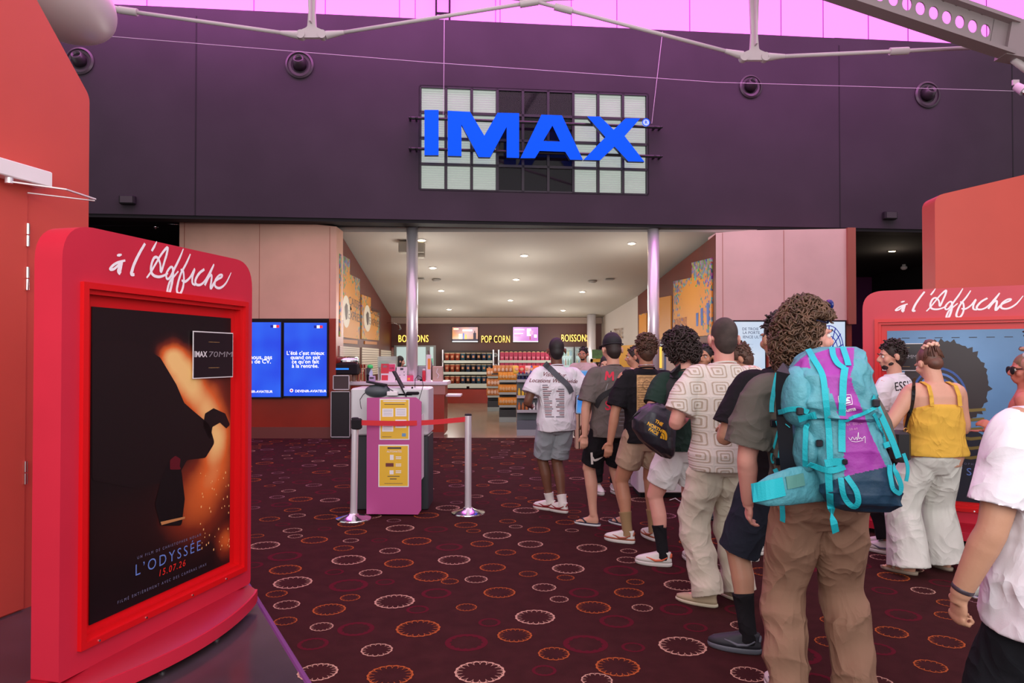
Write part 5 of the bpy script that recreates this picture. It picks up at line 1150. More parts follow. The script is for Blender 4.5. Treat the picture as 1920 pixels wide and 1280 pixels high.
# ================================================================== self order kiosks and yellow display near the cashier
d = 12.4
t = thing('order_kiosk', 'order point with tilted sky blue screen in front of the cashier', 'kiosk', (X(1112,d),d,0))
zk0, zk1 = Z(775,d), Z(694,d); hw = (1152-1072)/2/F*d
P(t,'screen_casing',mat('kiosk pale rim',(160,200,235),.3),lambda q: q.prism(rounded([(-.30,zk0-.0),(.34,zk0),(.34,zk1),(-.26,zk1)],.03,4),(0,0,0),(1,0,0),(0,0,1),(0,1,0),.06))
P(t,'display',screen_mat('sky screen',(30,120,220),(120,190,240),.85),lambda q: q.prism(rounded([(-.28,zk0+.02),(.32,zk0+.02),(.32,zk1-.02),(-.24,zk1-.02)],.02,4),(0,-.004,0),(1,0,0),(0,0,1),(0,1,0),.004))
P(t,'heading_print',M_txt,lambda q: (q.bx(-.12,.22,-.007,-.005,zk1-.13,zk1-.11),)); P(t,'picture_print',mat('screen cream',(235,215,180),.5,emit=(235,215,180),es=.8),lambda q: q.bx(-.14,.24,-.007,-.005,zk1-.24,zk1-.18))
P(t,'slatted_base',mat('base wood',(196,160,136),.5),lambda q: [q.bx(-.3+k*.068,-.3+k*.068+.05,.0,.25,0.0,zk0-.01) for k in range(9)]); P(t,'base_core',M_black,lambda q: q.bx(-.29,.29,.02,.24,0.02,zk0))
d = 15.5
t = thing('sweets_display', 'yellow edged display rack of packets right of the third column', 'display rack', (X(1128,d),d,0)); w = .21
P(t,'frame',mat('rack yellow',(228,180,40),.45),lambda q: (q.bx(-w,-w+.02,0,.3,0,1.55),q.bx(w-.02,w,0,.3,0,1.55),q.bx(-w,w,0,.3,1.2,1.25),q.bx(-w,w,0,.3,.95,1.0),q.bx(-w,w,0,.3,1.48,1.55)))
P(t,'header_print',mat('header green',(90,150,50),.5,noise=(9,.4,(60,70,50))),lambda q: q.bx(-w,w,-.02,0,1.56,1.75)); 
for j, z in enumerate((1.0,1.25)):
    for k in range(5):
        mb = MB(); bag(mb,.07,.13,.05); tag(mb.build('snack_packet', mat('packet %d'%((k+j) % 3), ((230,215,200),(190,130,90),(90,130,60))[(k+j) % 3], .5), None, True, (X(1128,d)-w+.06+k*.075, d+.08, z+.002)), '%s small packet, %s from the left on the %s shelf of the yellow rack' % (('cream','tan','green')[(k+j) % 3], ordn[k], ('lower','upper')[j]), 'packet', 'packets on the yellow rack')
t = thing('lit_shelf', 'pale cabinet edge with glowing yellow shelf behind the curly dark head', 'cabinet', (X(1256,15.5),15.5,0))
P(t,'side_panel',mat('cabinet cream',(222,206,184),.5),lambda q: q.bx(-.08,.12,0,.4,0,Z(640,15.5))); P(t,'edge_strip',mat('cabinet blue grey',(110,130,160),.4),lambda q: q.bx(-.13,-.08,0,.4,0,Z(640,15.5)))
P(t,'glow_shelf',mat('shelf glow',(250,200,80),.5,emit=(250,190,80),es=.9),lambda q: q.bx(-.32,-.13,.2,.25,Z(690,15.5),Z(650,15.5)))

# small arm lamps on the left shop wall
for k, (px, py, dd, lb) in enumerate(((652,573,15.6,'small black spotlight on a curved arm in front of the nearer candy poster'),(748,612,23.5,'thin pale arm lamp at the far end of the left shop wall'))):
    c = W(px, py, dd); t = thing('arm_spotlight', lb, 'spotlight', c, 0, 'arm lamps on the left wall'); o_, dv_ = wframe(P0, P1); s_w = (dd-o_.y)/dv_.y; wx = (o_+dv_*s_w).x
    P(t,'arm',M_chrome,lambda q: q.tube([(wx-c.x,0,.12),((wx-c.x)*.5,0,.14),(0,0,.04)], .01, 6),True); P(t,'head',M_black if k == 0 else M_chrome,lambda q: q.tube([(0,0,.05),(.05,-.05,-.09)], [.04,.05], 12),'auto')
# ================================================================== people: helpers
def remesh(mb, voxel, smooth=2, name='m'):
    me = mb.mesh(name); bm = bmesh.new(); bm.from_mesh(me); bmesh.ops.recalc_face_normals(bm, faces=bm.faces[:]); bm.to_mesh(me); bm.free()
    o = bpy.data.objects.new('tmp', me); COL.objects.link(o)
    r = o.modifiers.new('r', 'REMESH'); r.mode = 'VOXEL'; r.voxel_size = voxel; r.use_smooth_shade = True
    if smooth: s = o.modifiers.new('s', 'SMOOTH'); s.factor = .5; s.iterations = smooth
    dg = bpy.context.evaluated_depsgraph_get(); out = bpy.data.meshes.new_from_object(o.evaluated_get(dg))
    bpy.data.objects.remove(o); bpy.data.meshes.remove(me); out.name = name
    return out
def folds(me, amp, seed, k=(9,9,22), ridge=True, zr=None):
    """wrinkle a garment: slow waves plus creases"""
    n = len(me.vertices); co = np.empty(n*3); me.vertices.foreach_get('co', co); co = co.reshape(-1,3); no = np.empty(n*3); me.vertices.foreach_get('normal', no); no = no.reshape(-1,3)
    r = np.random.RandomState(seed); f = np.zeros(n)
    amp *= 1.7
    for i in range(7):
        kk = r.normal(size=3)*np.array(k)*(1 if i < 5 else 2.2); kk2 = r.normal(size=3)*np.array(k)*.7
        ph = co@kk+r.rand()*6+1.3*np.sin(co@kk2+r.rand()*6)
        w = .5+.5*np.sin(co@(r.normal(size=3)*5)+r.rand()*6)
        f += ((1-2*np.sqrt(np.abs(np.sin(ph/2))+.01)) if ridge and i % 2 else np.sin(ph)*.7)*w/3.2*(1 if i < 5 else .4)
    if zr is not None: f *= np.clip((zr[1]-co[:,2])/(zr[1]-zr[0]), .25, 1)
    co += no*(f*amp)[:,None]; me.vertices.foreach_set('co', co.reshape(-1)); me.update(); return me
def V3(*a): return Vector(a)
def limb(mb, pts, rs, seg=16, flat=1.0):
    """smooth tapered limb: interpolated centre line with a ball at each end"""
    P_ = [Vector(p) for p in pts]; Q = []; R_2 = []
    for i in range(len(P_)-1):
        p0 = P_[max(i-1,0)]; p1 = P_[i]; p2 = P_[i+1]; p3 = P_[min(i+2,len(P_)-1)]
        for k in range(5):
            t = k/5; Q.append(.5*((2*p1)+(p2-p0)*t+(2*p0-5*p1+4*p2-p3)*t*t+(3*p1-p0-3*p2+p3)*t**3)); R_2.append(rs[i]*(1-t)+rs[i+1]*t)
    Q.append(P_[-1]); R_2.append(rs[-1])
    mb.tube(Q, R_2, seg, 0, True, flat)
def oval(cx, cy, z, rx, ry, n=28, sq=2.3):
    out = []
    for k in range(n):
        a = 2*PI*k/n; c, s = math.cos(a), math.sin(a)
        out.append((cx+rx*math.copysign(abs(c)**(2/sq), c), cy+ry*math.copysign(abs(s)**(2/sq), s), z))
    return out
def hand(mb, w, d, n, side, s=1.0, curl=.45, th_out=.5):
    """palm and five separate fingers; d along the hand, n out of the palm, side: unit vector towards the thumb"""
    d = d.normalized(); side = (side-d*side.dot(d)).normalized(); n = (n-d*n.dot(d)); n = (n-side*n.dot(side)).normalized()
    R = Matrix((side, d, n)).transposed()
    mb.ell(w+d*.045*s+n*.004*s, (.036*s,.052*s,.016*s), 0, 16, 10, R)
    mb.ell(w+d*.075*s, (.038*s,.02*s,.013*s), 0, 14, 8, R)
    limb(mb, [w-d*.03*s, w+d*.02*s], [.024*s,.026*s], 12)
    L = [(.028,.078,.070,1.0),(.010,.084,.078,1.05),(-.010,.081,.073,1.12),(-.028,.074,.058,1.2)]
    for off, base, ln, cu in L:
        p = w+side*off*s+d*base*s; dd = d.copy(); pts = [p-dd*.012*s, p]; r0 = .0088*s; rs = [r0*1.1, r0*1.05]
        for j, fr_ in enumerate((.45,.30,.25)):
            a = curl*cu*(1.0 if j else .7); dd = (Matrix.Rotation(a, 3, d.cross(n)) @ dd)
            p = p+dd*ln*fr_*s; pts.append(p); rs.append(r0*(1-.1*(j+1)))
        mb.tube(pts, rs, 10); mb.ell(pts[-1], (rs[-1],)*3, 0, 8, 6); [mb.ell(q, (r*1.02,)*3, 0, 8, 6) for q, r in zip(pts[1:-1], rs[1:-1])]
    p = w+side*.030*s+d*.018*s; dd = (d*(1-th_out*.3)+side*th_out+n*.35).normalized(); pts = [p-side*.012*s, p]; rs = [.014*s,.0125*s]
    for j, ln in enumerate((.034,.026)): dd = (dd+n*.25*curl-side*.30*curl*j+d*.15).normalized(); p = p+dd*ln*s; pts.append(p); rs.append((.0105-.001*j)*s)
    mb.tube(pts, rs, 10); mb.ell(pts[-1], (rs[-1],)*3, 0, 8, 6); mb.ell(pts[2], (rs[2],)*3, 0, 8, 6)
def shoe(parent, pos, yaw, sole_c, upper_c, accent_c, L=.285, kind='sneaker', lift=0.0, nm='shoe', band_c=None):
    e = MB(); R = Matrix.Rotation(yaw, 3, 'Z'); k = L/.285
    def ring(z, y0, y1, w, n=20):
        out = []
        for i in range(n):
            a = 2*PI*i/n; c, s = math.cos(a), math.sin(a); y = (y0+y1)/2+(y1-y0)/2*s; t = (y-y0)/(y1-y0)
            ww = w*(.80+.30*math.sin(PI*min(1,max(0,t))*.9)**1.0*t+.05)
            out.append(Vector(pos)+R @ Vector((ww*math.copysign(abs(c)**.8, c)*k, y*k, z+lift)))
        return out
    if kind == 'sneaker': rg = [(.030,-.068,.215,.047),(.048,-.066,.212,.047),(.062,-.064,.192,.044),(.076,-.060,.150,.040),(.092,-.058,.095,.036),(.108,-.060,.045,.035)]
    elif kind == 'flat': rg = [(.022,-.064,.212,.046),(.04,-.062,.208,.045),(.052,-.060,.17,.042),(.066,-.058,.10,.037),(.078,-.06,.03,.035)]
    e = MB(); e.loft([ring(0,-.060,.200,.043), ring(.006,-.068,.214,.047), ring(rg[0][0]*.7,-.070,.218,.0485), ring(rg[0][0],-.068,.216,.047)])
    up = MB(); up.loft([ring(*q) for q in rg]); o = up.build(nm, upper_c, parent, True)
    e.build('sole', sole_c, o, True)
    if kind == 'sneaker':
        ac = MB()
        for s in (-1, 1):
            pts = [Vector(pos)+R @ Vector((s*(.044-.012*(q[1]-.05)/.03)*k, q[0]*k, q[1]+lift)) for q in ((-.04,.075),(0,.052),(.05,.046),(.09,.058),(.12,.064))]
            ac.tube(pts, [.004,.008,.009,.007,.004], 6)
        ac.tube([Vector(pos)+R @ Vector((x*k, -.062*k, z+lift)) for x, z in ((-.02,.07),(0,.095),(.02,.07))], .007, 6)
        if band_c: q_ = MB(); q_.loft([ring(.030,-.071,.219,.0492), ring(.036,-.072,.219,.0496), ring(.044,-.069,.214,.0480)]); q_.build('midsole_band', band_c, o, True)
        ac.build('accent', accent_c, o, True)
        lc = MB()
        for j in range(4): y = .05+.026*j; z = .098-.012*j; lc.tube([Vector(pos)+R @ Vector((x*k, y*k, z+lift-abs(x)*.35)) for x in (-.024,0,.024)], .003, 5)
        lc.build('laces', M_lace, o, True)
    return o
M_lace = mat('shoe lace white', (225,220,212), .7)

SKIN = {}
def skin(name, c):
    if name not in SKIN: SKIN[name] = mat('skin '+name, c, .5, noise=(6, .06), bump=(120, .05), spec=.4)
    return SKIN[name]
M_eyew = mat('eye white', (225,220,215), .2); M_iris = mat('iris', (45,30,24), .2)

class Person:
    def __init__(s, label, loc, rz, h=1.78, girth=1.0, shoulders=1.0, lean=0.0, sway=0.0, head=(0,0,0), feet=None, arms=None, skin_=None, voxel=.0075, bare=False, beard=None, legs=True, hip=1.0, handcurl=(.45,.45), bend=0.0):
        s.h = h; s.g = girth; s.sw = .104*shoulders; s.lean = lean; s.sway = sway; s.hip = hip
        s.loc = Vector(loc); s.rz = rz
        s.feet = feet or {'L':(-.10,0,.2),'R':(.10,0,-.2)}
        arms = arms or {}
        H = h; b = MB()
        s.M = Matrix.Translation(s.up((0,-.004,.872))) @ (Matrix.Rotation(head[0],4,'Z') @ Matrix.Rotation(-head[1],4,'X') @ Matrix.Rotation(head[2],4,'Y')) @ Matrix.Diagonal((H*1.12,H*1.07,H*1.07,1))
        T = [(.475,.080,.060,0),(.53,.092,.068,-.004),(.575,.088,.063,-.002),(.62,.080,.058,0),(.68,.086,.062,.002),(.74,.096,.066,.002),(.785,.100,.060,-.002),(.812,.088,.048,-.004),(.83,.055,.040,-.004),(.842,.036,.036,-.004)]
        s.T = T
        b.loft([oval(*s.up2(0, cy, z, H), rx*H*girth*(s.hip if z < .6 else (1+ (shoulders-1)*.8)), ry*H*girth) for z, rx, ry, cy in T])
        s.top = s.up((0,0,.84))
        limb(b, [s.up((0,-.006,.815)), s.up((0,-.004,.85)), s.M @ Vector((0,.0,.04))], [.046*H,.034*H*girth**.5,.033*H*girth**.5])
        def hm(p): return s.M @ Vector(p)
        RM = s.M.to_3x3().normalized()
        E = lambda c, r, sg=18, rg=12: b.ell(hm(c), tuple(q*H for q in r), 0, sg, rg, RM)
        E((0,-.004,.070),(.0435,.054,.058),28,18); E((0,.022,.040),(.034,.032,.040)); E((0,.030,.020),(.023,.022,.020)); E((0,.016,.030),(.036,.028,.026))
        b.tube([hm((0,.052,.065)), hm((0,.062,.048)), hm((0,.060,.040))], [.005*H,.0085*H,.006*H], 10)
        for k in (-1,1): E((k*.009,.055,.043),(.0055,.006,.005),8,6); E((k*.0475,-.004,.054),(.0065,.0125,.0185),12,8); E((k*.018,.044,.073),(.015,.009,.005),10,6); E((k*.025,.034,.045),(.014,.014,.015),12,8)
        E((0,.051,.030),(.015,.006,.004),10,6); E((0,.050,.0235),(.013,.006,.004),10,6)
        s.arm = {}
        for side, sg in (('L',-1),('R',1)):
            S = s.up((sg*s.sw,-.002,.800)); a = arms.get(side, ((sg*.12,-.03,-1),(sg*.05,.2,-1)))
            dU = Vector(a[0]).normalized(); dF = Vector(a[1]).normalized()
            El = S+dU*.172*H; Wr = El+dF*.145*H; g = girth**.7
            s.arm[side] = (S, El, Wr, dF)
            limb(b, [s.up((sg*s.sw*.55,-.002,.795)), S, S.lerp(El,.5), El, El.lerp(Wr,.3), Wr], [.040*H*g,.034*H*g,.029*H*g,.0235*H*g,.0245*H*g,.0155*H*g])
            pn = Vector(a[2]) if len(a) > 2 else Vector((-sg,.1,0)); td = Vector(a[3]) if len(a) > 3 else Vector((0,1,0.0))
            hand(b, Wr+dF*.004, Vector(a[4]) if len(a) > 4 else dF, pn, td, H/1.78*1.02, handcurl[0 if side == 'L' else 1])
        s.leg = {}
        for side, sg in (('L',-1),('R',1)):
            fx, fy, yaw = s.feet[side][:3]; fz = s.feet[side][3] if len(s.feet[side]) > 3 else 0
            Hp = s.up((sg*.050*s.hip,0,.515)); An = Vector((fx, fy, .05*H+fz)); A_, B_ = .245*H, .24*H; D_ = An-Hp; dist = min(D_.length, (A_+B_)*.999); D_ = D_.normalized()
            An = Hp+D_*dist if D_.length*0+dist < (An-Hp).length else An
            ca = (A_*A_+dist*dist-B_*B_)/(2*A_*dist); sa = math.sqrt(max(0, 1-ca*ca)); fw = Vector((math.sin(-yaw)*.5, math.cos(yaw)*1, 0)); fw = (fw-D_*fw.dot(D_)).normalized()
            Kn = Hp+D_*A_*ca+fw*A_*sa; s.leg[side] = (Hp, Kn, An, yaw)
            bk = -fw; g = girth**.7
            limb(b, [Hp+Vector((0,0,.03*H)), Hp.lerp(Kn,.35), Kn+Vector((0,0,.02*H)), Kn, Kn.lerp(An,.32)+bk*.006*H, Kn.lerp(An,.7), An], [.056*H*g*s.hip**.5,.050*H*g,.036*H*g,.033*H*g,.0335*H*g,.024*H*g,.020*H*g])
            R = Matrix.Rotation(yaw,3,'Z'); F0 = Vector((An.x,An.y,fz))
            lift = .018 if bare else .028
            b.loft([[F0+R @ Vector((x,y,0))+Vector((0,0,z+lift)) for x, y, z in oval(0,cy,z,rx,ry,18)] for z, cy, rx, ry in ((.0,.055,.030,.10),(.02,.055,.036,.105),(.04,.03,.034,.08),(.06,.006,.030,.05),(.09,-.002,.027,.035))])
            if bare:
                for j in range(5): b.ell(F0+R @ Vector(((-1 if side == 'R' else 1)*(-.030+.015*j),.158-.010*abs(j-0)*.9,lift+.010)), (.0085,.02,.009) if j else (.012,.022,.011), 0, 8, 6, R)
        me = remesh(b, voxel, 2, 'person')
        s.o = link('person', me, skin_, None, True, s.loc, label=label, cat='person'); s.o.rotation_euler = (0,0,rz)
        if True:
            for k in (-1,1):
                q = MB(); q.ell(hm((k*.018,.0445,.062)), (.0062*H,)*3, 0, 12, 8); q.ell(hm((k*.018,.0485,.062)), (.0030*H,.0030*H,.0026*H), 1, 10, 6); q.build('eye', [M_eyew, M_iris], s.o, True)
                q = MB(); q.tube([hm((k*.008,.052,.073)), hm((k*.018,.0535,.0765)), hm((k*.029,.046,.073))], [.0018*H,.0024*H,.0014*H], 6); q.build('eyebrow', s_hairm(beard), s.o, True)
        if beard is not None:
            q = MB(); Eb = lambda c, r: q.ell(hm(c), tuple(z*H for z in r), 0, 16, 10, RM)
            Eb((0,.033,.018),(.0235,.0205,.019)); Eb((0,.018,.028),(.0375,.024,.018)); Eb((0,.0515,.036),(.012,.0045,.0022)); q.build('beard', beard, s.o, True)
    def up(s, p):
        x, y, z = p; k = max(0, z-.53)
        return Vector(((x+s.sway*k)*s.h, (y+s.lean*k)*s.h, z*s.h))
    def up2(s, x, y, z, H): q = s.up((x,y,z)); return (q.x, q.y, q.z)
    def w2l(s): return (Matrix.Translation(s.loc) @ Matrix.Rotation(s.rz,4,'Z')).inverted()
    def tee(s, m, hem=.50, sleeve=.62, loose=1.12, nm='t_shirt', neck=.846, amp=.006, seed=1, sl_r=.046, vox=.0075, tank=False, collar=True, flare=1.0, extra=None):
        H = s.h; b = MB(); g = s.g
        T = [(hem,.096*loose*flare,.074*loose*flare,-.004),(.53 if hem < .52 else hem+.01,.098*loose*flare,.076*loose*flare,-.004),(.60,.094*loose,.072*loose,-.002),(.66,.096*loose,.073*loose,0),(.73,.103*loose,.075*loose,.0),(.78,.107,.070,-.003),(.81,.096,.058,-.004),(.830,.066,.048,-.005),(neck,.044,.044,-.004)]
        if tank: T = [q for q in T if q[0] < .72]+[(.735,.086*loose,.070*loose,.0),(.752,.070*loose,.064*loose,.0)]
        hipk = lambda z: s.hip if z < .6 else 1
        b.loft([oval(*s.up2(0,cy,z,H), rx*H*g*hipk(z)+.006, ry*H*g+.006, 32) for z, rx, ry, cy in T])
        for side, sg in (('L',-1),('R',1)):
            S, El, Wr, dF = s.arm[side]; gg = g**.7
            pts = [s.up((sg*s.sw*.45,-.002,.788)), s.up((sg*s.sw*.85,-.002,.800)), S+(El-S)*.12]; rs = [.048*H*gg,.043*H*gg,.042*H*gg]
            if sleeve <= 1: pts += [S.lerp(El, sleeve*.6), S.lerp(El, sleeve)]; rs += [sl_r*H*gg*.97, sl_r*H*gg]
            if sleeve > 0: limb(b, pts, rs, 20)
        if extra: extra(b)
        me = remesh(b, vox, 2, nm); folds(me, amp, seed)
        o = link(nm, me, m, s.o, True)
        if collar:
            q = MB(); n = 24; q.tube([s.up((.040*math.cos(2*PI*k/n),-.005+.040*math.sin(2*PI*k/n),.845-.008*math.sin(2*PI*k/n))) for k in range(n+1)], .006, 8); q.build('collar', m, o, True)
        return o
    def pants(s, m, end, r_end=None, waist=.60, rw=1.06, nm='trousers', amp=.006, seed=2, rt=.062, rk=.047, re=.045, vox=.0075, k=(9,9,22)):
        """end: fraction down the leg, 0 hip .. 1 knee .. 2 ankle"""
        H = s.h; g = s.g; b = MB()
        b.loft([oval(*s.up2(0,-.004,z,H), rx*H*g*rw*s.hip+.004, ry*H*g*rw+.004, 32) for z, rx, ry in ((.45,.05,.040),(.48,.082,.058),(.51,.095,.068),(.54,.098,.073),(.57,.093,.069),(waist,.086,.063))])
        for side in 'LR':
            Hp, Kn, An, yaw = s.leg[side]; ins = Vector((-Hp.x*.25,0,0)); pts = [Hp+ins+Vector((0,0,.11*H)), Hp+ins*.5+Vector((0,0,.06*H)), Hp+Vector((0,0,.01*H)), Hp.lerp(Kn,.45)]; rs = [rt*.35*H*g, rt*.80*H*g, rt*.98*H*g,(rt+rk)/2*1.05*H*g]
            if end <= 1: pts.append(Hp.lerp(Kn,end)); rs.append((r_end or re)*H*g)
            else:
                pts += [Kn, Kn.lerp(An,.5), Kn.lerp(An,end-1)]; rs += [rk*H*g,(rk+re)/2*H*g,(r_end or re)*H*g]
            limb(b, pts, rs, 22)
        me = remesh(b, vox, 2, nm); folds(me, amp, seed, k)
        return link(nm, me, m, s.o, True)
    def sock(s, side, m, top=.5, bot=1.0, r=1.12):
        Hp, Kn, An, yaw = s.leg[side]; H = s.h; g = s.g**.7; q = MB(); pts = [Kn.lerp(An,1-top), Kn.lerp(An,1-top*.5), An, An-Vector((0,0,.02))]; rr = [.0205+.013*min(1,top*1.4)]
        limb(q, pts, [(.0245+.010*top)*H*g*r,.0235*H*g*r,.0225*H*g*r,.024*H*g*r], 18); return q.build('sock', m, s.o, True)
    def shoes(s, *a, **k):
        for side in 'LR':
            Hp, Kn, An, yaw = s.leg[side]; fz = s.feet[side][3] if len(s.feet[side]) > 3 else 0
            shoe(s.o, Vector((An.x, An.y, fz)), yaw, *a, **k)
    def hair(s, m, kind='short', seed=1, size=1.0, n=240, drop=.0, curl=.009, face_y=.45):
        q = MB(); rnd = random.Random(seed); RM = s.M.to_3x3().normalized(); H = s.h
        E = lambda c, r, sg=20, rg=14, R=RM: q.ell(s.M @ Vector(c), tuple(z*H for z in r), 0, sg, rg, R)
        if kind in ('short','buzz','fade'):
            t = 1.0 if kind == 'buzz' else 1.04
            E((0,-.008,.076),(.0455*t,.0530*t,.0560*t),32,22); E((0,-.019,.046),(.0400*t,.0400,.040),24,16); E((0,-.022,.028),(.031,.026,.028),20,12)
            bm_me = remesh(q, .0055*H, 7, 'hb'); q = MB(); q.add([v.co[:] for v in bm_me.vertices], [tuple(p.vertices) for p in bm_me.polygons]); bpy.data.meshes.remove(bm_me)
            E = lambda c, r, sg=20, rg=14, R=RM: q.ell(s.M @ Vector(c), tuple(z*H for z in r), 0, sg, rg, R)
            if kind == 'short':
                for k in range(n):
                    a = rnd.uniform(0,2*PI); z = rnd.uniform(-.75,1); r_ = math.sqrt(1-z*z)
                    if math.sin(a) > .1 and z < .3: continue
                    p = Vector((.0445*r_*math.cos(a),-.009+.051*r_*math.sin(a),.076+.056*z)); d = Vector((rnd.uniform(-1,1),rnd.uniform(-1,1),rnd.uniform(-.3,.6)))*.014
                    q.tube([s.M @ p, s.M @ (p+d*.6+Vector((0,0,.004))), s.M @ (p+d)], [.0045*H,.0035*H,.001*H], 5)
        elif kind == 'curly':
            E((0,-.008,.080),(.049,.056,.058),24,16); E((0,-.022,.050),(.041*size,.038*size,.036))
            for k in range(n):
                a = rnd.uniform(0,2*PI); z = rnd.uniform(-.75,1); r_ = math.sqrt(1-z*z); y = math.sin(a)
                if y > face_y and z < .35: continue
                p = Vector((.050*size*r_*math.cos(a),-.010+.056*size*r_*y,.080+.058*size*z-(drop*(1-z) if y < .2 else 0)))
                ax = Vector((rnd.uniform(-1,1),rnd.uniform(-1,1),rnd.uniform(-1,1))).normalized(); bx_ = ax.orthogonal().normalized(); cx_ = ax.cross(bx_); R1 = curl*rnd.uniform(.7,1.3); pts = []
                for j in range(9): w_ = j/8*2*PI*1.3; pts.append(s.M @ (p+(bx_*math.cos(w_)+cx_*math.sin(w_))*R1+ax*R1*.9*(j/8-.5)*2))
                q.tube(pts, [curl*.26*H,]*8+[curl*.1*H], 5)
        elif kind == 'long':
            E((0,-.008,.078),(.047,.055,.056),28,18); E((0,-.030,.040),(.046,.030,.060)); E((0,-.036,-.01),(.048,.022,.055))
            for k in (-1,1): E((k*.040,-.008,.02),(.014,.030,.070))
        elif kind == 'bun':
            E((0,-.008,.076),(.0465,.0545,.0570),28,18); E((0,-.028,.048),(.036,.032,.034)); E((0,-.038,.130),(.026,.026,.022))
            for k in range(60):
                a = rnd.uniform(0,2*PI); q.tube([s.M @ Vector((.030*math.cos(a)*1.4,-.03+.03*math.sin(a),.06+.03*rnd.random())), s.M @ Vector((.026*math.cos(a),-.040+.022*math.sin(a),.11)), s.M @ Vector((.014*math.cos(a+1),-.040,.148))], [.003*H,.003*H,.002*H], 5)
        return q.build('hair', m, s.o, True)
def s_hairm(b): return b if b is not None else M_brow
M_brow = mat('eyebrow hair', (60,42,32), .8)
class Caster:
    def __init__(s, objs):
        vs = []; fs = []; bpy.context.view_layer.update()
        for o in objs:
            k = len(vs); vs += [o.matrix_world @ v.co for v in o.data.vertices]; fs += [tuple(i+k for i in p.vertices) for p in o.data.polygons]
        s.t = BVHTree.FromPolygons(vs, fs)
    def hit(s, px, py):
        o = Vector((0,0,CAMZ)); d = (W(px,py,1.0)-o).normalized(); h = s.t.ray_cast(o, d)
        return (h[0], h[1] if h[1].dot(d) < 0 else -h[1]) if h[0] is not None else None
def decal(cast, parent, nm, m, v2, faces, px, py, s, ang=0, off=.003, sx=1.0):
    """print flat shapes onto the surface seen at px, py (s pixels per unit)"""
    ca, sa = math.cos(ang), math.sin(ang); inv = parent.matrix_world.inverted(); pts = []
    for x, y in v2:
        x_ = x*sx; h = cast.hit(px+(x_*ca-y*sa)*s, py-(x_*sa+y*ca)*s)
        pts.append(None if h is None else inv @ (h[0]+h[1]*off))
    idx = {}; V_ = []; F_ = []
    for f in faces:
        if any(pts[i] is None for i in f): continue
        for i in f:
            if i not in idx: idx[i] = len(V_); V_.append(pts[i])
        F_.append(tuple(idx[i] for i in f))
    if not F_: return None
    mb = MB(); mb.add(V_, F_); return mb.build(nm, m, parent)
def dtext(cast, parent, txt, m, px, py, cap, ang=0, nm='lettering', off=.003, **kw):
    v, f = text2d(txt, 1.0, **kw); return decal(cast, parent, nm, m, v, f, px, py, cap, ang, off)
def dgrid(x0, x1, y0, y1, nx=8, ny=8):
    v = [(x0+(x1-x0)*i/nx, y0+(y1-y0)*j/ny) for j in range(ny+1) for i in range(nx+1)]
    return v, [(j*(nx+1)+i, j*(nx+1)+i+1, (j+1)*(nx+1)+i+1, (j+1)*(nx+1)+i) for j in range(ny) for i in range(nx)]
def dpx_ribbon(cast, pts, w, off=.006, dd=None, th=.003, mb=None, mi=0, n=4):
    """ribbon laid over the surface along pixel points; a point may carry its own depth (px, py, depth)"""
    P_ = []; 
    for i in range(len(pts)-1):
        a, b = pts[i], pts[i+1]
        for k in range(n):
            t = k/n; P_.append(tuple((a[j] if len(a) > j else 0)*(1-t)+(b[j] if len(b) > j else 0)*t for j in range(2))+((a[2]*(1-t)+b[2]*t,) if len(a) > 2 and len(b) > 2 else ()))
    P_.append(pts[-1]); Q = []; Nn = []; last = None
    for p in P_:
        h = cast.hit(p[0], p[1]) if len(p) < 3 else None
        if h: q = h[0]+h[1]*off; nn = h[1]; last = q.y
        else: q = W(p[0], p[1], p[2] if len(p) > 2 else (last or dd)); nn = Vector((0,-1,0))
        Q.append(q); Nn.append(nn)
    # smooth
    for _ in range(2):
        Q = [Q[0]]+[(Q[i-1]+Q[i]*2+Q[i+1])/4 for i in range(1,len(Q)-1)]+[Q[-1]]; Nn = [Nn[0]]+[(Nn[i-1]+Nn[i]*2+Nn[i+1]).normalized() for i in range(1,len(Nn)-1)]+[Nn[-1]]
    mb = mb or MB(); mb.ribbon(Q, Nn, w, th, mi); return mb
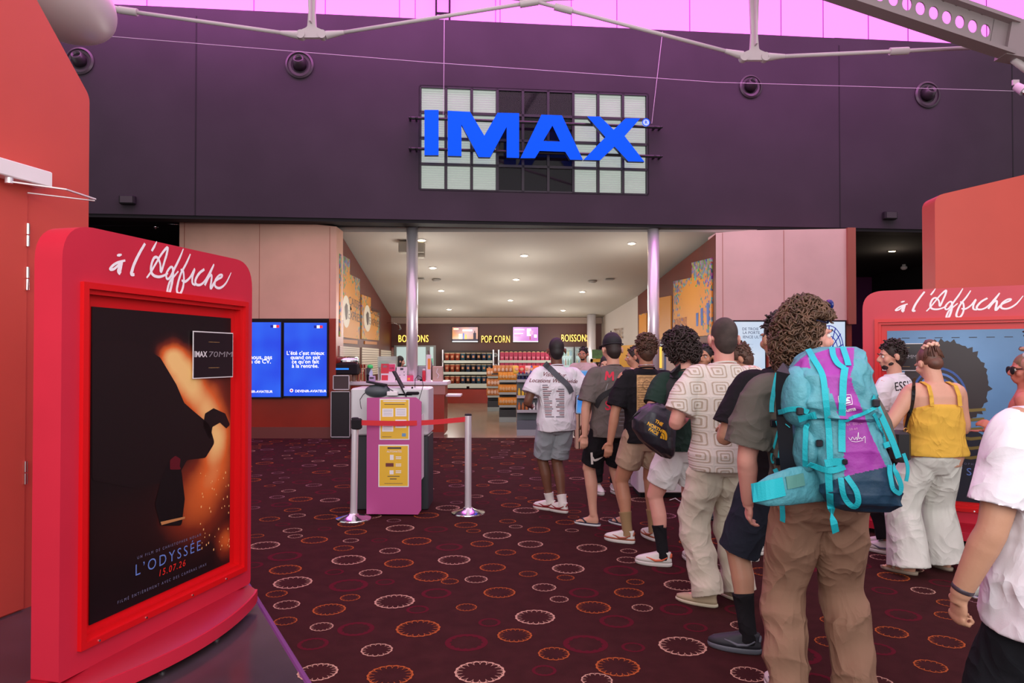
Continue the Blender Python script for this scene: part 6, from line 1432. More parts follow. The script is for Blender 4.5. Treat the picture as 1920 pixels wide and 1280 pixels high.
# ================================================================== the people in the queue
SK_light = skin('light', (214,160,136)); SK_pink = skin('pink', (222,160,144)); SK_dark = skin('brown', (112,72,54)); SK_tan = skin('tan', (190,134,106)); SK_arm = skin('olive', (186,138,112))
H_black = mat('hair black', (28,22,22), .6); H_dark = mat('hair dark brown', (44,30,26), .6); H_brown = mat('hair brown', (84,56,42), .6, noise=(30,.3)); H_curl = mat('hair curly brown', (92,66,48), .55, noise=(25,.4)); H_buzz = mat('hair buzz', (66,54,50), .85, noise=(14,.3)); H_blond = mat('hair dark blond', (124,92,66), .6, noise=(20,.3))
def clo(n, c, b=(60,.15), wr=.55, **k):
    m = mat(n, c, .85, spec=.2, **k); nt = m.node_tree; N = nt.nodes.new; K = nt.links.new
    if nt.nodes.get('wr'): return m
    tc = N('ShaderNodeTexCoord'); mp = N('ShaderNodeMapping'); mp.inputs['Scale'].default_value = (1,1,.75); mp.inputs['Rotation'].default_value = (.3,.5,.2); K(tc.outputs['Object'], mp.inputs[0])
    n = N('ShaderNodeTexNoise'); n.name = 'wr'; n.noise_type = 'RIDGED_MULTIFRACTAL'; n.inputs['Scale'].default_value = 5.5; n.inputs['Detail'].default_value = 2.5; n.inputs['Distortion'].default_value = .9; n.inputs['Offset'].default_value = 1.0; n.inputs['Gain'].default_value = 1.0; K(mp.outputs[0], n.inputs['Vector'])
    n2 = N('ShaderNodeTexNoise'); n2.inputs['Scale'].default_value = b[0]*3; K(tc.outputs['Object'], n2.inputs['Vector'])
    bp = N('ShaderNodeBump'); bp.inputs['Strength'].default_value = wr; bp.inputs['Distance'].default_value = .022; K(n.outputs['Fac'], bp.inputs['Height'])
    b2 = N('ShaderNodeBump'); b2.inputs['Strength'].default_value = b[1]; b2.inputs['Distance'].default_value = .003; K(n2.outputs['Fac'], b2.inputs['Height']); K(bp.outputs['Normal'], b2.inputs['Normal']); K(b2.outputs['Normal'], nt.nodes['Principled BSDF'].inputs['Normal'])
    return m
C_white = clo('white cotton', (228,226,232)); C_grey = clo('grey shorts cloth', (150,156,162)); C_taupe = clo('taupe cotton', (106,98,94)); C_blk = clo('black cotton', (27,25,29)); C_beige = clo('beige shorts cloth', (184,156,132)); C_green = clo('dark green cotton', (36,56,48))
C_whs = clo('white shorts cloth', (226,224,222)); C_linen = clo('linen beige', (208,196,178), (90,.25)); C_denim = clo('dark denim', (38,42,54), (150,.3)); C_khaki = clo('khaki grey cotton', (96,92,84)); C_brown = clo('brown trouser cloth', (146,112,92)); C_yel = clo('yellow crepe', (224,176,72), (140,.4)); C_wtr = clo('white trouser crepe', (214,212,204)); C_navy = clo('navy denim', (24,25,30))
S_white = mat('sneaker white', (222,216,210), .5); S_red = mat('sneaker dark red', (140,36,42), .5); S_rust = mat('sneaker rust', (160,84,58), .5); S_or = mat('sneaker orange', (216,100,62), .5); S_grey = mat('hiking grey', (92,94,104), .5); S_dk = mat('hiking dark', (44,44,52), .6)
def at(px, d): return Vector((X(px, d), d, 0))
deg = math.radians
# --- A man in the white printed tee
pA = Person('person in a white T-shirt with printed lists, grey shorts and a grey strap', at(1043,7.35), deg(14), 1.775, .98, 1.06, head=(deg(-8),deg(6),0),
   feet={'L':(-.035,.10,deg(38)),'R':(.055,-.04,deg(30))}, arms={'L':((-.42,-.12,-1),(.35,1,-.25)),'R':((.52,-.22,-1),(-.12,.12,-1),(0,1,0),(-1,.2,0))}, skin_=SK_dark, beard=None)
teeA = pA.tee(C_white, .47, .72, 1.16, sl_r=.056, amp=.009, seed=11, flare=1.05); pA.pants(C_grey, .86, .062, rt=.064, rk=.062, seed=12, nm='shorts'); pA.hair(H_black, 'buzz')
for s in 'LR': pA.sock(s, S_white, .22)
pA.shoes(S_white, S_white, S_red, band_c=S_red)
cA = Caster([teeA]); 
for o in ():
    pass
tA = mat('print dark red', (120,60,66), .8); tB = mat('print slate', (96,92,104), .8)
dtext(cA, teeA, 'Visit Our', tA, 1038, 706, 8.5, -.06, shear=.35, offset=.008); dtext(cA, teeA, 'Locations Worldwide', tA, 1037, 717, 7.5, -.02, shear=.35, offset=.01)
rnd = random.Random(4)
for k in range(17):
    for x0, al in ((1017,0),(1054,1)):
        w = rnd.uniform(8,17); yy = 722+k*3.7
        if x0 > 1050 and yy < 728: continue
        decal(cA, teeA, 'text_line', tA if k % 2 else tB, *dgrid(0,w,-.8,.8,4,1), (x0+k*.35 if not al else x0-w+k*.0+2-(-2)), yy, 1)
# crossbody strap and bag
def strap_over(cast, pts, w, m, name, label, cat, d, off=.008):
    mb = dpx_ribbon(cast, pts, w, off, d); return tag(mb.build(name, m), label, cat)
strap_over(cA, [(1021,681),(1032,692),(1046,706),(1060,718),(1067,726),(1071,736)], .062, mat('strap grey', (74,78,84), .7), 'crossbody_strap', 'wide grey crossbody strap over the back of the white printed T-shirt', 'strap', 7.2)
# --- B man with the black cap
pB = Person('person in a black cap, grey-brown T-shirt with red M and S, black shorts and flip-flops', at(1146,6.72), deg(10), 1.78, .98, 1.02, sway=.03, head=(deg(4),deg(14),0),
   feet={'L':(-.15,.08,deg(48)),'R':(.14,.02,deg(30))}, arms={'L':((-.26,-.05,-1),(-.04,.02,-1),(0,1,0),(-1,.2,0)),'R':((.3,.3,-1),(-.3,1,-.1))}, skin_=SK_light, bare=True)
teeB = pB.tee(C_taupe, .475, .85, 1.17, sl_r=.054, amp=.009, seed=21); pB.pants(C_blk, .84, .062, rt=.064, rk=.062, seed=22, nm='shorts')
pB.hair(H_dark, 'buzz')
def cap(p, m, brim_back=False):
    q = MB(); RM = p.M.to_3x3().normalized(); H = p.h
    q.ell(p.M @ Vector((0,-.006,.092)), (.0505*H,.060*H,.050*H), 0, 28, 16, RM); q.ell(p.M @ Vector((0,-.004,.106)), (.044*H,.052*H,.042*H), 0, 28, 16, RM); q.tube([p.M @ Vector((.0495*math.cos(2*PI*k/24),-.006+.0595*math.sin(2*PI*k/24),.080+.006*math.sin(2*PI*k/24))) for k in range(25)], .0026*H, 8)
    o = q.build('cap', m, p.o, True); q = MB(); n = 16
    A_ = [p.M @ Vector((.046*math.cos(PI*k/n),.045+.050*math.sin(PI*k/n)*(1),.088-.006*math.sin(PI*k/n))) for k in range(n+1)]; B_ = [a+(p.M.to_3x3() @ Vector((0,0,-.003))) for a in A_]
    q.add(A_+B_, [tuple(range(n+1)), tuple(range(2*n+1,n,-1))]+[(i,i+1,n+2+i,n+1+i) for i in range(n)]); q.build('brim', m, o); q = MB(); q.ell(p.M @ Vector((0,-.006,.150)), (.004*H,)*3, 0, 8, 6); q.build('cap_button', m, o, True)
cap(pB, mat('cap black', (24,22,28), .7))
cB = Caster([teeB]); mR = mat('print coral', (214,52,76), .8)
decal(cB, teeB, 'lettering', mR, *stroke2d([(-6.5,0),(-6.2,8),(-5.5,16),(-2.5,10.5),(0,6),(2.8,10.5),(6,16),(6.5,8),(7.5,0)], 3.6, 3), 1142, 713, 1, -.08); dtext(cB, teeB, 'S', mR, 1140, 768, 18, .0, offset=.02, xs=1.0)
mG = mat('print pale grey', (150,150,152), .8)
for pts in ([(-8,14),(-12,2),(-8,-10),(-2,-6),(-4,4)], [(-2,-8),(4,8),(8,-10)], [(8,6),(14,0),(12,-10),(8,-4)], [(14,-8),(20,8),(24,-6)]): decal(cB, teeB, 'scribble_print', mG, *stroke2d(pts, 1.1), 1148, 733, 1)
for k in range(8): decal(cB, teeB, 'text_line', mG, *dgrid(0,rnd.uniform(5,13),-.6,.6,3,1), 1163-k*.4, 747+k*7.2, 1)
strap_over(cB, [(1177,694),(1169,708),(1158,722),(1147,733),(1134,739),(1124,748),(1118,762)], .052, mat('strap black', (26,26,30), .7), 'crossbody_strap', 'black crossbody strap across the grey-brown T-shirt', 'strap', 6.5)
wA = pB.arm['L']; q = MB(); q.lathe([(.021,-.008),(.024,-.006),(.024,.006),(.021,.008)], (0,0,0), 20, 0, (wA[2]-wA[1]).to_track_quat('Z','Y').to_matrix()); q.v = [tuple(Vector(v)+wA[2].lerp(wA[1],.05)) for v in q.v]; q.build('wristband', mat('brown leather', (64,40,34), .5), pB.o, True)
q = MB(); q.ell((0,0,0),(1,1,1)); 
for s in 'LR':     # flip flops
    Hp, Kn, An, yaw = pB.leg[s]; R = Matrix.Rotation(yaw,3,'Z'); F0 = Vector((An.x,An.y,0)); q = MB()
    q.loft([[F0+R @ Vector((x,y,0))+Vector((0,0,z)) for x, y, z in oval(0,.065,zz,rx,ry,20)] for zz, rx, ry in ((0,.044,.135),(.018,.047,.138))]); so = q.build('flip_flop', mat('flip flop sole', (222,222,226), .6), pB.o, True)
    q = MB(); q.loft([[F0+R @ Vector((x,y,0))+Vector((0,0,z)) for x, y, z in oval(0,.065,zz,.046,.137,20)] for zz in (.0185,.026)]); q.build('footbed', mat('flip flop navy', (30,34,52), .6), so, True)
    q = MB()
    for k in (-1,1): q.tube([F0+R @ Vector(v) for v in ((0,.15,.03),(k*.02,.11,.058),(k*.043,.06,.030))], [.006,.008,.008], 6)
    q.build('thong', mat('flip flop navy', (30,34,52)), so, True)
sB = [c for c in pB.o.children if c.name.startswith('shorts')][0]; cBs = Caster([sB])
v_, f_ = stroke2d([(0,6),(2,0),(8,1),(18,6)], [1,4,4,.6]); decal(cBs, sB, 'logo_print', S_white, v_, f_, 1112, 862, 1)
v_, f_ = dgrid(-2,2,-8,14,2,6); decal(cBs, sB, 'logo_print', S_white, v_, f_, 1110, 862, 1, .05)
# --- C black tee with the tan print
pC = Person('person in a black T-shirt with tan map-like print, beige shorts and tan socks', at(1211,6.1), deg(6), 1.765, .96, 1.02, head=(deg(4),deg(6),0),
   feet={'L':(-.15,.05,deg(52)),'R':(.10,.12,deg(10))}, arms={'L':((-.30,-.06,-1),(-.16,.06,-1),(0,1,0),(-1,.2,0)),'R':((.2,.3,-1),(-.3,1,0))}, skin_=SK_tan)
teeC = pC.tee(C_blk, .49, .84, 1.12, sl_r=.053, amp=.008, seed=31); pC.pants(C_beige, .62, .066, rt=.068, rk=.062, seed=32, nm='shorts'); pC.hair(H_brown, 'short', 5, n=520)
for s in 'LR': pC.sock(s, mat('sock tan', (150,120,84), .9), .42)
pC.shoes(S_white, S_white, S_rust, band_c=S_rust)
cC = Caster([teeC]); v_, f_ = dgrid(-27,27,-44,44,8,12); tanp = mat('print tan', (190,150,100), .8, noise=(35,.25)); decal(cC, teeC, 'tan_print', tanp, v_, f_, 1221, 747, 1, off=.003)
ink = mat('print brown ink', (96,70,50), .8)
for k in range(18): decal(cC, teeC, 'print_line', ink, *dgrid(-25,25 if k % 3 else 4,-.4,.4,6,1), 1221, 708+k*4.6, 1, rnd.uniform(-.02,.02), .004)
for c_ in ((1213,722),(1226,775)): decal(cC, teeC, 'print_ring', ink, *stroke2d([(8*math.cos(k*PI/6),8*math.sin(k*PI/6)) for k in range(13)], .8), c_[0], c_[1], 1, 0, .0045)
q = MB(); q.tube([pC.up((.038*math.cos(2*PI*k/24),-.006+.038*math.sin(2*PI*k/24),.858-.006*math.sin(2*PI*k/24))) for k in range(25)], .004, 8); q.build('necklace', mat('silver', (210,205,205), .3, .8), pC.o, True)
def band(p, side, t, r, m, nm='bracelet', w=.008):
    S, El, Wr, dF = p.arm[side]; c = Wr.lerp(El, t); q = MB(); Rm = (El-Wr).to_track_quat('Z','Y').to_matrix(); q.lathe([(r*.9,-w),(r,-w*.6),(r,w*.6),(r*.9,w)], (0,0,0), 22, 0, Rm); q.v = [tuple(Vector(v)+c) for v in q.v]; return q.build(nm, m, p.o, True)
band(pC, 'L', .06, .0225, mat('brown leather', (64,40,34))); band(pC, 'L', .16, .0225, mat('bead cream', (215,200,185), .5), w=.005)
# --- D dark green polo, white shorts
pD = Person('person with curly dark hair in a dark green shirt, white shorts and black socks', at(1283,5.48), deg(12), 1.755, .98, 1.02, head=(deg(10),deg(22),0), lean=.02,
   feet={'L':(-.17,.02,deg(55)),'R':(.12,.0,deg(8))}, arms={'L':((-.50,-.25,-1),(.5,1,.1)),'R':((.3,.3,-1),(-.3,1,0))}, skin_=SK_pink)
teeD = pD.tee(C_green, .50, .66, 1.12, sl_r=.05, amp=.007, seed=41); pD.pants(C_whs, .72, .068, rt=.068, rk=.064, seed=42, nm='shorts'); pD.hair(H_dark, 'curly', 6, 1.24, 420, .012, .012)
for s in 'LR': pD.sock(s, C_blk, .52)
pD.shoes(S_white, S_white, S_or)
# --- E crochet shirt
def crochet():
    m = bpy.data.materials.new('crochet knit'); m.use_nodes = True; nt = m.node_tree; b = nt.nodes['Principled BSDF']; b.inputs['Roughness'].default_value = .95; N = nt.nodes.new; K = nt.links.new
    tc = N('ShaderNodeTexCoord'); sp = N('ShaderNodeSeparateXYZ'); K(tc.outputs['Object'], sp.inputs[0])
    def math_(op, a, b_=None):
        n = N('ShaderNodeMath'); n.operation = op
        for i, q in enumerate((a, b_)):
            if q is None: continue
            if isinstance(q, (int, float)): n.inputs[i].default_value = q
            else: K(q, n.inputs[i])
        return n.outputs[0]
    def cell(ax, add=0.0, pp=.128): 
        f = math_('FRACT', math_('ADD', math_('MULTIPLY', ax, 1/pp), 50.25+add)); return math_('ABSOLUTE', math_('SUBTRACT', f, .5))
    u = cell(math_('ADD', sp.outputs['X'], math_('MULTIPLY', sp.outputs['Y'], .2))); v = cell(sp.outputs['Z'], .1, .106)
    d = math_('POWER', math_('ADD', math_('POWER', u, 7.0), math_('POWER', v, 7.0)), 1/7)   # rounded squares, 0 .. 0.5
    band_ = math_('SINE', math_('MULTIPLY', d, 2*PI*6.2)); inner = math_('LESS_THAN', d, .44); g = math_('MULTIPLY', math_('GREATER_THAN', band_, .42), inner)
    wv = N('ShaderNodeTexNoise'); wv.inputs['Scale'].default_value = 220; K(tc.outputs['Object'], wv.inputs['Vector']); g2 = math_('MULTIPLY', g, math_('ADD', math_('MULTIPLY', wv.outputs['Fac'], .9), .35))
    mx = N('ShaderNodeMix'); mx.data_type = 'RGBA'; K(g2, mx.inputs['Factor']); mx.inputs['A'].default_value = lin(220,212,202); mx.inputs['B'].default_value = lin(172,152,130); K(mx.outputs['Result'], b.inputs['Base Color'])
    bp = N('ShaderNodeBump'); bp.inputs['Strength'].default_value = .18; bp.inputs['Distance'].default_value = .008; K(band_, bp.inputs['Height']); K(bp.outputs['Normal'], b.inputs['Normal']); return m
pE = Person('person with cropped hair in a cream crochet-patterned shirt and loose linen trousers', at(1357,4.62), deg(4), 1.83, 1.02, 1.08, head=(deg(2),deg(4),0),
   feet={'L':(-.12,-.02,deg(50)),'R':(.12,.06,deg(20))}, arms={'L':((-.42,-.10,-1),(.55,1,.0)),'R':((.40,.0,-1),(-.45,1,0))}, skin_=SK_pink, voxel=.0065)
teeE = pE.tee(crochet(), .475, .80, 1.14, sl_r=.056, amp=.007, seed=51, nm='crochet_shirt', flare=1.08); pE.pants(C_linen, 2.06, .056, rt=.066, rk=.056, re=.054, seed=52, amp=.010, k=(10,10,26)); pE.hair(H_buzz, 'buzz')
pE.shoes(mat('shoe sole cream', (205,192,168), .7), mat('shoe canvas', (178,156,128), .8), S_white, kind='flat')
# F behind the backpacker
pF = Person('person in a black T-shirt and dark denim shorts with grey hiking shoes, behind the backpacker', at(1462,3.92), deg(8), 1.81, 1.0, 1.05, head=(deg(6),deg(4),0),
   feet={'L':(-.20,-.02,deg(56)),'R':(.12,.05,deg(10))}, arms={'L':((-.42,.0,-1),(.45,1,.1)),'R':((.3,.1,-1),(-.3,1,0))}, skin_=SK_arm, voxel=.0065)
pF.tee(C_blk, .475, .82, 1.12, sl_r=.056, amp=.007, seed=61); pF.pants(C_denim, 1.0, .064, rt=.066, rk=.064, seed=62, nm='shorts', amp=.008); pF.hair(H_dark, 'short', 8, n=420)
for s in 'LR': pF.sock(s, C_blk, .50)
pF.shoes(S_grey, S_dk, S_grey)
# --- G backpacker
pG = Person('person with long curly brown hair, khaki T-shirt and brown trousers, carrying the turquoise backpack', at(1538,3.28), deg(-4), 1.80, 1.08, 1.14, sway=-.11, head=(deg(-80),deg(2),0),
   feet={'L':(-.14,.03,deg(10)),'R':(.15,.0,deg(-14))}, arms={'L':((-.20,.04,-1),(.12,.45,-1)),'R':((.2,.0,-1),(-.3,1,0))}, skin_=SK_pink, voxel=.006)
teeG = pG.tee(C_khaki, .57, .86, 1.12, sl_r=.062, amp=.008, seed=71, vox=.007)
trG = pG.pants(C_brown, 2.16, .052, rt=.068, rk=.055, re=.052, seed=72, amp=.016, vox=.007, k=(9,9,16), rw=1.14, waist=.605)
cG = Caster([trG]); seam = mat('seam brown', (104,76,62), .9)
for pts in ([(1438,962),(1470,966),(1493,972),(1493,946)], [(1578,958),(1583,970),(1610,968),(1640,960)], [(1535,935),(1536,980),(1540,1030)]):
    mb = dpx_ribbon(cG, pts, .005, .003, 3.1); mb.build('pocket_seam', seam, trG)
pG.shoes(S_white, S_white, S_grey)
pG.hair(H_curl, 'curly', 9, 1.22, 1100, .034, .0085, face_y=.12)
q = MB(); RM = pG.M
q.tube([RM @ Vector(v) for v in ((-.046,.025,.09),(-.047,.03,.118),(-.02,.03,.142),(.02,.03,.142),(.047,.03,.118),(.046,.025,.09))], .0045, 8)
for k in (-1,1): q.tube([RM @ Vector(v) for v in ((k*.046,.025,.09),(k*.050,-.02,.098),(k*.048,-.05,.085))], .004, 8)
sgl = q.build('sunglasses', mat('sunglass frame', (24,30,60), .2), pG.o, True)
q = MB()
for k in (-1,1): q.ell(RM @ Vector((k*.024,.040,.134)), (.036,.012,.026), 0, 16, 8, RM.to_3x3().normalized())
q.build('lens', mat('sunglass lens', (20,40,110), .08), sgl, True)
# --- the backpack
PK = thing('backpack', 'big turquoise and purple hiking backpack with navy base and cyan straps, on the backpacker', 'backpack', (0,0,0))
M_teal = mat('pack teal nylon', (84,158,170), .55, noise=(9,.16), bump=(26,.5)); M_purp = mat('pack purple nylon', (158,56,160), .55, noise=(6,.10), bump=(22,.35)); M_nav = mat('pack navy nylon', (30,66,90), .6, noise=(7,.12), bump=(24,.3)); M_cy = mat('pack cyan webbing', (24,186,198), .6, bump=(300,.2)); M_buck = mat('buckle black', (22,24,30), .35)
dP = 3.00
def pack_mesh(spec, seg=56, turn=deg(-14), n=40, strip=(.0,), puff=.012, seed=1, navy=None, wrap=None):
    """spec rows: (px_left, px_right, py, half depth, depth of axis); returns MB whose faces carry teal 0, purple 1, navy 2"""
    rows = []
    for i in range(n+1):
        t = i/n*(len(spec)-1); k = min(int(t), len(spec)-2); f = t-k; f = f*f*(3-2*f)*.5+f*.5
        rows.append([a*(1-f)+b*f for a, b in zip(spec[k], spec[k+1])])
    r = np.random.RandomState(seed); ph = r.rand(8)*6; rings = []; fi = 40/n
    for i, (xl, xr, py, hd, dd) in enumerate(rows):
        xc = (xl+xr)/2; c = W(xc, py, dd); rx = (xr-xl)/2/F*dd; ring = []
        for k in range(seg):
            a = 2*PI*k/seg; ca, sa = math.cos(a), math.sin(a); x = rx*math.copysign(abs(ca)**.62, ca); y = hd*math.copysign(abs(sa)**.62, sa)
            w = 1+puff/.15*(.5*math.sin(5*a+ph[0]+i*fi*.45)+.7*(1-2*abs(math.sin(i*fi*.45+1.2*math.sin(a*2+ph[1])+ph[2])))+.4*math.sin(9*a+ph[3]-i*fi*.7)+.25*math.sin(17*a+i*fi*.8))*.42
            x *= w; y *= w; X_ = x*math.cos(turn)-y*math.sin(turn); Y_ = x*math.sin(turn)+y*math.cos(turn)
            ring.append((c.x+X_, c.y+Y_, c.z))
        rings.append(ring)
    return rings
def inpoly(x, y, P_):
    c = False; j = len(P_)-1
    for i in range(len(P_)):
        if (P_[i][1] > y) != (P_[j][1] > y) and x < (P_[j][0]-P_[i][0])*(y-P_[i][1])/(P_[j][1]-P_[i][1])+P_[i][0]: c = not c
        j = i
    return c
def topx(p):
    # picture position of a world point, used to measure the cloth panels on the surface
    c, s = math.cos(PITCH), math.sin(PITCH); y, z = p[1], p[2]-CAMZ; yy = y*c+z*s; zz = -y*s+z*c
    return 960+F*p[0]/yy, CY-F*zz/yy
PURP = [[(1526,676),(1528,662),(1560,652),(1602,646),(1600,690),(1594,702),(1600,725),(1617,768),(1632,812),(1650,850),(1664,880),(1583,900),(1582,850),(1579,800),(1562,745),(1550,722),(1536,700)],
        [(1468,690),(1490,680),(1514,664),(1520,690),(1500,689),(1472,697)]]
NAVY = [(1500,914),(1530,910),(1583,893),(1640,880),(1720,862),(1720,990),(1500,990)]
def pack_build(nm, rings, base=False):
    seg = len(rings[0]); mb = MB(); n = len(rings); mb.v = [p for r in rings for p in r]; yc = sum(p[1] for p in rings[n//2])/seg
    for i in range(n-1):
        for j in range(seg):
            a = i*seg+j; b = i*seg+(j+1) % seg; c = [(mb.v[a][k]+mb.v[b][k]+mb.v[a+seg][k]+mb.v[b+seg][k])/4 for k in range(3)]; x, y = topx(c); m = 0
            if base and inpoly(x, y, NAVY): m = 2
            elif c[1] < yc and (inpoly(x, y, PURP[0]) or inpoly(x, y, PURP[1])): m = 1
            mb.f.append((a, b, b+seg, a+seg)); mb.m.append(m)
    mb.f += [tuple(range(seg)), tuple(range((n-1)*seg, n*seg))]; mb.m += [0 if base else 1, 2 if base else 0]
    return mb.build(nm, [M_teal, M_purp, M_nav], PK, True)
main = pack_mesh([(1492,1606,700,.10,3.0),(1492,1618,740,.13,2.99),(1503,1634,790,.14,2.98),(1516,1650,840,.145,2.97),(1528,1664,880,.15,2.96),(1538,1676,915,.15,2.95),(1548,1678,936,.13,2.95),(1562,1668,950,.09,2.96),(1582,1650,956,.05,2.97)], n=200, seg=240, seed=3)
oM = pack_build('main_compartment', main, True)
lid = pack_mesh([(1540,1600,650,.04,3.02),(1516,1612,656,.08,3.01),(1494,1618,672,.12,2.99),(1482,1624,700,.14,2.97),(1482,1630,735,.145,2.96),(1492,1638,762,.145,2.95),(1510,1640,780,.135,2.95),(1535,1632,794,.10,2.97),(1565,1618,800,.04,3.0)], n=190, seg=240, seed=5, puff=.016)
oL = pack_build('lid', lid)
# side pocket bulge on the left
q = MB(); q.ell(W(1494,742,2.95), (.075,.11,.13)); q.ell(W(1508,835,2.98), (.05,.10,.12)); me = remesh(q,.009,3,'side_pocket'); folds(me,.008,9,(10,10,14)); oP = link('side_pocket', me, M_teal, PK, True)
cP = Caster([oM, oL, oP]); cAll = Caster([oM, oL, oP, trG, teeG])
def web(pts, w=.023, off=.007, nm='strap', cast=None, dd=2.8, m=None):
    mb = dpx_ribbon(cast or cP, pts, w, off, dd); return mb.build(nm, m or M_cy, PK)
web([(1516,657),(1527,676),(1543,703),(1548,750),(1553,800),(1557,858),(1556,876)]); web([(1553,868),(1556,910),(1558,940),(1561,967,2.80),(1567,998,2.84)], .028)
web([(1560,654),(1561,668),(1570,684),(1583,692)]); web([(1580,653),(1586,672),(1590,687)]); web([(1584,690),(1580,720),(1578.5,766),(1578,819),(1578,848)], .026)
web([(1457,702),(1450,735),(1447,773)], .020, cast=cAll); web([(1512,790),(1513,820),(1512,860),(1512,907)], .021, off=.012, cast=cAll)
web([(1467,790),(1467,826),(1463,862)], .018, cast=cAll); web([(1461,806),(1447,850),(1450,868),(1460,862)], .010, cast=cAll); web([(1450,793),(1465,791),(1481,793)], .022, cast=cAll, off=.014)
web([(1467,874),(1473,900),(1475,925),(1479,970)], .024, cast=cAll, off=.05); web([(1473,863),(1490,873),(1500,893),(1508,907)], .018, cast=cAll, off=.02)
web([(1517,867),(1545,878),(1562,882),(1583,873)], .024, off=.012); web([(1548,868),(1565,864),(1582,865)], .03, off=.012); web([(1465,772),(1480,766),(1500,764),(1512,770)], .02, off=.012, cast=cAll)
web([(1497,784),(1515,779),(1530,777)], .03)
web([(1575,895),(1581,920),(1590,942),(1602,948),(1611,938),(1604,918),(1587,893)], .021, off=.012); web([(1664,872),(1666,895),(1670,917),(1680,926),(1691,913),(1684,893),(1672,872)], .019, off=.012)
web([(1634,745),(1641,752,2.86),(1648,770,2.85),(1662,800,2.85),(1675,830,2.85),(1685,858,2.85)], .024); web([(1694,850,2.86),(1702,872,2.86),(1702,888,2.86),(1699,902,2.86)], .014); web([(1636,775,2.87),(1650,800),(1656,820),(1660,832)], .014)
web([(1586,787),(1612,777),(1640,764)], .013, nm='piping'); web([(1655,836),(1668,832)], .022)
for px, py, s in ((1500,768,.028),(1537,806,.0),(1660,834,.022),(1582,864,.02),(1636,756,.028),(1540,829,.026),(1452,792,.03),(1463,863,.03)):
    if s == 0: continue
    h = cAll.hit(px, py); p = h[0]+h[1]*.016 if h else W(px,py,2.85); mb = MB(); mb.cbox(p.x-s/2,p.x+s/2,p.y-.008,p.y+.008,p.z-s*.55,p.z+s*.55,.004); mb.build('buckle', M_buck, PK)
# hip belt wing and shoulder strap
q = MB(); cc = [W(1600,905,3.05), W(1530,905,2.98), W(1480,912,2.90), W(1440,920,2.88), W(1412,926,2.92)]
rs_ = [.075,.080,.076,.062,.035]; rings = []
for c, r_ in zip(cc, rs_): rings.append([(c.x, c.y-.020*math.cos(a), c.z+r_*math.sin(a)) for a in [2*PI*k/20 for k in range(20)]])
q.loft(rings); q.build('hip_belt', M_teal, PK, True); cH = Caster([[c for c in PK.children if c.name.startswith('hip_belt')][0]])
mb = dpx_ribbon(cH, [(1414,924),(1440,918),(1468,911)], .075, .008, 2.85); mb.build('belt_webbing', M_cy, PK); mb = dpx_ribbon(cH, [(1474,905),(1490,902),(1506,898)], .05, .004, 2.85); mb.build('belt_pocket', mat('belt pocket green', (92,150,140), .6), PK)
q = MB(); q.ribbon([W(1478,690,2.98),W(1470,700,2.93),W(1468,730,2.95),W(1470,780,2.98),W(1474,840,3.0),W(1480,900,3.02)], [Vector((-.4,-1,0))]*6, .06, .016); q.build('shoulder_strap', M_buck, PK)
# logo and lettering
Wp = mat('pack print white', (235,228,236), .6); Lp = mat('pack print lilac', (214,150,200), .6)
dtext(cP, PK, 'Lafuma', Wp, 1590, 771, 6.8, .20, offset=.035, xs=1.15); 
v_, f_ = stroke2d([(-11,-8),(-12,6),(-9,9),(9,9),(12,6),(13,-8),(10,-9),(-9,-9),(-11,-8)], 1.0); decal(cP, PK, 'emblem', Wp, v_, f_, 1584, 750, 1, .12)
decal(cP, PK, 'emblem', Wp, [(-8,-3),(0,7),(3,2),(9,2),(9,4),(3,5),(9,-3)], [(0,1,2),(2,3,4,5),(0,2,6)], 1585, 750, 1, .12, .004); decal(cP, PK, 'emblem', Wp, *dgrid(-8,9,-6.5,-4.5,3,1), 1585, 750, 1, .12, .004)
dtext(cP, PK, 'SUPER  GUIDE', Lp, 1597, 797, 4.2, .12, spacing=1.1); dtext(cP, PK, '50-60', Lp, 1600, 806, 4.6, .12, spacing=1.1)
for pts in ([(-13,2),(-9,-3),(-6,3),(-2,-2),(1,3),(3,-3),(5,12),(6,0),(9,2),(12,-1),(17,4),(18,-8)], [(-8,-5),(2,-6),(14,-3)]): decal(cP, PK, 'signature', Wp, *stroke2d(pts, .9), 1604, 822, 1)
# --- H woman in yellow
pH = Person('person in a yellow tank top and wide white trousers, hair in a bun', at(1750,5.28), deg(2), 1.66, 1.22, .98, head=(deg(12),deg(26),0), hip=1.12,
   feet={'L':(-.20,.0,deg(40)),'R':(.14,.1,deg(10))}, arms={'L':((-.70,.05,-1),(.3,1,.35)),'R':((.34,.2,-1),(-.1,1,-.2))}, skin_=SK_light, bare=True, handcurl=(.9,.6))
tkH = pH.tee(C_yel, .522, 0, 1.04, nm='tank_top', tank=True, amp=.005, seed=81, collar=False)
def wide(p, m):
    H = p.h; b = MB(); g = p.g; b.loft([oval(*p.up2(0,-.004,z,H), rx*H*g*p.hip+.004, ry*H*g+.004, 32) for z, rx, ry in ((.44,.05,.04),(.48,.086,.062),(.51,.092,.070),(.54,.088,.070),(.57,.086,.068),(.60,.080,.060))])
    for s in 'LR':
        Hp, Kn, An, yaw = p.leg[s]; F0 = Vector((An.x, An.y, .05)); limb(b, [Hp+Vector((-Hp.x*.3,0,.09*H)), Hp+Vector((-Hp.x*.1,0,.045*H)), Hp, Hp.lerp(Kn,.5), Kn, Kn.lerp(An,.5), F0], [.022*H*g,.048*H*g,.060*H*g,.063*H*g,.065*H*g,.068*H*g,.074*H*g], 24)
    me = remesh(b,.008,2,'trousers'); folds(me,.014,83,(13,13,5)); return link('trousers', me, m, p.o, True)
wide(pH, C_wtr); pH.hair(mat('hair auburn', (104,66,52), .5, noise=(20,.3)), 'bun', 4)
q = MB(); 
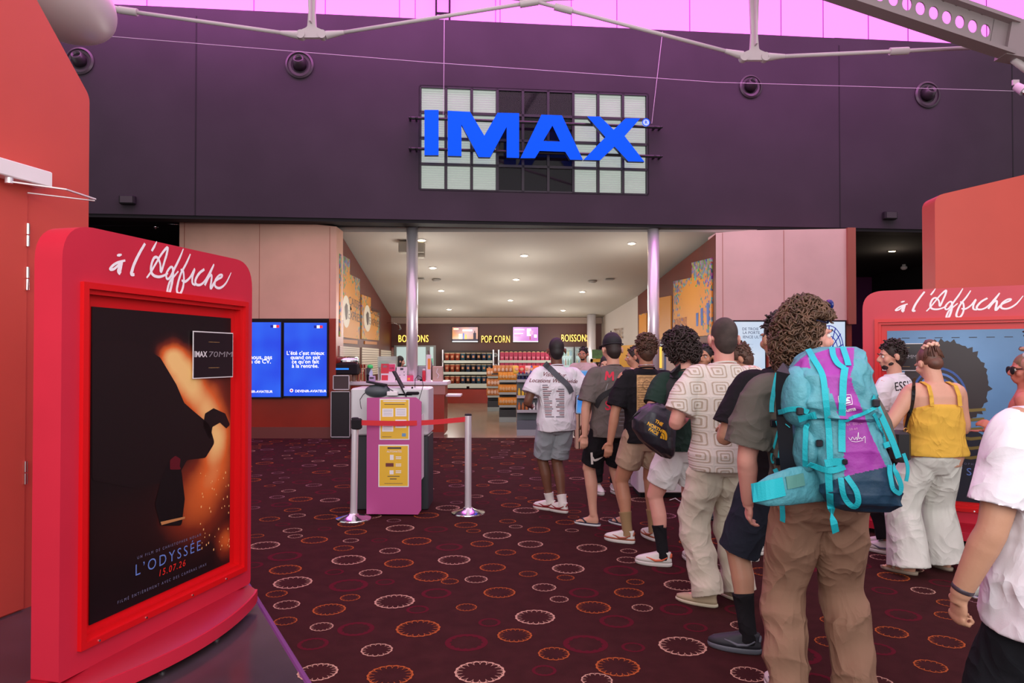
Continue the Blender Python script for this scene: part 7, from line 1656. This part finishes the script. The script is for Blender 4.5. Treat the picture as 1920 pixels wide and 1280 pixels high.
for k in range(18): a = 2*PI*k/18; q.ell(pH.M @ Vector((.026*math.cos(a),-.038+.026*math.sin(a),.116+.006*(k % 2))), (.016,.014,.013), 0, 8, 6)
q.build('scrunchie', mat('scrunchie pink', (222,160,140), .7, noise=(60,.3,(240,205,180))), pH.o, True)
for k in (-1, 1):
    q = MB(); q.ribbon([pH.up((k*.062,-.086,.745)), pH.up((k*.062,-.080,.79)), pH.up((k*.060,-.060,.832)), pH.up((k*.058,-.010,.848)), pH.up((k*.055,.062,.80)), pH.up((k*.055,.082,.75))], [Vector((0,-1,.1)),Vector((0,-1,.2)),Vector((0,-.8,.8)),Vector((0,0,1)),Vector((0,1,.5)),Vector((0,1,.1))], .030, .005); q.build('shoulder_band', C_yel, tkH)
cH2 = Caster([tkH, pH.o]); mb = dpx_ribbon(cH2, [(1714,708),(1712,740),(1706,775),(1699,806)], .026, .010, 5.1)
hb = thing('handbag', 'small black handbag on a black strap hanging by the yellow top', 'handbag'); mb.build('strap', M_buck, hb); c = W(1690,832,5.16)
q = MB(); q.cbox(c.x-.075,c.x+.05,c.y-.06,c.y+.05,c.z-.13,c.z+.10,.025); q.build('body', mat('bag black leather', (26,24,28), .4), hb); q = MB(); q.tube([W(1698,806,5.12)+Vector((.014*math.cos(k*PI/6),0,.014*math.sin(k*PI/6))) for k in range(13)], .003, 6); q.build('ring', mat('brass ring', (200,150,80), .3, .8), hb, True)
for s in 'LR':
    Hp, Kn, An, yaw = pH.leg[s]; R = Matrix.Rotation(yaw,3,'Z'); F0 = Vector((An.x,An.y,0)); q = MB(); q.loft([[F0+R @ Vector((x,y,0))+Vector((0,0,z)) for x, y, z in oval(0,.065,zz,rx,ry,20)] for zz, rx, ry in ((0,.042,.128),(.022,.046,.132))]); so = q.build('sandal', mat('sandal cork', (160,140,124), .7), pH.o, True)
    q = MB(); q.tube([F0+R @ Vector(v) for v in ((-.045,.09,.03),(0,.10,.066),(.045,.08,.03))], .012, 8, 0, True, .5); q.tube([F0+R @ Vector(v) for v in ((-.044,.03,.03),(0,.04,.075),(.044,.02,.03))], .012, 8, 0, True, .5); q.build('sandal_strap', mat('sandal strap', (200,180,160), .5), so, True)
# --- I man by the blue poster
pI = Person('bearded person in profile in a white T-shirt with black letters, by the blue poster', at(1675,5.85), deg(38), 1.71, .94, .98, head=(deg(42),deg(8),0),
   feet={'L':(-.1,0,0),'R':(.1,.05,0)}, arms={'L':((-.2,.2,-1),(.3,1,0)),'R':((.3,.1,-1),(-.2,1,0))}, skin_=SK_light, beard=H_dark)
teeI = pI.tee(C_white, .50, .8, 1.12, sl_r=.054, amp=.008, seed=91); pI.pants(C_blk, 1.9, .05, seed=92); pI.hair(H_dark, 'short', 12, n=420); pI.shoes(S_white, S_white, S_grey)
cI = Caster([teeI]); dtext(cI, teeI, 'ESSE', M_black, 1678, 733, 17, .13, xs=.7, align='LEFT'); dtext(cI, teeI, 'UNIVERSITY', M_black, 1672, 720, 3, .13, align='LEFT', spacing=1.2) if 0 else None
# --- J woman with sunglasses at the right edge
pJ = Person('person in profile with sunglasses and shoulder-length hair at the right edge of the photo', at(1922,5.2), deg(50), 1.60, 1.05, .95, head=(deg(25),deg(4),0),
   feet={'L':(-.12,0,deg(20)),'R':(.1,.02,0)}, arms={'L':((-.32,-.2,-1),(.2,1,.3)),'R':((.3,.1,-1),(-.2,1,0))}, skin_=skin('sunburnt', (196,116,98)))
pJ.tee(C_white, .55, 0, 1.0, nm='tank_top', tank=True, amp=.004, seed=95, collar=False); pJ.pants(C_blk, 1.0, .06, seed=96, nm='shorts'); pJ.hair(H_blond, 'long', 4); pJ.shoes(S_grey, S_grey, S_grey, kind='flat')
q = MB(); RM_ = pJ.M.to_3x3().normalized()
for k in (-1,1): q.ell(pJ.M @ Vector((k*.020,.056,.060)), (.034,.010,.030), 0, 14, 8, RM_); q.tube([pJ.M @ Vector((k*.040,.050,.066)), pJ.M @ Vector((k*.048,.0,.066))], .005, 6)
q.build('sunglasses', M_black, pJ.o, True)
# --- K foreground right, white shirt
pK = Person('person in a white short-sleeved shirt and black trousers with a steel watch', (1.705,2.22,0), deg(14), 1.71, 1.10, 1.06, head=(0,deg(6),0),
   feet={'L':(-.13,0,deg(10)),'R':(.13,.05,0)}, arms={'L':((-.26,.02,-1),(-.20,.34,-1),(1,.3,0),(.2,1,0),(.12,.25,-1)),'R':((.3,.0,-1),(.1,.2,-1))}, skin_=SK_arm, voxel=.005, handcurl=(1.15,.5))
shK = pK.tee(clo('white shirt cotton', (224,218,224)), .44, .80, 1.16, sl_r=.047, amp=.010, seed=101, nm='white_shirt', vox=.007, flare=1.12); pK.pants(C_navy, 1.92, .058, rt=.062, rk=.058, re=.056, seed=102, amp=.008); pK.hair(H_dark, 'short', 14); pK.shoes(S_grey, S_dk, S_grey)
wt = band(pK, 'L', .10, .0325, M_noz, 'wristwatch', .009)
# --- background people
pM = Person('person in a beige T-shirt with short dark hair behind the blue order screen', at(1094,13.3), deg(165), 1.76, 1.0, 1.1, head=(deg(-6),deg(10),0), feet={'L':(-.1,0,0),'R':(.1,0,0)}, skin_=SK_tan, beard=H_black, voxel=.009)
pM.tee(clo('beige cotton', (196,176,168)), .48, .8, 1.15, amp=.006, vox=.010); pM.pants(C_blk, 1.9, .05, vox=.01); pM.hair(H_black, 'short', 3, n=120); pM.shoes(S_dk, S_dk, S_dk, kind='flat')
pN = Person('person with long dark hair in black with white sneakers, half hidden by the black cap', at(1137,8.4), deg(150), 1.60, .92, .95, head=(deg(10),deg(8),0), feet={'L':(-.1,0,deg(60)),'R':(.1,.05,deg(40))}, skin_=SK_light, voxel=.008)
pN.tee(C_blk, .48, .8, 1.1, vox=.009); pN.pants(C_blk, 1.85, .045, vox=.009); pN.hair(H_black, 'long'); pN.shoes(S_white, S_white, S_white)
pO = Person('person in a white top with dark hair, facing left behind the black cap', at(1190,8.9), deg(75), 1.70, 1.0, 1.0, head=(deg(10),deg(6),0), feet={'L':(-.1,0,0),'R':(.1,0,0)}, skin_=SK_tan, voxel=.009)
pO.tee(C_white, .48, .8, 1.15, vox=.009); pO.pants(C_navy, 1.9, .05, vox=.01); pO.hair(H_dark, 'short', 21, n=150); pO.shoes(S_white, S_white, S_white)
pP = Person('person with dark hair and moustache peering between the curly dark head and the crochet shirt', at(1322,7.2), deg(150), 1.70, 1.0, 1.0, head=(deg(-5),deg(4),0), feet={'L':(-.1,0,0),'R':(.1,0,0)}, skin_=SK_tan, beard=H_black, voxel=.008)
pP.tee(C_blk, .48, .8, 1.12, vox=.009); pP.pants(C_navy, 1.9, .05, vox=.01); pP.hair(H_black, 'short', 22, n=150); pP.shoes(S_dk, S_dk, S_dk)
pQ = Person('person in a light blue T-shirt with bent head, right of the crochet shirt', at(1410,5.7), deg(60), 1.70, 1.0, 1.0, lean=.08, head=(deg(10),deg(30),0), feet={'L':(-.1,0,0),'R':(.1,0,0)}, skin_=SK_tan, beard=H_brown, voxel=.0075)
pQ.tee(clo('light blue cotton', (140,176,200)), .48, .8, 1.12); pQ.pants(C_navy, 1.9, .05, vox=.01); pQ.hair(H_brown, 'short', 23); pQ.shoes(S_white, S_white, S_white)
pR = Person('person with long dark hair in a black top working behind the sales counter', at(749,15.35), deg(-75), 1.60, .92, .95, head=(0,deg(12),0), feet={'L':(-.1,0,0),'R':(.1,0,0)}, skin_=SK_light, voxel=.009)
pR.tee(C_blk, .48, .8, 1.1, vox=.010); pR.pants(C_blk, 1.9, .05, vox=.01); pR.hair(H_black, 'long'); pR.shoes(S_dk, S_dk, S_dk, kind='flat')
# --- the black shoulder bag
NB = thing('shoulder_bag', 'black drawstring shoulder bag with yellow brand lettering hanging behind the green shirt', 'bag', (0,0,0))
Mbag = mat('bag black coated', (38,40,48), .32, noise=(7,.3), bump=(9,.5))
dB = 5.10; q = MB(); c0 = W(1222,815,dB); rows = []
def brow(px, py, wpx, dep): return (px, py, wpx, dep)
for px, py, wp, dep in ((1243,757,10,.03),(1240,762,24,.08),(1232,775,34,.12),(1226,795,41,.15),(1226,815,40,.155),(1232,833,33,.15),(1242,848,22,.11),(1248,857,10,.05)):
    c = W(px,py,dB); r_ = wp/F*dB; rows.append([(c.x+r_*math.cos(a)*1.0, c.y+dep*math.sin(a), c.z-r_*math.cos(a)*.28+.006*math.sin(6*a+px)) for a in [2*PI*k/28 for k in range(28)]])
q.loft(rows); me = remesh(q,.007,3,'body'); folds(me,.006,7,(10,10,10)); nb = link('body', me, Mbag, NB, True)
cN = Caster([nb]); Ny = mat('bag yellow print', (238,180,30), .5)
for j, (s, dx, dy) in enumerate((('THE',8,8),('NORTH',0,0),('FACE',-2,-8))): dtext(cN, NB, s, Ny, 1232+dx-6, 803-dy, 6.2, -.52, offset=.035, align='CENTER')
n = 10; v = [(0,0)]+[(13*math.cos(PI/2*k/n),17*math.sin(PI/2*k/n)) for k in range(n+1)]; decal(cN, NB, 'emblem', Ny, v, [(0,k+1,k+2) for k in range(n)], 1237, 821, 1, -.32, .004)
for r_ in (8.6,4.6): decal(cN, NB, 'emblem_line', Mbag, *stroke2d([(r_*math.cos(PI/2*k/8),r_*1.28*math.sin(PI/2*k/8)) for k in range(9)], 1.0), 1237, 821, 1, -.32, .005)
cD = Caster([teeD, nb]); mb = dpx_ribbon(cD, [(1268,690),(1262,715),(1256,740),(1253,758)], .09, .012, 5.2); mb.build('strap', mat('strap black', (26,26,30)), NB)
mb = dpx_ribbon(cD, [(1243,757,5.08),(1215,766,5.05),(1195,775,5.05),(1180,790,5.1)], .012, .01, 5.1); mb.build('draw_cord', M_black, NB); q = MB(); q.tube([W(1247,760,5.0),W(1252,748,5.0),W(1256,760,5.0)], .014, 8); q.build('toggle', M_black, NB, True)
